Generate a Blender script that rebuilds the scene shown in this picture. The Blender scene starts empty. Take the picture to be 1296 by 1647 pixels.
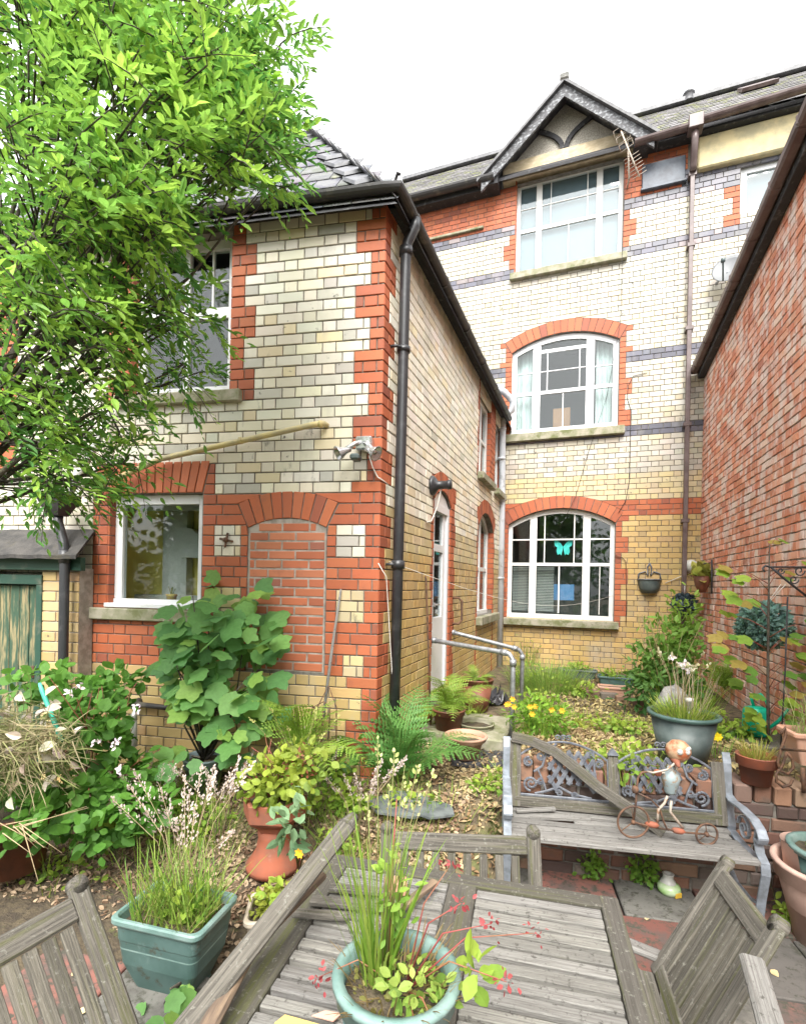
import bpy, math, random
import numpy as np
from mathutils import Vector, Matrix
rnd = random.Random(7)
nr = np.random.RandomState(11)
R = math.radians
sc = bpy.context.scene
COL = sc.collection

# ------------------------------------------------------------------ camera, sky, sun, exposure
EYE = 1.85
FPX, CX, CY = 805.0, 648.0, 939.0          # focal length and principal point for a 1296 x 1647 frame
PSI, RHO = R(20.6), R(1.2)                 # the view is turned to the left and rolled a little
_s, _c = math.sin(PSI), math.cos(PSI)
FW = Vector((-_s, _c, 0)); _r = Vector((_c, _s, 0)); _u = Vector((0, 0, 1))
RT = _r * math.cos(RHO) + _u * math.sin(RHO)
UP = -_r * math.sin(RHO) + _u * math.cos(RHO)
cam = bpy.data.cameras.new('camera')
cam.sensor_fit = 'VERTICAL'; cam.sensor_height = 36.0; cam.lens = FPX / 1647 * 36
cam.shift_y = (CY - 823.5) / 1647; cam.shift_x = 0
cam.clip_start = 0.05; cam.clip_end = 500
co = bpy.data.objects.new('camera', cam); COL.objects.link(co)
m = Matrix((RT, UP, -FW)).transposed().to_4x4(); m.translation = (0, 0, EYE)
co.matrix_world = m
sc.camera = co

SUN_EL, SUN_AZ = R(52), R(166)             # soft sun behind the camera, high (azimuth clockwise from +Y)
w = bpy.data.worlds.new('World'); sc.world = w; w.use_nodes = True
nt = w.node_tree; bg = nt.nodes['Background']
sky = nt.nodes.new('ShaderNodeTexSky'); sky.sky_type = 'NISHITA'; sky.sun_disc = False
sky.sun_elevation = SUN_EL; sky.sun_rotation = SUN_AZ
sky.air_density = 1.0; sky.dust_density = 6.0; sky.ozone_density = 1.0
hs = nt.nodes.new('ShaderNodeHueSaturation'); hs.inputs['Saturation'].default_value = 0.10
gm = nt.nodes.new('ShaderNodeGamma'); gm.inputs['Gamma'].default_value = 0.45      # thick cloud evens the sky out
nt.links.new(sky.outputs[0], hs.inputs['Color']); nt.links.new(hs.outputs[0], gm.inputs['Color']); nt.links.new(gm.outputs[0], bg.inputs['Color'])
bg.inputs['Strength'].default_value = 0.15
sl = bpy.data.lights.new('sun', 'SUN'); sl.energy = 0.85; sl.angle = R(35); sl.color = (1, .97, .92)
so = bpy.data.objects.new('sun', sl); COL.objects.link(so)
sd = Vector((math.sin(SUN_AZ) * math.cos(SUN_EL), math.cos(SUN_AZ) * math.cos(SUN_EL), math.sin(SUN_EL)))
so.rotation_euler = sd.to_track_quat('Z', 'Y').to_euler(); so.location = sd * 30
vs = sc.view_settings
vs.view_transform = 'Standard'; vs.look = 'None'; vs.gamma = 1.0; vs.exposure = 3.2; vs.use_curve_mapping = False
sc.render.engine = 'CYCLES'
sc.cycles.max_bounces = 8; sc.cycles.transparent_max_bounces = 12; sc.cycles.use_denoising = True

# ------------------------------------------------------------------ places in the garden, found along sight lines
def ray(px, py):
    return FW + RT * ((px - CX) / FPX) - UP * ((py - CY) / FPX)
def at(px, py, z):
    return Vector((0, 0, EYE)) + ray(px, py) * z
def onplane(px, py, p0, n):
    d = ray(px, py); o = Vector((0, 0, EYE))
    return o + d * ((Vector(p0) - o).dot(Vector(n)) / d.dot(Vector(n)))
def gnd(px, py, h=0.0):
    return onplane(px, py, (0, 0, h), (0, 0, 1))
def proj(p):
    v = Vector(p) - Vector((0, 0, EYE)); z = v.dot(FW)
    if z < .05: return None
    return CX + FPX * v.dot(RT) / z, CY - FPX * v.dot(UP) / z, z
def sstep(a, b, x):
    t = min(1, max(0, (x - a) / (b - a))); return t * t * (3 - 2 * t)
GA = R(10)                                  # the garden (bench, terrace wall, front of the extension) is turned by 10 degrees
def wall_y(x): return 3.47 + math.tan(R(9.2)) * (x - .4) if x < 3 else 3.9
def terrain(x, y):
    h = .40 * sstep(2.2, 3.7, y) + .06 * sstep(4, 8, y)
    k = sstep(-.56, -.40, x)
    wy = wall_y(x) + .12
    if y > wy: h = h * (1 - k) + k * (.46 + .20 * (1 - sstep(wy + .2, wy + 2.6, y)))
    else: h = h * (1 - k) - .03 * k
    if y < 2.2: h -= .03
    h += .012 * math.sin(x * 7 + y * 3) * math.cos(y * 6 - x * 2) * (1 if y > 2.4 else 0)
    return h
def gt(px, py):
    p = gnd(px, py, .3)
    for _ in range(12): p = gnd(px, py, terrain(p.x, p.y))
    p.z = terrain(p.x, p.y); return p

# ------------------------------------------------------------------ mesh helpers
OFF = {}
def tag(o, label=None, cat=None, group=None, kind=None):
    if label: o['label'] = label
    if cat: o['category'] = cat
    if group: o['group'] = group
    if kind: o['kind'] = kind
    return o
def thing(name, label, cat, loc=(0, 0, 0), group=None):
    o = bpy.data.objects.new(name, None); COL.objects.link(o); o.location = loc
    o.empty_display_size = .1; OFF[o.name] = Vector(loc)
    return tag(o, label, cat, group)
class MB:
    def __init__(s): s.v = []; s.f = []; s.c = []; s.g = []; s.sm = []; s.xf = None
    def add(s, vs, fs, col=(1, 1, 1), g=None, smooth=False):
        b = len(s.v)
        if s.xf is not None: vv = [s.xf @ Vector(v) for v in vs]
        else: vv = [Vector(v) for v in vs]
        s.v += vv; s.g += list(g) if g is not None else [tuple(v) for v in vs]
        for f in fs: s.f.append([b + i for i in f]); s.c.append(col); s.sm.append(smooth)
        return s
    def build(s, name, mat, parent=None, base=None):
        off = OFF[parent.name] if parent is not None else Vector(base if base is not None else (0, 0, 0))
        me = bpy.data.meshes.new(name)
        me.from_pydata([tuple(v - off) for v in s.v], [], s.f)
        n = len(me.loops)
        li = np.empty(n, np.int32); me.loops.foreach_get('vertex_index', li)
        cc = np.ones((n, 4), np.float32); i = 0
        for f, c in zip(s.f, s.c):
            cc[i:i + len(f), :3] = c; i += len(f)
        a = me.attributes.new('Col', 'FLOAT_COLOR', 'CORNER'); a.data.foreach_set('color', cc.ravel())
        g = me.attributes.new('gco', 'FLOAT_VECTOR', 'CORNER')
        g.data.foreach_set('vector', np.array([tuple(x) for x in s.g], np.float32)[li].ravel())
        me.polygons.foreach_set('use_smooth', np.array(s.sm, bool))
        me.materials.append(mat)
        o = bpy.data.objects.new(name, me); COL.objects.link(o)
        if parent is not None: o.parent = parent
        else: o.location = off
        OFF[o.name] = off
        return o
    # ---- shapes
    def box(s, c, d, col=(1, 1, 1), rz=0, bev=0, M=None):
        """box centred at c with full sizes d"""
        x, y, z = [q / 2 for q in d]
        M = M or (Matrix.Translation(c) @ Matrix.Rotation(rz, 4, 'Z'))
        if bev <= 0:
            vs = [(-x, -y, -z), (x, -y, -z), (x, y, -z), (-x, y, -z), (-x, -y, z), (x, -y, z), (x, y, z), (-x, y, z)]
            fs = [(0, 3, 2, 1), (4, 5, 6, 7), (0, 1, 5, 4), (1, 2, 6, 5), (2, 3, 7, 6), (3, 0, 4, 7)]
        else:
            b = bev; vs = []; ix = {}
            for i, sx in enumerate((-1, 1)):
                for j, sy in enumerate((-1, 1)):
                    for k, sz in enumerate((-1, 1)):
                        ix[i, j, k] = len(vs)
                        vs += [(sx * x, sy * (y - b), sz * (z - b)), (sx * (x - b), sy * y, sz * (z - b)), (sx * (x - b), sy * (y - b), sz * z)]
            q = lambda i, j, k, a: ix[i, j, k] + a
            fs = []
            for i in (0, 1):
                f = [q(i, 0, 0, 0), q(i, 1, 0, 0), q(i, 1, 1, 0), q(i, 0, 1, 0)]; fs.append(f if i else f[::-1])
                f = [q(0, i, 0, 1), q(0, i, 1, 1), q(1, i, 1, 1), q(1, i, 0, 1)]; fs.append(f if i else f[::-1])
                f = [q(0, 0, i, 2), q(1, 0, i, 2), q(1, 1, i, 2), q(0, 1, i, 2)]; fs.append(f if i else f[::-1])
            for i in (0, 1):
                for j in (0, 1):
                    fl = (i + j) % 2
                    f = [q(i, j, 0, 0), q(i, j, 0, 1), q(i, j, 1, 1), q(i, j, 1, 0)]; fs.append(f if fl else f[::-1])
                    f = [q(i, 0, j, 0), q(i, 0, j, 2), q(i, 1, j, 2), q(i, 1, j, 0)]; fs.append(f[::-1] if fl else f)
                    f = [q(0, i, j, 1), q(0, i, j, 2), q(1, i, j, 2), q(1, i, j, 1)]; fs.append(f if fl else f[::-1])
            for i in (0, 1):
                for j in (0, 1):
                    for k in (0, 1):
                        f = [q(i, j, k, 0), q(i, j, k, 1), q(i, j, k, 2)]; fs.append(f if (i + j + k) % 2 else f[::-1])
        o = rnd.random() * 20
        g = [(v[0] + o, v[1] + o, v[2]) for v in vs]
        if max(d) == d[1]: g = [(a[1], a[0], a[2]) for a in g]
        elif max(d) == d[2]: g = [(a[2], a[0], a[1]) for a in g]
        return s.add([M @ Vector(v) for v in vs], fs, col, g)
    def bar(s, p0, p1, wd, th, up=(0, 0, 1), col=(1, 1, 1), bev=.003):
        """board from p0 to p1, wd wide across, th thick along up"""
        p0 = Vector(p0); p1 = Vector(p1); d = p1 - p0; L = d.length; x = d / L
        y = Vector(up).cross(x)
        if y.length < 1e-4: y = Vector((1, 0, 0)).cross(x)
        y.normalize(); z = x.cross(y)
        M = Matrix((x, y, z)).transposed().to_4x4(); M.translation = (p0 + p1) / 2
        return s.box(None, (L, wd, th), col, bev=bev, M=M)
    def tube(s, pts, rad, n=8, col=(1, 1, 1), cap=True, smooth=True):
        pts = [Vector(p) for p in pts]
        if not isinstance(rad, (list, tuple)): rad = [rad] * len(pts)
        vs = []; fs = []; g = []; prev = None; acc = 0
        for i, p in enumerate(pts):
            t = (pts[min(i + 1, len(pts) - 1)] - pts[max(i - 1, 0)]).normalized()
            if prev is None:
                u = t.cross(Vector((0, 0, 1)))
                if u.length < .05: u = t.cross(Vector((1, 0, 0)))
            else: u = prev - t * prev.dot(t)
            u.normalize(); prev = u; v = t.cross(u)
            if i: acc += (p - pts[i - 1]).length
            for k in range(n):
                a = 2 * math.pi * k / n
                vs.append(p + (u * math.cos(a) + v * math.sin(a)) * rad[i]); g.append((acc, math.cos(a) * rad[i], math.sin(a) * rad[i]))
        for i in range(len(pts) - 1):
            for k in range(n):
                a = i * n + k; b = i * n + (k + 1) % n
                fs.append((a, b, b + n, a + n))
        if cap: fs += [tuple(range(n))[::-1], tuple(range((len(pts) - 1) * n, len(pts) * n))]
        return s.add(vs, fs, col, g, smooth)
    def lathe(s, c, prof, n=24, col=(1, 1, 1), sx=1, sy=1, rz=0, smooth=True, M=None):
        c = Vector(c); vs = []; fs = []
        for r, z in prof:
            for k in range(n):
                a = 2 * math.pi * k / n
                p = Vector((r * sx * math.cos(a), r * sy * math.sin(a), z))
                p = (M @ p) if M else Matrix.Rotation(rz, 3, 'Z') @ p
                vs.append(c + p)
        for i in range(len(prof) - 1):
            for k in range(n):
                a = i * n + k; b = i * n + (k + 1) % n; fs.append((a, b, b + n, a + n))
        return s.add(vs, fs, col, None, smooth)
    def prism(s, poly, ext, col=(1, 1, 1)):
        """poly: 3D points of a flat outline; ext: extrusion vector"""
        n = len(poly); ext = Vector(ext)
        vs = [Vector(p) for p in poly] + [Vector(p) + ext for p in poly]
        fs = [tuple(range(n))[::-1], tuple(range(n, 2 * n))] + [(i, (i + 1) % n, n + (i + 1) % n, n + i) for i in range(n)]
        return s.add(vs, fs, col)
def single(name, mat, fn, label, cat, base, group=None, kind=None):
    b = MB(); fn(b); o = b.build(name, mat, None, base); return tag(o, label, cat, group, kind)

def scatter(name, tv, tf, pos, rot, scl, cols, mat, parent=None, base=(0, 0, 0), smooth=False):
    """many small pieces (leaves, blades, seeds) joined in one mesh"""
    tv = np.asarray(tv, float); n = len(pos); nv = len(tv)
    pos = np.asarray(pos, float); scl = np.asarray(scl, float)
    if scl.ndim == 1: scl = np.repeat(scl[:, None], 3, 1)
    off = np.array(OFF[parent.name] if parent is not None else base, float)
    V = np.einsum('nij,nvj->nvi', rot, tv[None] * scl[:, None, :]) + pos[:, None, :] - off
    fl = np.concatenate([np.array(f) for f in tf]); tot = np.array([len(f) for f in tf])
    L = len(fl)
    loops = (fl[None] + (np.arange(n) * nv)[:, None]).ravel().astype(np.int32)
    lt = np.tile(tot, n).astype(np.int32); ls = (np.cumsum(lt) - lt).astype(np.int32)
    me = bpy.data.meshes.new(name)
    me.vertices.add(n * nv); me.vertices.foreach_set('co', V.ravel().astype(np.float32))
    me.loops.add(len(loops)); me.loops.foreach_set('vertex_index', loops)
    me.polygons.add(len(lt)); me.polygons.foreach_set('loop_start', ls); me.polygons.foreach_set('loop_total', lt)
    me.polygons.foreach_set('use_smooth', np.full(len(lt), smooth))
    me.update(calc_edges=True)
    cc = np.ones((n, L, 4), np.float32); cc[:, :, :3] = np.asarray(cols, float)[:, None, :]
    a = me.attributes.new('Col', 'FLOAT_COLOR', 'CORNER'); a.data.foreach_set('color', cc.ravel())
    me.materials.append(mat)
    o = bpy.data.objects.new(name, me); COL.objects.link(o)
    if parent is not None: o.parent = parent
    else: o.location = off
    OFF[o.name] = Vector(off)
    return o
def frames(d, up):
    """rotation matrices with local +Y along d and local +Z near up"""
    d = np.asarray(d, float); d = d / np.linalg.norm(d, axis=1, keepdims=True)
    up = np.asarray(up, float) + np.zeros_like(d)
    x = np.cross(d, up); l = np.linalg.norm(x, axis=1, keepdims=True)
    x = np.where(l < 1e-3, np.array([[1., 0, 0]]), x / np.maximum(l, 1e-6)); z = np.cross(x, d)
    return np.stack([x, d, z], axis=2)
def jit(c, n, a=.15, hue=.08):
    c = np.array(c, float); k = 1 + (nr.rand(n, 1) - .5) * 2 * a
    return np.clip(c[None] * k * (1 + (nr.rand(n, 3) - .5) * 2 * hue), 0, 1)
def mixc(a, b, t):
    a = np.array(a); b = np.array(b); return a[None] * (1 - t[:, None]) + b[None] * t[:, None]

# ------------------------------------------------------------------ materials
def mat(name, c1=(.5, .5, .5), c2=None, c3=None, scale=6., rough=.6, bump=.25, bscale=None, attr=False, metal=0., stretch=(1, 1, 1), coord='pos',
        spec=.5, lo=.35, hi=.65, lo3=.55, hi3=.7, s3=None, amt=1., detail=6, bdist=.004, spot=None):
    m_ = bpy.data.materials.new(name); m_.use_nodes = True
    t = m_.node_tree; N = t.nodes; K = t.links
    p = N['Principled BSDF']
    if coord == 'pos':
        g = N.new('ShaderNodeNewGeometry'); src = g.outputs['Position']
    else:
        g = N.new('ShaderNodeAttribute'); g.attribute_name = 'gco'; src = g.outputs['Vector']
    mp = N.new('ShaderNodeMapping'); mp.inputs['Scale'].default_value = stretch; K.new(src, mp.inputs['Vector'])
    def noise(s, d=detail, r=.6):
        n = N.new('ShaderNodeTexNoise'); n.inputs['Scale'].default_value = s; n.inputs['Detail'].default_value = d; n.inputs['Roughness'].default_value = r
        K.new(mp.outputs[0], n.inputs['Vector']); return n
    def ramp(n, a, b):
        r = N.new('ShaderNodeMapRange'); r.inputs['From Min'].default_value = a; r.inputs['From Max'].default_value = b; r.interpolation_type = 'SMOOTHSTEP'
        K.new(n.outputs['Fac'], r.inputs['Value']); return r.outputs['Result']
    def mix(f, a, b, mode='MIX'):
        x = N.new('ShaderNodeMix'); x.data_type = 'RGBA'; x.blend_type = mode
        if isinstance(f, float): x.inputs[0].default_value = f
        else: K.new(f, x.inputs[0])
        for i, q in ((6, a), (7, b)):
            if isinstance(q, tuple): x.inputs[i].default_value = (*q, 1)
            else: K.new(q, x.inputs[i])
        return x.outputs[2]
    base = c1
    if attr:
        a = N.new('ShaderNodeAttribute'); a.attribute_name = 'Col'
        base = mix(1.0, a.outputs['Color'], c1, 'MULTIPLY')
    nz = noise(scale); f = ramp(nz, lo, hi)
    if c2 is not None:
        if amt < 1:
            mm = N.new('ShaderNodeMath'); mm.operation = 'MULTIPLY'; mm.inputs[1].default_value = amt; K.new(f, mm.inputs[0]); f = mm.outputs[0]
        base = mix(f, base, c2)
    if c3 is not None:
        n3 = noise(s3 or scale * .4, 5, .7); base = mix(ramp(n3, lo3, hi3), base, c3)
    if spot is not None:
        gg = N.new('ShaderNodeNewGeometry'); ns = N.new('ShaderNodeTexNoise'); ns.inputs['Scale'].default_value = spot[1]; ns.inputs['Detail'].default_value = 4; ns.inputs['Roughness'].default_value = .7
        K.new(gg.outputs['Position'], ns.inputs['Vector']); base = mix(ramp(ns, spot[2], spot[3]), base, spot[0])
    if isinstance(base, tuple): p.inputs['Base Color'].default_value = (*base, 1)
    else: K.new(base, p.inputs['Base Color'])
    p.inputs['Roughness'].default_value = rough; p.inputs['Metallic'].default_value = metal
    p.inputs['Specular IOR Level'].default_value = spec
    if bump > 0:
        b = N.new('ShaderNodeBump'); b.inputs['Strength'].default_value = bump; b.inputs['Distance'].default_value = bdist
        nb = noise(bscale or scale * 4, 5, .65); K.new(nb.outputs['Fac'], b.inputs['Height']); K.new(b.outputs[0], p.inputs['Normal'])
    return m_
def leafmat(name, trans=.35, rough=.45, tint=(1, 1, 1)):
    m_ = bpy.data.materials.new(name); m_.use_nodes = True
    t = m_.node_tree; N = t.nodes; K = t.links; p = N['Principled BSDF']; out = N['Material Output']
    a = N.new('ShaderNodeAttribute'); a.attribute_name = 'Col'
    g = N.new('ShaderNodeNewGeometry'); n = N.new('ShaderNodeTexNoise'); n.inputs['Scale'].default_value = 45; K.new(g.outputs['Position'], n.inputs['Vector'])
    r = N.new('ShaderNodeMapRange'); r.inputs['To Min'].default_value = .75; r.inputs['To Max'].default_value = 1.25; K.new(n.outputs['Fac'], r.inputs['Value'])
    x = N.new('ShaderNodeMix'); x.data_type = 'RGBA'; x.blend_type = 'MULTIPLY'; x.inputs[0].default_value = 1
    K.new(a.outputs['Color'], x.inputs[6]); K.new(r.outputs[0], x.inputs[7])
    K.new(x.outputs[2], p.inputs['Base Color']); p.inputs['Roughness'].default_value = rough; p.inputs['Specular IOR Level'].default_value = .35
    tr = N.new('ShaderNodeBsdfTranslucent'); K.new(x.outputs[2], tr.inputs['Color'])
    mx = N.new('ShaderNodeMixShader'); mx.inputs[0].default_value = trans
    K.new(p.outputs[0], mx.inputs[1]); K.new(tr.outputs[0], mx.inputs[2]); K.new(mx.outputs[0], out.inputs['Surface'])
    return m_
def glassmat(name, base=.10, tint=(.9, .95, .95)):
    m_ = bpy.data.materials.new(name); m_.use_nodes = True
    t = m_.node_tree; N = t.nodes; K = t.links; N.remove(N['Principled BSDF']); out = N['Material Output']
    tr = N.new('ShaderNodeBsdfTransparent'); tr.inputs['Color'].default_value = (*tint, 1)
    gl = N.new('ShaderNodeBsdfGlossy'); gl.inputs['Roughness'].default_value = .02
    lw = N.new('ShaderNodeLayerWeight'); lw.inputs['Blend'].default_value = .5
    pw = N.new('ShaderNodeMath'); pw.operation = 'POWER'; pw.inputs[1].default_value = 5; K.new(lw.outputs['Facing'], pw.inputs[0])
    fr = N.new('ShaderNodeMath'); fr.operation = 'MULTIPLY_ADD'; fr.inputs[1].default_value = .9; fr.inputs[2].default_value = .04; K.new(pw.outputs[0], fr.inputs[0])
    ad = N.new('ShaderNodeMath'); ad.operation = 'ADD'; ad.use_clamp = True; ad.inputs[1].default_value = base; K.new(fr.outputs[0], ad.inputs[0])
    g = N.new('ShaderNodeNewGeometry'); nz = N.new('ShaderNodeTexNoise'); nz.inputs['Scale'].default_value = 2.2; K.new(g.outputs['Position'], nz.inputs['Vector'])
    b = N.new('ShaderNodeBump'); b.inputs['Strength'].default_value = .06; b.inputs['Distance'].default_value = .02; K.new(nz.outputs['Fac'], b.inputs['Height']); K.new(b.outputs[0], gl.inputs['Normal'])
    mx = N.new('ShaderNodeMixShader'); K.new(ad.outputs[0], mx.inputs[0]); K.new(tr.outputs[0], mx.inputs[1]); K.new(gl.outputs[0], mx.inputs[2])
    K.new(mx.outputs[0], out.inputs['Surface']); return m_
M = {}
W1 = (1, 1, 1)
M['brick'] = mat('glazed brick', W1, (.30, .285, .25), (.10, .095, .085), scale=3.2, rough=.42, bump=.25, bscale=60, attr=True, lo=.50, hi=.78, amt=.6, lo3=.62, hi3=.78, s3=6., bdist=.002, stretch=(1, 1, .5), spot=((.07, .065, .055), 9, .64, .74))
M['redbrick'] = mat('terracotta brick', W1, (.20, .075, .045), (.30, .22, .18), scale=9, rough=.7, bump=.35, bscale=70, attr=True, lo=.5, hi=.75, amt=.45, lo3=.66, hi3=.8, s3=6, bdist=.002)
M['oldbrick'] = mat('weathered brick', W1, (.68, .60, .56), (.20, .15, .14), scale=6, rough=.85, bump=.6, bscale=55, attr=True, lo=.44, hi=.64, amt=.8, lo3=.68, hi3=.8, s3=9, bdist=.004, stretch=(1, 1, .55))
M['wallbrick'] = mat('mossy garden brick', W1, (.09, .075, .06), (.10, .12, .04), scale=11, rough=.85, bump=.6, bscale=60, attr=True, lo=.5, hi=.75, amt=.7, lo3=.62, hi3=.75, s3=4)
M['mortar'] = mat('dark mortar', (.20, .185, .16), (.11, .10, .085), scale=14, rough=.95, bump=.5)
M['palemortar'] = mat('pale mortar', (.38, .34, .30), (.24, .21, .18), scale=14, rough=.95, bump=.5)
M['greymortar'] = mat('grey mortar', (.36, .33, .30), (.16, .14, .13), scale=11, rough=.95, bump=.6)
M['stone'] = mat('sill stone', (.32, .295, .23), (.20, .20, .12), (.13, .14, .06), scale=9, rough=.9, bump=.5, s3=5, lo3=.5, hi3=.66)
M['upvc'] = mat('white window frame', (.66, .67, .68), (.50, .51, .50), scale=5, rough=.35, bump=.04, lo=.55, hi=.8)
M['oldwhite'] = mat('flaking white paint', (.64, .64, .62), (.40, .37, .32), scale=22, rough=.55, bump=.25, lo=.6, hi=.72)
M['glass'] = glassmat('window glass', .015)
M['skyglass'] = glassmat('attic glass', .05)
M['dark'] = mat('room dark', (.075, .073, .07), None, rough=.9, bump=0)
M['roomwall'] = mat('room wall', (.14, .138, .135), None, rough=.9, bump=0)
M['kitchen'] = mat('kitchen yellow', (.82, .66, .20), None, rough=.8, bump=0)
M['kitchengrey'] = mat('kitchen grey', (.36, .345, .32), None, rough=.7, bump=0)
M['curtain'] = mat('pale curtain', (.62, .64, .62), (.45, .5, .48), scale=20, rough=.9, bump=.1, stretch=(1, 1, .05))
M['net'] = mat('net blind', (.20, .235, .265), None, rough=.9, bump=0)
M['slate'] = mat('roof slate', (.06, .06, .066), (.125, .125, .13), (.20, .21, .13), scale=9, rough=.6, bump=.4, attr=True, s3=7, lo3=.6, hi3=.75)
M['moss_slate'] = mat('mossy slate', (.20, .19, .19), (.10, .10, .10), (.24, .25, .12), scale=5, rough=.85, bump=.6, attr=True, s3=5, lo3=.5, hi3=.66)
M['ridge'] = mat('hip tile', (.075, .078, .085), (.14, .14, .15), scale=12, rough=.5, bump=.3, attr=True)
M['blackpaint'] = mat('black painted timber', (.03, .03, .033), (.10, .10, .10), scale=14, rough=.85, bump=.3, lo=.55, hi=.7)
M['barge'] = mat('flaking bargeboard', (.06, .06, .065), (.34, .36, .38), scale=22, rough=.7, bump=.4, lo=.46, hi=.72, stretch=(.8, 1, 1.2))
M['stucco'] = mat('pebbledash', (.52, .49, .42), (.28, .26, .23), scale=60, rough=.95, bump=1., bscale=120, bdist=.01)
M['render'] = mat('yellow render', (.58, .49, .28), (.38, .34, .22), (.12, .12, .09), scale=4, rough=.9, bump=.3, s3=3, lo3=.6, hi3=.75)
M['beam'] = mat('cream beam', (.58, .49, .34), (.42, .34, .22), scale=7, rough=.85, bump=.2, stretch=(1, 1, 2))
M['blackpipe'] = mat('black pipe', (.028, .029, .032), (.075, .075, .08), scale=9, rough=.38, bump=.12, lo=.5, hi=.8)
M['gutter'] = mat('old iron gutter', (.035, .033, .034), (.12, .115, .09), scale=7, rough=.5, bump=.3, lo=.5, hi=.75)
M['brownpipe'] = mat('brown plastic', (.075, .048, .045), (.13, .095, .09), scale=5, rough=.4, bump=.08)
M['greypipe'] = mat('grey plastic pipe', (.50, .52, .55), (.36, .37, .38), scale=7, rough=.4, bump=.08, lo=.55)
M['cream_pipe'] = mat('cream pipe', (.56, .46, .20), (.38, .33, .2), scale=9, rough=.45, bump=.1)
M['galv'] = mat('galvanised tube', (.36, .38, .40), (.24, .25, .26), scale=25, rough=.42, bump=.1, metal=.55)
M['chrome'] = mat('lamp metal', (.62, .63, .64), (.4, .4, .4), scale=12, rough=.25, bump=.05, metal=.8)
M['whiteplastic'] = mat('white plastic', (.55, .55, .52), (.42, .42, .38), scale=9, rough=.4, bump=.05)
M['blackplastic'] = mat('black plastic sheet', (.018, .018, .02), (.05, .05, .055), scale=12, rough=.28, bump=.3)
M['rust'] = mat('rusty iron', (.065, .038, .027), (.15, .075, .04), scale=22, rough=.8, bump=.5)
M['ornament'] = mat('rusted painted metal', (.42, .28, .17), (.30, .09, .035), (.10, .05, .035), scale=14, rough=.55, bump=.4, lo=.42, hi=.6, s3=18, lo3=.6, hi3=.7)
M['bluebody'] = mat('blue grey painted metal', (.25, .31, .32), (.25, .16, .09), (.16, .08, .05), scale=18, rough=.55, bump=.4, lo=.5, hi=.62, s3=16, lo3=.58, hi3=.68)
M['palemetal'] = mat('pale painted wire', (.40, .35, .29), (.26, .14, .08), scale=30, rough=.5, bump=.2, lo=.5, hi=.65)
M['castiron'] = mat('grey cast iron', (.085, .092, .11), (.15, .16, .18), scale=22, rough=.5, bump=.3, metal=.15)
M['castlight'] = mat('bench end iron', (.25, .28, .32), (.16, .18, .2), scale=18, rough=.45, bump=.25, metal=.2)
M['wood'] = mat('weathered teak', (.165, .15, .125), (.062, .056, .046), (.095, .10, .03), scale=9, rough=.9, bump=1., bscale=30, coord='gco', stretch=(.6, 20, 20), attr=True, lo=.34, hi=.70, s3=1.6, lo3=.5, hi3=.72, bdist=.005, detail=12, spot=((.23, .225, .19), 55, .56, .72))
M['palewood'] = mat('bleached teak', (.255, .247, .23), (.13, .122, .11), (.17, .17, .09), scale=9, rough=.9, bump=1., bscale=30, coord='gco', stretch=(.6, 22, 22), attr=True, lo=.36, hi=.70, s3=1.3, lo3=.64, hi3=.8, bdist=.005, detail=12, spot=((.075, .07, .06), 48, .56, .70))
M['shedwood'] = mat('green flaking door', (.035, .075, .045), (.25, .21, .11), (.08, .06, .04), scale=4, rough=.85, bump=.6, coord='gco', stretch=(1, 9, 9), lo=.45, hi=.6)
M['greenpaint'] = mat('dark green paint', (.018, .06, .04), (.10, .11, .08), scale=8, rough=.6, bump=.3, lo=.5, hi=.75)
M['terracotta'] = mat('terracotta', (.30, .085, .042), (.20, .08, .05), (.34, .22, .17), scale=7, rough=.8, bump=.3, s3=6, lo3=.62, hi3=.78)
M['paleterra'] = mat('pale plastic terracotta', (.50, .27, .18), (.42, .27, .2), scale=6, rough=.65, bump=.15)
M['pinkpot'] = mat('pinkish terracotta plastic', (.55, .38, .31), (.44, .29, .24), scale=5, rough=.6, bump=.15)
M['browncer'] = mat('brown clay pot', (.22, .075, .04), (.13, .05, .03), scale=6, rough=.55, bump=.2)
M['teal'] = mat('teal plastic pot', (.045, .09, .08), (.07, .125, .115), (.15, .21, .195), scale=5, rough=.5, bump=.12, s3=8, lo3=.6, hi3=.8, spot=((.05, .05, .035), 14, .56, .72))
M['tealrim'] = mat('faded teal plastic', (.11, .19, .17), (.19, .27, .25), scale=9, rough=.5, bump=.12)
M['darkpot'] = mat('dark grey green pot', (.055, .075, .075), (.10, .125, .12), scale=6, rough=.5, bump=.12)
M['greypot'] = mat('grey blue pot', (.19, .25, .26), (.13, .17, .18), scale=6, rough=.55, bump=.15)
M['creampot'] = mat('cream stone trough', (.48, .42, .33), (.30, .25, .19), scale=9, rough=.85, bump=.4)
M['canplastic'] = mat('green can plastic', (.0, .36, .22), (.02, .42, .28), scale=4, rough=.35, bump=.03)
M['canrod'] = mat('green rod', (.03, .42, .28), (.1, .5, .36), scale=9, rough=.4, bump=.05)
M['soil'] = mat('potting soil', (.06, .045, .03), (.13, .10, .06), (.10, .12, .03), scale=20, rough=.95, bump=1, bdist=.02, s3=9)
M['ground'] = mat('leaf mould ground', (.16, .12, .07), (.065, .048, .03), (.12, .135, .04), scale=9, rough=.95, bump=1., bscale=30, bdist=.03, s3=2.2, lo3=.5, hi3=.68)
M['slab'] = mat('paving slab', W1, (.075, .07, .062), (.05, .05, .04), scale=7, rough=.9, bump=.6, bscale=50, attr=True, lo=.42, hi=.66, amt=.85, s3=4, lo3=.56, hi3=.7, spot=((.055, .055, .04), 22, .50, .64))
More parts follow.
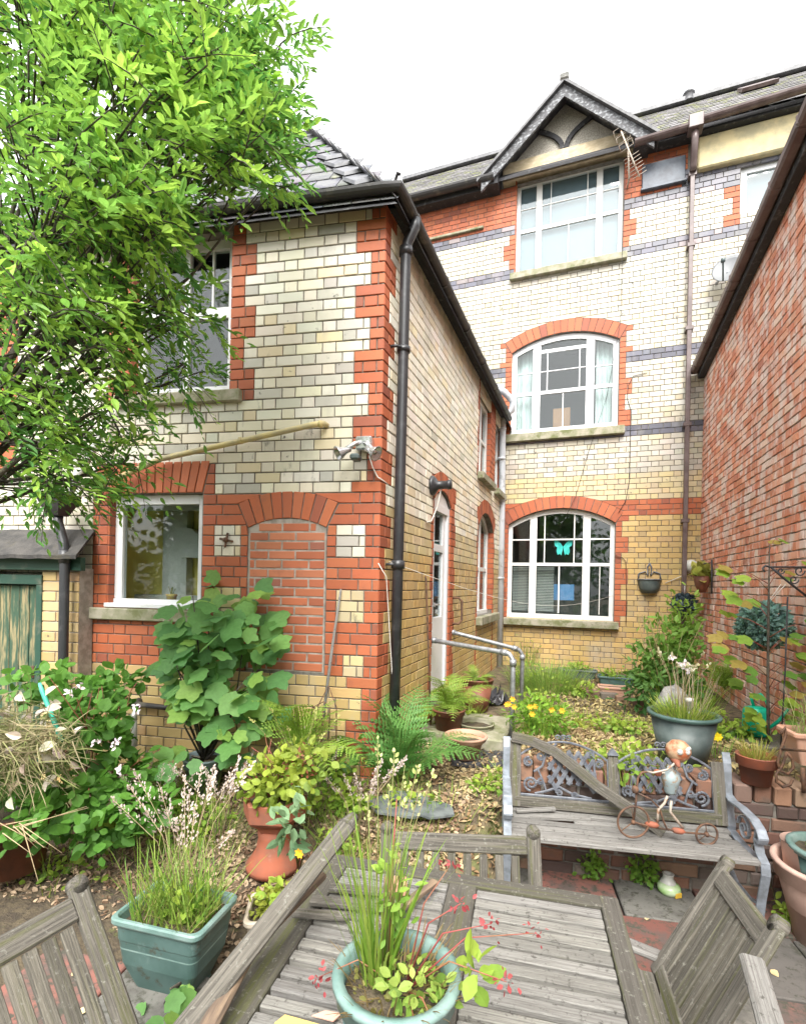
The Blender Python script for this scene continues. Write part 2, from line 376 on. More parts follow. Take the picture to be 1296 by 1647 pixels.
M['slatebit'] = mat('loose slate', (.075, .085, .088), (.14, .155, .155), scale=9, rough=.6, bump=.5)
M['rock'] = mat('grey rock', (.34, .33, .31), (.15, .15, .14), scale=8, rough=.9, bump=.8, bdist=.02)
M['leaf'] = leafmat('leaf', .5, .55)
M['thinleaf'] = leafmat('thin leaf', .45, .5)
M['litter'] = leafmat('dry leaf', .1, .8)
M['bark'] = mat('bark', (.10, .085, .065), (.05, .042, .034), (.13, .15, .06), scale=18, rough=.95, bump=1, bdist=.01, s3=6)
M['stem'] = mat('green stem', (.15, .20, .05), (.22, .15, .07), scale=10, rough=.7, bump=.1)
M['redstem'] = mat('red stem', (.26, .05, .05), (.2, .1, .04), scale=10, rough=.6, bump=.1)
M['drystem'] = mat('dry stem', (.42, .34, .20), (.3, .22, .12), scale=10, rough=.8, bump=.1)
M['cable'] = mat('black cable', (.03, .03, .03), None, rough=.5, bump=0)
M['whitecable'] = mat('white cable', (.62, .6, .55), None, rough=.5, bump=0)
M['paint_attr'] = mat('painted', W1, None, rough=.5, bump=.05, attr=True)
M['butterfly'] = mat('turquoise paper', (.05, .55, .50), (.1, .7, .62), scale=9, rough=.6, bump=0)
M['bluebox'] = mat('blue box', (.10, .22, .42), None, rough=.6, bump=0)
M['amber'] = mat('amber panel', (.35, .16, .06), None, rough=.6, bump=0)
#@@SPLIT
# ------------------------------------------------------------------ ground and terrace
xs = [-90, -40, -18, -9] + list(np.arange(-5.6, 3.3, .1)) + [5, 9, 18, 40, 90]
ys = [-90, -40, -14, -6, -2.5] + list(np.arange(-1, 9.6, .1)) + [12, 18, 40, 90]
g = MB()
g.add([(x, y, terrain(x, y)) for y in ys for x in xs], [(j * len(xs) + i, j * len(xs) + i + 1, (j + 1) * len(xs) + i + 1, (j + 1) * len(xs) + i) for j in range(len(ys) - 1) for i in range(len(xs) - 1)], smooth=True)
tag(g.build('ground', M['ground']), kind='structure')
b = MB(); b.box((-.4, 0.6, -.035), (5.2, 4.6, .04), (.3, .28, .25), rz=R(4))
patio = tag(b.build('patio', M['soil']), kind='structure')
SL = [(.14, .135, .12), (.19, .085, .065), (.13, .12, .105), (.22, .09, .07), (.15, .14, .12), (.11, .10, .09)]
for i in range(-6, 5):
    for j in range(-1, 9):
        cx_, cy_ = i * .46 + (j % 2) * .1 - .1, j * .46 + .02
        q = Matrix.Rotation(R(9), 3, 'Z') @ Vector((cx_, cy_, 0))
        if q.y > wall_y(q.x) - .02 or q.x > 1.95 or (q.x < -.9 and q.y > 1.95) or q.x < -2.5 or q.y < -.3: continue
        b = MB(); t = MB()
        Mx = Matrix.Translation((q.x, q.y, .0 - rnd.random() * .008)) @ Matrix.Rotation(R(9 + rnd.uniform(-.6, .6)), 4, 'Z') @ Matrix.Rotation(rnd.uniform(-.012, .012), 4, 'X') @ Matrix.Rotation(rnd.uniform(-.012, .012), 4, 'Y')
        b.box(None, (.447, .447, .05), (rnd.choice([(.15, .06, .046), (.13, .062, .05)]) if (-.05 < q.x < .75 and .9 < q.y < 3.0 and (i + j) % 3 != 1) else rnd.choice(SL)), bev=.006, M=Mx)
        b.build('paving_slab', M['slab'], patio)

# ------------------------------------------------------------------ brick walls
class Wall:
    def __init__(s, o, d, n): s.o = Vector((*o, 0)); s.d = Vector((*d, 0)).normalized(); s.n = Vector((*n, 0)).normalized()
    def P(s, a, z, dd=0): return s.o + s.d * a + s.n * dd + Vector((0, 0, z))
    def px(s, x, y):
        p = onplane(x, y, s.o, s.n) - s.o; return p.dot(s.d), p.z
class Arch:
    """opening from a0 to a1, z0 to the spring zs, a segmental head of the given rise and a brick ring t thick"""
    def __init__(s, a0, a1, z0, zs, rise=0, t=.0, side=0):
        s.a0, s.a1, s.z0, s.zs, s.rise, s.t = a0, a1, z0, zs, rise, t
        s.w = a1 - a0; s.c = (a0 + a1) / 2
        if rise > 0:
            s.R = (s.w ** 2 / 4 + rise ** 2) / (2 * rise); s.zc = zs + rise - s.R; s.phi = math.asin(s.w / 2 / s.R)
        s.top = zs + rise; s.crown = s.top + t
    def head(s, a):
        if s.rise <= 0: return s.zs
        return s.zc + math.sqrt(max(0, s.R ** 2 - (a - s.c) ** 2))
    def half(s, z):
        """half width blocked for ordinary bricks at height z"""
        if z < s.z0 or z >= s.crown: return 0
        if z <= s.zs or s.rise <= 0: return s.w / 2 if z <= s.zs else (s.w / 2 + (z - s.zs) * .25 if s.t else 0)
        zk = s.zc + (s.R + s.t) * math.cos(s.phi)
        if z < zk: return (z - s.zc) * math.tan(s.phi)
        return math.sqrt(max(0, (s.R + s.t) ** 2 - (z - s.zc) ** 2))
def brickpoly(wl, pts, col, d=0., th=.03, ch=.0035):
    """pts: four (a, z) corners; returns verts, faces, colour"""
    ca = sum(p[0] for p in pts) / 4; cz = sum(p[1] for p in pts) / 4
    def ins(p, q):
        dx, dz = ca - p[0], cz - p[1]
        return (p[0] + math.copysign(min(q, abs(dx)), dx), p[1] + math.copysign(min(q, abs(dz)), dz))
    vs = [wl.P(a, z, d - th) for a, z in pts] + [wl.P(a, z, d - ch) for a, z in pts] + [wl.P(*ins(p, ch), d) for p in pts]
    area2 = sum(pts[i][0] * pts[(i + 1) % 4][1] - pts[(i + 1) % 4][0] * pts[i][1] for i in range(4))
    fs = [(8, 9, 10, 11)] + [(i, (i + 1) % 4, 4 + (i + 1) % 4, 4 + i) for i in range(4)] + [(4 + i, 4 + (i + 1) % 4, 8 + (i + 1) % 4, 8 + i) for i in range(4)]
    flip = (wl.d.cross(Vector((0, 0, 1)))).dot(wl.n) < 0
    if (area2 < 0) != flip: fs = [f[::-1] for f in fs]
    return vs, fs, col
def seen(vs):
    a = [proj(v) for v in vs[-4:]]
    if any(p is None for p in a): return 0
    if not any(0 <= p[0] <= 1296 and 0 <= p[1] <= 1647 for p in a): return 0
    return abs(sum(a[i][0] * a[(i + 1) % 4][1] - a[(i + 1) % 4][0] * a[i][1] for i in range(4))) / 2
def place_pieces(lst, parent, mat_, one='brick', rest='brickwork', limit=300):
    """lst of (verts, faces, colour): the pieces that show largest become objects of their own, the others one part"""
    sc_ = sorted(range(len(lst)), key=lambda i: -seen(lst[i][0]))
    big = set(i for i in sc_[:limit] if seen(lst[i][0]) > 60)
    r = MB(); n = 0
    for i, (v, f, c) in enumerate(lst):
        if i in big: MB().add(v, f, c).build(one, mat_, parent)
        else: r.add(v, f, c); n += 1
    if n: tag(r.build(rest, mat_, parent), kind='stuff')
def pick(pal, jt=.10):
    tot = sum(p[1] for p in pal); q = rnd.random() * tot
    for c, wt in pal:
        q -= wt
        if q <= 0: break
    k = 1 + rnd.uniform(-jt, jt)
    return tuple(min(1, x * k * (1 + rnd.uniform(-.03, .03))) for x in c)
CREAM = [((.62, .575, .45), 5), ((.58, .54, .44), 4), ((.52, .495, .42), 2.5), ((.58, .50, .33), 1.4), ((.41, .395, .345), 1.2), ((.63, .60, .51), 3)]
PALE = [((.45, .41, .315), 5), ((.43, .395, .325), 4), ((.41, .36, .25), 2), ((.35, .335, .28), 1.2), ((.47, .445, .38), 3)]
SIDE = [((.72, .665, .53), 5), ((.68, .635, .53), 4), ((.66, .57, .40), 2), ((.55, .53, .45), 1.2), ((.74, .71, .61), 3)]
PALEYEL = [((.52, .42, .225), 5), ((.49, .40, .24), 3), ((.45, .37, .235), 2)]
YELLOW = [((.46, .315, .12), 5), ((.43, .30, .125), 4), ((.48, .345, .15), 3), ((.39, .275, .13), 1.2)]
TAN = [((.47, .34, .15), 4), ((.43, .30, .13), 3), ((.50, .38, .19), 2), ((.38, .24, .12), .8)]
RED = [((.37, .098, .038), 5), ((.33, .088, .038), 4), ((.40, .118, .048), 3), ((.26, .075, .04), 1.4)]
INFILL = [((.40, .12, .055), 5), ((.35, .105, .05), 3), ((.42, .15, .075), 2.4), ((.24, .085, .055), .9)]
BLUE = [((.09, .09, .118), 5), ((.065, .065, .085), 3), ((.125, .12, .142), 3), ((.20, .16, .165), .8)]
SALMON = [((.60, .25, .155), 5), ((.55, .205, .12), 4), ((.66, .34, .235), 3), ((.68, .48, .39), 1.8), ((.46, .18, .12), .9)]
BPER, BSTR = .325, .216
def course_cuts(i, a0, a1, per=BPER, st=BSTR, sh=None):
    off = (per / 2 if i % 2 else 0) if sh is None else sh
    out = []; k = math.floor((a0 - off) / per) - 1
    while k * per + off < a1:
        for c in (k * per + off, k * per + off + st):
            if a0 + .045 < c < a1 - .045: out.append(c)
        k += 1
    return out
def lay(wl, zs0, zs1, ch, zone, opens=(), arange=(0, 3), joint=.009, stretcher=False, d=0, out=None, jz=None, rough=0):
    """Flemish bond from zs0 to zs1. zone(i, z) -> list of (a0, a1, palette) for that course"""
    out = out if out is not None else {}
    jz = jz or joint
    n = int(round((zs1 - zs0) / ch))
    for i in range(n):
        z0 = zs0 + i * ch + jz / 2; z1 = zs0 + (i + 1) * ch - jz / 2; zm = (z0 + z1) / 2
        # blocked intervals, bottom and top of the course
        bl = []
        for o in opens:
            h0, h1 = o.half(z0), o.half(z1)
            hm = o.half(zm)
            if hm <= 0 and h0 <= 0: continue
            if h1 <= 0 and h0 > 0 and hm <= 0: continue
            if h1 == 0 and hm > 0: h1 = max(0, 2 * hm - h0)
            if h0 == 0 and hm > 0: h0 = h1
            bl.append((o.c - h0 - jz * .6, o.c - h1 - jz * .6, o.c + h0 + jz * .6, o.c + h1 + jz * .6))
        bl.sort()
        for a0, a1, pal in zone(i, zm):
            if a1 - a0 < .02: continue
            segs = [(a0, a0, a1, a1)]
            for q in bl:
                ns = []
                for s_ in segs:
                    m0, m1 = (q[0] + q[1]) / 2, (q[2] + q[3]) / 2
                    s0, s1 = (s_[0] + s_[1]) / 2, (s_[2] + s_[3]) / 2
                    if m1 <= s0 or m0 >= s1: ns.append(s_); continue
                    if m0 > s0 + .02: ns.append((s_[0], s_[1], q[0], q[1]))
                    if m1 < s1 - .02: ns.append((q[2], q[3], s_[2], s_[3]))
                segs = ns
            for s_ in segs:
                lo_, hi_ = max(s_[0], s_[1]), min(s_[2], s_[3])
                if stretcher: cuts = course_cuts(i, lo_, hi_, .225, .2249, sh=(.1125 if i % 2 else 0)); cuts = [c for j, c in enumerate(cuts) if j == 0 or c - cuts[j - 1] > .05]
                else: cuts = course_cuts(i, lo_, hi_)
                e = [(s_[0], s_[1])] + [(c, c) for c in cuts] + [(s_[2], s_[3])]
                for k in range(len(e) - 1):
                    j0 = joint / 2 if k else joint / 4; j1 = joint / 2
                    rr = lambda: rnd.uniform(-rough, rough)
                    pts = [(e[k][0] + j0 + rr(), z0 + rr()), (e[k + 1][0] - j1 + rr(), z0 + rr()), (e[k + 1][1] - j1 + rr(), z1 + rr()), (e[k][1] + j0 + rr(), z1 + rr())]
                    if pts[1][0] - pts[0][0] < .01 and pts[2][0] - pts[3][0] < .01: continue
                    key = 'R' if pal in (RED, INFILL) else 'B'
                    out.setdefault(key, []).append(brickpoly(wl, pts, pick(pal), d + rnd.uniform(-.0015, .0015) + rr()))
    return out
def ring(wl, o, n, pal, out, d=.002, joint=.008):
    """voussoirs of a segmental arch (or a flat soldier arch)"""
    L = out.setdefault('R' if pal is RED else 'B', [])
    if o.rise > 0:
        for k in range(n):
            a0 = -o.phi + 2 * o.phi * k / n + joint / o.R / 2; a1 = -o.phi + 2 * o.phi * (k + 1) / n - joint / o.R / 2
            r0, r1 = o.R + .002, o.R + o.t - .004
            L.append(brickpoly(wl, [(o.c + r0 * math.sin(a0), o.zc + r0 * math.cos(a0)), (o.c + r0 * math.sin(a1), o.zc + r0 * math.cos(a1)), (o.c + r1 * math.sin(a1), o.zc + r1 * math.cos(a1)), (o.c + r1 * math.sin(a0), o.zc + r1 * math.cos(a0))], pick(pal), d, .09))
    else:
        for k in range(n):
            f0, f1 = k / n, (k + 1) / n; w0, w1 = o.w, o.w + .5 * o.t
            x = lambda f, w_: o.c - w_ / 2 + w_ * f
            L.append(brickpoly(wl, [(x(f0, w0) + joint / 2, o.zs + .003), (x(f1, w0) - joint / 2, o.zs + .003), (x(f1, w1) - joint / 2, o.crown - .004), (x(f0, w1) + joint / 2, o.crown - .004)], pick(pal), d, .09))
def backing(wl, a0, a1, z0, ztop, opens, mat_, name, parent, reveal=.11, d=-.009, thick=.22):
    """mortar face with the openings cut out, their reveals, and the wall's thickness"""
    ztf = ztop if callable(ztop) else (lambda a: ztop)
    br = {a0, a1}
    for o in opens:
        ns = 12 if o.rise > 0 else 1
        for k in range(ns + 1): br.add(min(a1, max(a0, o.a0 + (o.a1 - o.a0) * k / ns)))
    br = sorted(br); b = MB()
    fl = (wl.d.cross(Vector((0, 0, 1)))).dot(wl.n) < 0
    Q = lambda pts: b.add(pts, [(0, 1, 2, 3) if not fl else (3, 2, 1, 0)])
    for l, r in zip(br[:-1], br[1:]):
        if r - l < 1e-5: continue
        mm = (l + r) / 2; cur = (z0, z0)
        for o in sorted([o for o in opens if o.a0 < mm < o.a1], key=lambda o: o.z0):
            if o.z0 > cur[0]: Q([wl.P(l, cur[0], d), wl.P(r, cur[1], d), wl.P(r, o.z0, d), wl.P(l, o.z0, d)])
            cur = (o.head(l + 1e-6), o.head(r - 1e-6))
            Q([wl.P(l, cur[0], d), wl.P(l, cur[0], -reveal - .1), wl.P(r, cur[1], -reveal - .1), wl.P(r, cur[1], d)][::-1])
            Q([wl.P(l, o.z0, d), wl.P(r, o.z0, d), wl.P(r, o.z0, -reveal - .1), wl.P(l, o.z0, -reveal - .1)][::-1])
        Q([wl.P(l, cur[0], d), wl.P(r, cur[1], d), wl.P(r, ztf(r), d), wl.P(l, ztf(l), d)])
    Q([wl.P(a0, z0, -thick), wl.P(a0, z0, d), wl.P(a0, ztf(a0), d), wl.P(a0, ztf(a0), -thick)])
    Q([wl.P(a1, z0, d), wl.P(a1, z0, -thick), wl.P(a1, ztf(a1), -thick), wl.P(a1, ztf(a1), d)])
    for o in opens:
        for a in (o.a0, o.a1):
            h = o.head(a + (1e-6 if a == o.a0 else -1e-6))
            q = [wl.P(a, o.z0, d), wl.P(a, o.z0, -reveal - .1), wl.P(a, h, -reveal - .1), wl.P(a, h, d)]
            Q(q if a == o.a0 else q[::-1])
    return b.build(name, mat_, parent)
def jamb_bricks(wl, o, sides, pal, out, ch, zs0, depth=.105):
    """bricks showing on the reveals of an opening"""
    L = out.setdefault('R' if pal is RED else 'B', [])
    for a, sgn in sides:
        jw = Wall((0, 0), (0, 1), (1, 0))
        jw.o = wl.P(a, 0, -.004); jw.d = -wl.n; jw.n = wl.d * sgn
        z = zs0 + math.ceil((o.z0 - zs0) / ch) * ch
        while z + ch <= o.zs + .03:
            L.append(brickpoly(jw, [(.002, z + .004), (depth, z + .004), (depth, z + ch - .004), (.002, z + ch - .004)], pick(pal), .006, .02)); z += ch
def wbox(b, wl, a0, a1, z0, z1, d0, d1, col=(1, 1, 1), bev=.003):
    Mx = Matrix((wl.d, wl.n, Vector((0, 0, 1)))).transposed().to_4x4(); Mx.translation = wl.P((a0 + a1) / 2, (z0 + z1) / 2, (d0 + d1) / 2)
    return b.box(None, (abs(a1 - a0), abs(d1 - d0), abs(z1 - z0)), col, bev=bev, M=Mx)
def sill(wl, parent, a0, a1, z0, z1, d=.06, mt='stone'):
    b = MB(); wbox(b, wl, a0, a1, z0, z1, -.15, d, bev=.008); return b.build('sill', M[mt], parent)
def window(wl, parent, o, dep, bars, panes, mt, glass, fw=.05, sash=()):
    """frame following the head of opening o; bars: (a0,a1,z0,z1) fractions or metres inside; panes: (a0,a1,z0,z1)"""
    b = MB(); g0, g1 = -dep - .055, -dep
    wbox(b, wl, o.a0 + .002, o.a0 + fw, o.z0 + fw, o.head(o.a0 + fw) - .004, g0, g1)
    wbox(b, wl, o.a1 - fw, o.a1 - .002, o.z0 + fw, o.head(o.a1 - fw) - .004, g0, g1)
    wbox(b, wl, o.a0 + .002, o.a1 - .002, o.z0, o.z0 + fw, g0, g1 + .012)
    n = 12 if o.rise > 0 else 1
    for k in range(n):
        l = o.a0 + fw + (o.w - 2 * fw) * k / n; r = o.a0 + fw + (o.w - 2 * fw) * (k + 1) / n
        hl, hr = o.head(l) - .004, o.head(r) - .004
        b.prism([wl.P(l, hl - fw, g1), wl.P(r, hr - fw, g1), wl.P(r, hr, g1), wl.P(l, hl, g1)], wl.n * (g0 - g1))
    fr = b.build('window', M[mt], parent)
    for a0, a1, z0, z1, dd in bars:
        b = MB(); wbox(b, wl, a0, a1, z0, z1, g0 + .006, g1 - .006 + dd); b.build('glazing_bar', M[mt], fr)
    for a0, a1, z0, z1 in panes:
        b = MB(); zl, zr = min(z1, o.head(a0 + 1e-4) - fw * .5), min(z1, o.head(a1 - 1e-4) - fw * .5)
        k = 6 if o.rise > 0 and max(z1, 0) > o.zs - .1 else 1
        top = [(a0 + (a1 - a0) * i / k) for i in range(k + 1)]
        pts = [wl.P(a0, z0, g0 + .022), wl.P(a1, z0, g0 + .022)] + [wl.P(a, min(z1, o.head(min(max(a, o.a0 + 1e-4), o.a1 - 1e-4)) - fw * .5), g0 + .022) for a in top[::-1]]
        b.prism(pts, wl.n * .005); b.build('pane', M[glass], fr)
    return fr
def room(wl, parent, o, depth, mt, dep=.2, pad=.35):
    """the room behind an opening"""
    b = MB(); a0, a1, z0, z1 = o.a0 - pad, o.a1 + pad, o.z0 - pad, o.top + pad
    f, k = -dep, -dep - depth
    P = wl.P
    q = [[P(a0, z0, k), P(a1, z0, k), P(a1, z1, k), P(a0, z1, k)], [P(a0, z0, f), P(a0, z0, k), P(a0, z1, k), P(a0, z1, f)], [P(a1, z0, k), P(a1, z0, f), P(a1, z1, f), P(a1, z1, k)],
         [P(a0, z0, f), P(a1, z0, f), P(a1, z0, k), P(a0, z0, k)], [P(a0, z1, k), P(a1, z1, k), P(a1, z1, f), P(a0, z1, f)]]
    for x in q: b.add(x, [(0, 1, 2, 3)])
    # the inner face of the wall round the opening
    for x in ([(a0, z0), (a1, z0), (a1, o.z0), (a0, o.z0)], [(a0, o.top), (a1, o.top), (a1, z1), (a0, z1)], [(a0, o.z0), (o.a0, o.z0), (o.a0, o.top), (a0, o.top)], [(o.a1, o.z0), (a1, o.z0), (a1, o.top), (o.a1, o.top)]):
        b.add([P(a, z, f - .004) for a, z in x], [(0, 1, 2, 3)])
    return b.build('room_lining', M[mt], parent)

# ---- the places of the walls
XS_, XR_, YR_ = -1.5, 1.58, 8.95
AL = R(9.85)
FR = Wall((XS_, 3.472), (-math.cos(AL), -math.sin(AL)), (math.sin(AL), -math.cos(AL)))     # front of the extension, a runs to the left
SD = Wall((XS_, 0), (0, 1), (1, 0))                                                         # its side along the yard, a = y
RW = Wall((0, YR_), (1, 0), (0, -1))                                                        # back of the house, a = x
th = R(1.7)
NB = Wall((XR_, YR_), (math.sin(th), -math.cos(th)), (-math.cos(th), -math.sin(th)))        # neighbour's wall, a runs towards the camera
CF, CR = .083, .0868

# ================================================================== extension
ext = thing('house_extension', 'two-storey cream and red brick extension with slate hipped roof and bricked-up arch', 'building', (XS_, 3.472, .3))
z_f0 = .05
# openings of the front
oLow = Arch(1.482, 2.345, 1.60, 2.555, 0, .26)
oUp = Arch(1.262, 2.17, 3.37, 4.66, 0, 0)
oArch = Arch(.425, 1.072, 1.145, 2.27, .075, .215)
opF = [oLow, oUp, oArch]
def zoneF(i, z):
    c = int(round((z - z_f0) / CF - .5)); s_ = []
    topc = int((4.73 - z_f0) / CF)
    k = (topc - c)
    long_ = False if k < 2 else ((k - 2) // 3) % 2 == 0
    q = .232 if long_ else .113
    if z > 2.55:
        s_.append((0, q, RED)); cur = q
        if z < 2.83:     # red haunch of the lower window's flat arch
            s_ += [(cur, 1.375, CREAM), (1.375, 1.48, RED), (1.48, 2.47, RED), (2.47, 3.9, CREAM)]
        elif z > 3.30:
            wj = .21 if ((c // 3) % 2) else .115
            s_ += [(cur, 1.262 - wj, CREAM), (1.262 - wj, 1.262, RED), (1.262, 2.17, RED), (2.17, 2.17 + wj, RED), (2.17 + wj, 3.3, CREAM), (3.3, 3.6, RED), (3.6, 3.9, CREAM)]
        else: s_ += [(cur, 3.3, CREAM), (3.3, 3.55, RED), (3.55, 3.9, CREAM)]
        return s_
    if z > 1.16:
        def split(p):                       # cream and yellow panels let into the red brick
            s2 = [(0, 2.5, RED)]
            for a0, a1, pl in p:
                o2 = []
                for x0, x1, pp in s2:
                    if a1 <= x0 or a0 >= x1: o2.append((x0, x1, pp)); continue
                    o2 += [(x0, a0, pp), (a0, a1, pl), (a1, x1, pp)]
                s2 = o2
            return s2
        p = []
        if 2.065 < z < 2.31: p = [(.115, .345, CREAM), (1.14, 1.37, CREAM)]
        elif 1.57 < z < 1.81: p = [(.115, .335, PALEYEL), (1.13, 1.36, PALEYEL)]
        elif 1.16 < z < 1.33: p = [(.11, .27, PALEYEL)]
        return split(p) + [(2.5, 3.9, CREAM)]
    return [(0, .12 if (c // 3) % 2 else .24, RED), (.12 if (c // 3) % 2 else .24, 2.5, TAN), (2.5, 3.9, TAN)]
outF = lay(FR, z_f0, z_f0 + CF * 56, CF, zoneF, opF, rough=.0012)
ring(FR, oLow, 12, RED, outF); ring(FR, oArch, 9, RED, outF)
jamb_bricks(FR, oLow, [(2.345, -1)], RED, outF, CF, z_f0); jamb_bricks(FR, oUp, [(2.17, -1), (1.262, 1)], RED, outF, CF, z_f0)
# the bricked-up arch, set back a little
inf = {}
def infz(i, z):
    if z < oArch.zs: return [(.434, 1.063, INFILL)]
    h = math.sqrt(max(0, oArch.R ** 2 - (z + .03 - oArch.zc) ** 2)) if z + .03 < oArch.top else 0
    return [(oArch.c - h, oArch.c + h, INFILL)] if h > .08 else []
lay(FR, 1.15, 1.15 + .0725 * 17, .0725, infz, (), joint=.014, stretcher=True, d=-.022, out=inf, rough=.0015)
fw = backing(FR, .006, 3.9, -.2, 4.74, [oLow, oUp], M['mortar'], 'front_wall', ext)
b = MB(); b.add([FR.P(oArch.a0 + .0, 1.148, -.0075), FR.P(oArch.a1, 1.148, -.0075), FR.P(oArch.a1, oArch.zs, -.0075), FR.P(oArch.c + .17, oArch.top - .006, -.0075), FR.P(oArch.c - .17, oArch.top - .006, -.0075), FR.P(oArch.a0, oArch.zs, -.0075)], [(0, 1, 2, 3, 4, 5)])
# recess: thick pale joints behind the infill bricks
b.build('arch_infill', M['palemortar'], ext)
for k in range(len(inf['R'])):
    v, f, c = inf['R'][k]; inf['R'][k] = ([p + FR.n * .019 for p in v], f, c)
# side
zS0 = .05
oDoor = Arch(4.86, 5.50, .70, 2.72, .13, .20)
oWA = Arch(6.98, 8.12, 1.41, 2.70, .24, .2)
oWB = Arch(6.90, 7.72, 3.43, 4.56, 0, 0)
oWC = Arch(8.12, 8.7, 3.43, 4.56, 0, 0)
opS = [oDoor, oWA, oWB, oWC]
def zoneS(i, z):
    c = int(round((z - zS0) / CF - .5)); topc = int((4.73 - z_f0) / CF); k = topc - c
    long_ = False if k < 2 else ((k - 2) // 3) % 2 == 0
    q = 3.472 + (.11 if long_ else .225)
    pal = SIDE if z > 2.45 else (PALEYEL if z > 2.12 else YELLOW)
    if z < 1.16: pass
    s_ = [(3.472, q, RED)]
    t = .11 if (c // 3) % 2 else .06
    cuts = [(4.86 - t, 4.86, RED), (5.5, 5.5 + .10 + t, RED), (6.98 - t, 6.98, RED), (8.12, 8.12 + t, RED)] if z < 2.95 else ([(6.9 - t, 6.9, RED), (7.72, 8.12, RED)] if z > 3.4 else [])
    cur = q
    for a0, a1, pl in cuts: s_ += [(cur, a0, pal), (a0, a1, pl)]; cur = a1
    s_.append((cur, 8.94, pal)); return s_
outS = lay(SD, zS0, zS0 + CF * 57, CF, zoneS, opS, rough=.0012)
ring(SD, oDoor, 9, RED, outS); ring(SD, oWA, 12, RED, outS)
jamb_bricks(SD, oDoor, [(5.5, -1)], RED, outS, CF, zS0, .10); jamb_bricks(SD, oWA, [(8.12, -1)], RED, outS, CF, zS0, .1); jamb_bricks(SD, oWB, [(7.72, -1)], RED, outS, CF, zS0); jamb_bricks(SD, oWC, [(8.7, -1)], RED, outS, CF, zS0)
sw = backing(SD, 3.474, 8.93, -.2, 4.78, opS, M['mortar'], 'side_wall', ext)
allF = [(x, fw, M['brick']) for x in outF['B']] + [(x, fw, M['redbrick']) for x in outF['R']] + [(x, sw, M['brick']) for x in outS['B']] + [(x, sw, M['redbrick']) for x in outS['R']] + [(x, fw, M['redbrick']) for x in inf['R']]
allF.sort(key=lambda t: -seen(t[0][0]))
for (v, f, c), par, mt in allF[:300]: MB().add(v, f, c).build('brick', mt, par)
rest = {}
for (v, f, c), par, mt in allF[300:]: rest.setdefault((par.name, mt.name), (par, mt, MB()))[2].add(v, f, c)
for par, mt, b in rest.values(): tag(b.build('brickwork', mt, par), kind='stuff')
# windows, sills
def lights(o, fw_, mull, zs_, cols, rows_extra=()):
    pass
def grid_window(wl, parent, o, dep, mt, glass, fwid, vert, horiz, sub_v=(), sub_h=(), bw=.045, tb=.018):
    """vert: full mullions (a, width); horiz: rails (z, width); sub_*: thin bars (a0,a1,z0,z1)"""
    bars = []; top = o.top - fwid
    for a, wd in vert: bars.append((a - wd / 2, a + wd / 2, o.z0 + fwid, o.head(a) - fwid * .6, 0))
    ed = [o.a0 + fwid] + sorted([a for a, _ in vert]) + [o.a1 - fwid]
    zed = [o.z0 + fwid] + sorted([z for z, _ in horiz]) + [top]
    for z, wd in horiz:
        for k in range(len(ed) - 1):
            l = ed[k] + (vert[k - 1][1] / 2 if k else 0); r = ed[k + 1] - (vert[k][1] / 2 if k < len(vert) else 0)
            bars.append((l, r, z - wd / 2, z + wd / 2, -.004))
    for a0, a1, z0, z1 in list(sub_v) + list(sub_h): bars.append((a0, a1, z0, min(z1, o.head((a0 + a1) / 2) - fwid * .7), -.012))
    panes = [(ed[i], ed[i + 1], zed[j], zed[j + 1] if j < len(zed) - 2 else o.top) for i in range(len(ed) - 1) for j in range(len(zed) - 1)]
    return window(wl, parent, o, dep, bars, panes, mt, glass, fwid)
b_up = oUp
f = grid_window(FR, ext, oUp, .09, 'upvc', 'glass', .075, [(1.72, .05)], [(4.06, .09)], sub_v=[(1.485, 1.503, 4.1, 4.6), (1.93, 1.948, 4.1, 4.6)], sub_h=[(1.33, 1.70, 4.32, 4.338), (1.75, 2.1, 4.32, 4.338)])
f = grid_window(FR, ext, oLow, .075, 'upvc', 'glass', .075, [], [])
b = MB(); wbox(b, FR, 1.49, 2.36, 1.605, 1.64, -.12, .02); b.build('window_board', M['upvc'], ext)
sill(FR, ext, 1.39, 2.50, 1.50, 1.598, .05); sill(FR, ext, 1.15, 2.3, 3.27, 3.366, .05)
sill(SD, ext, 6.9, 8.35, 1.29, 1.406, .09); sill(SD, ext, 6.82, 7.8, 3.33, 3.426, .09); sill(SD, ext, 8.06, 8.8, 3.33, 3.426, .09)
grid_window(SD, ext, oWA, .09, 'oldwhite', 'glass', .06, [(7.55, .05)], [(2.1, .06)])
grid_window(SD, ext, oWB, .06, 'oldwhite', 'glass', .07, [(7.3, .05)], [(4.0, .05)])
grid_window(SD, ext, oWC, .06, 'oldwhite', 'glass', .06, [], [(4.0, .05)])
room(FR, ext, oUp, 1.1, 'dark'); room(SD, ext, oWA, 1.0, 'dark'); room(SD, ext, oWB, .9, 'dark', pad=.15); room(SD, ext, oWC, .9, 'dark', pad=.1)
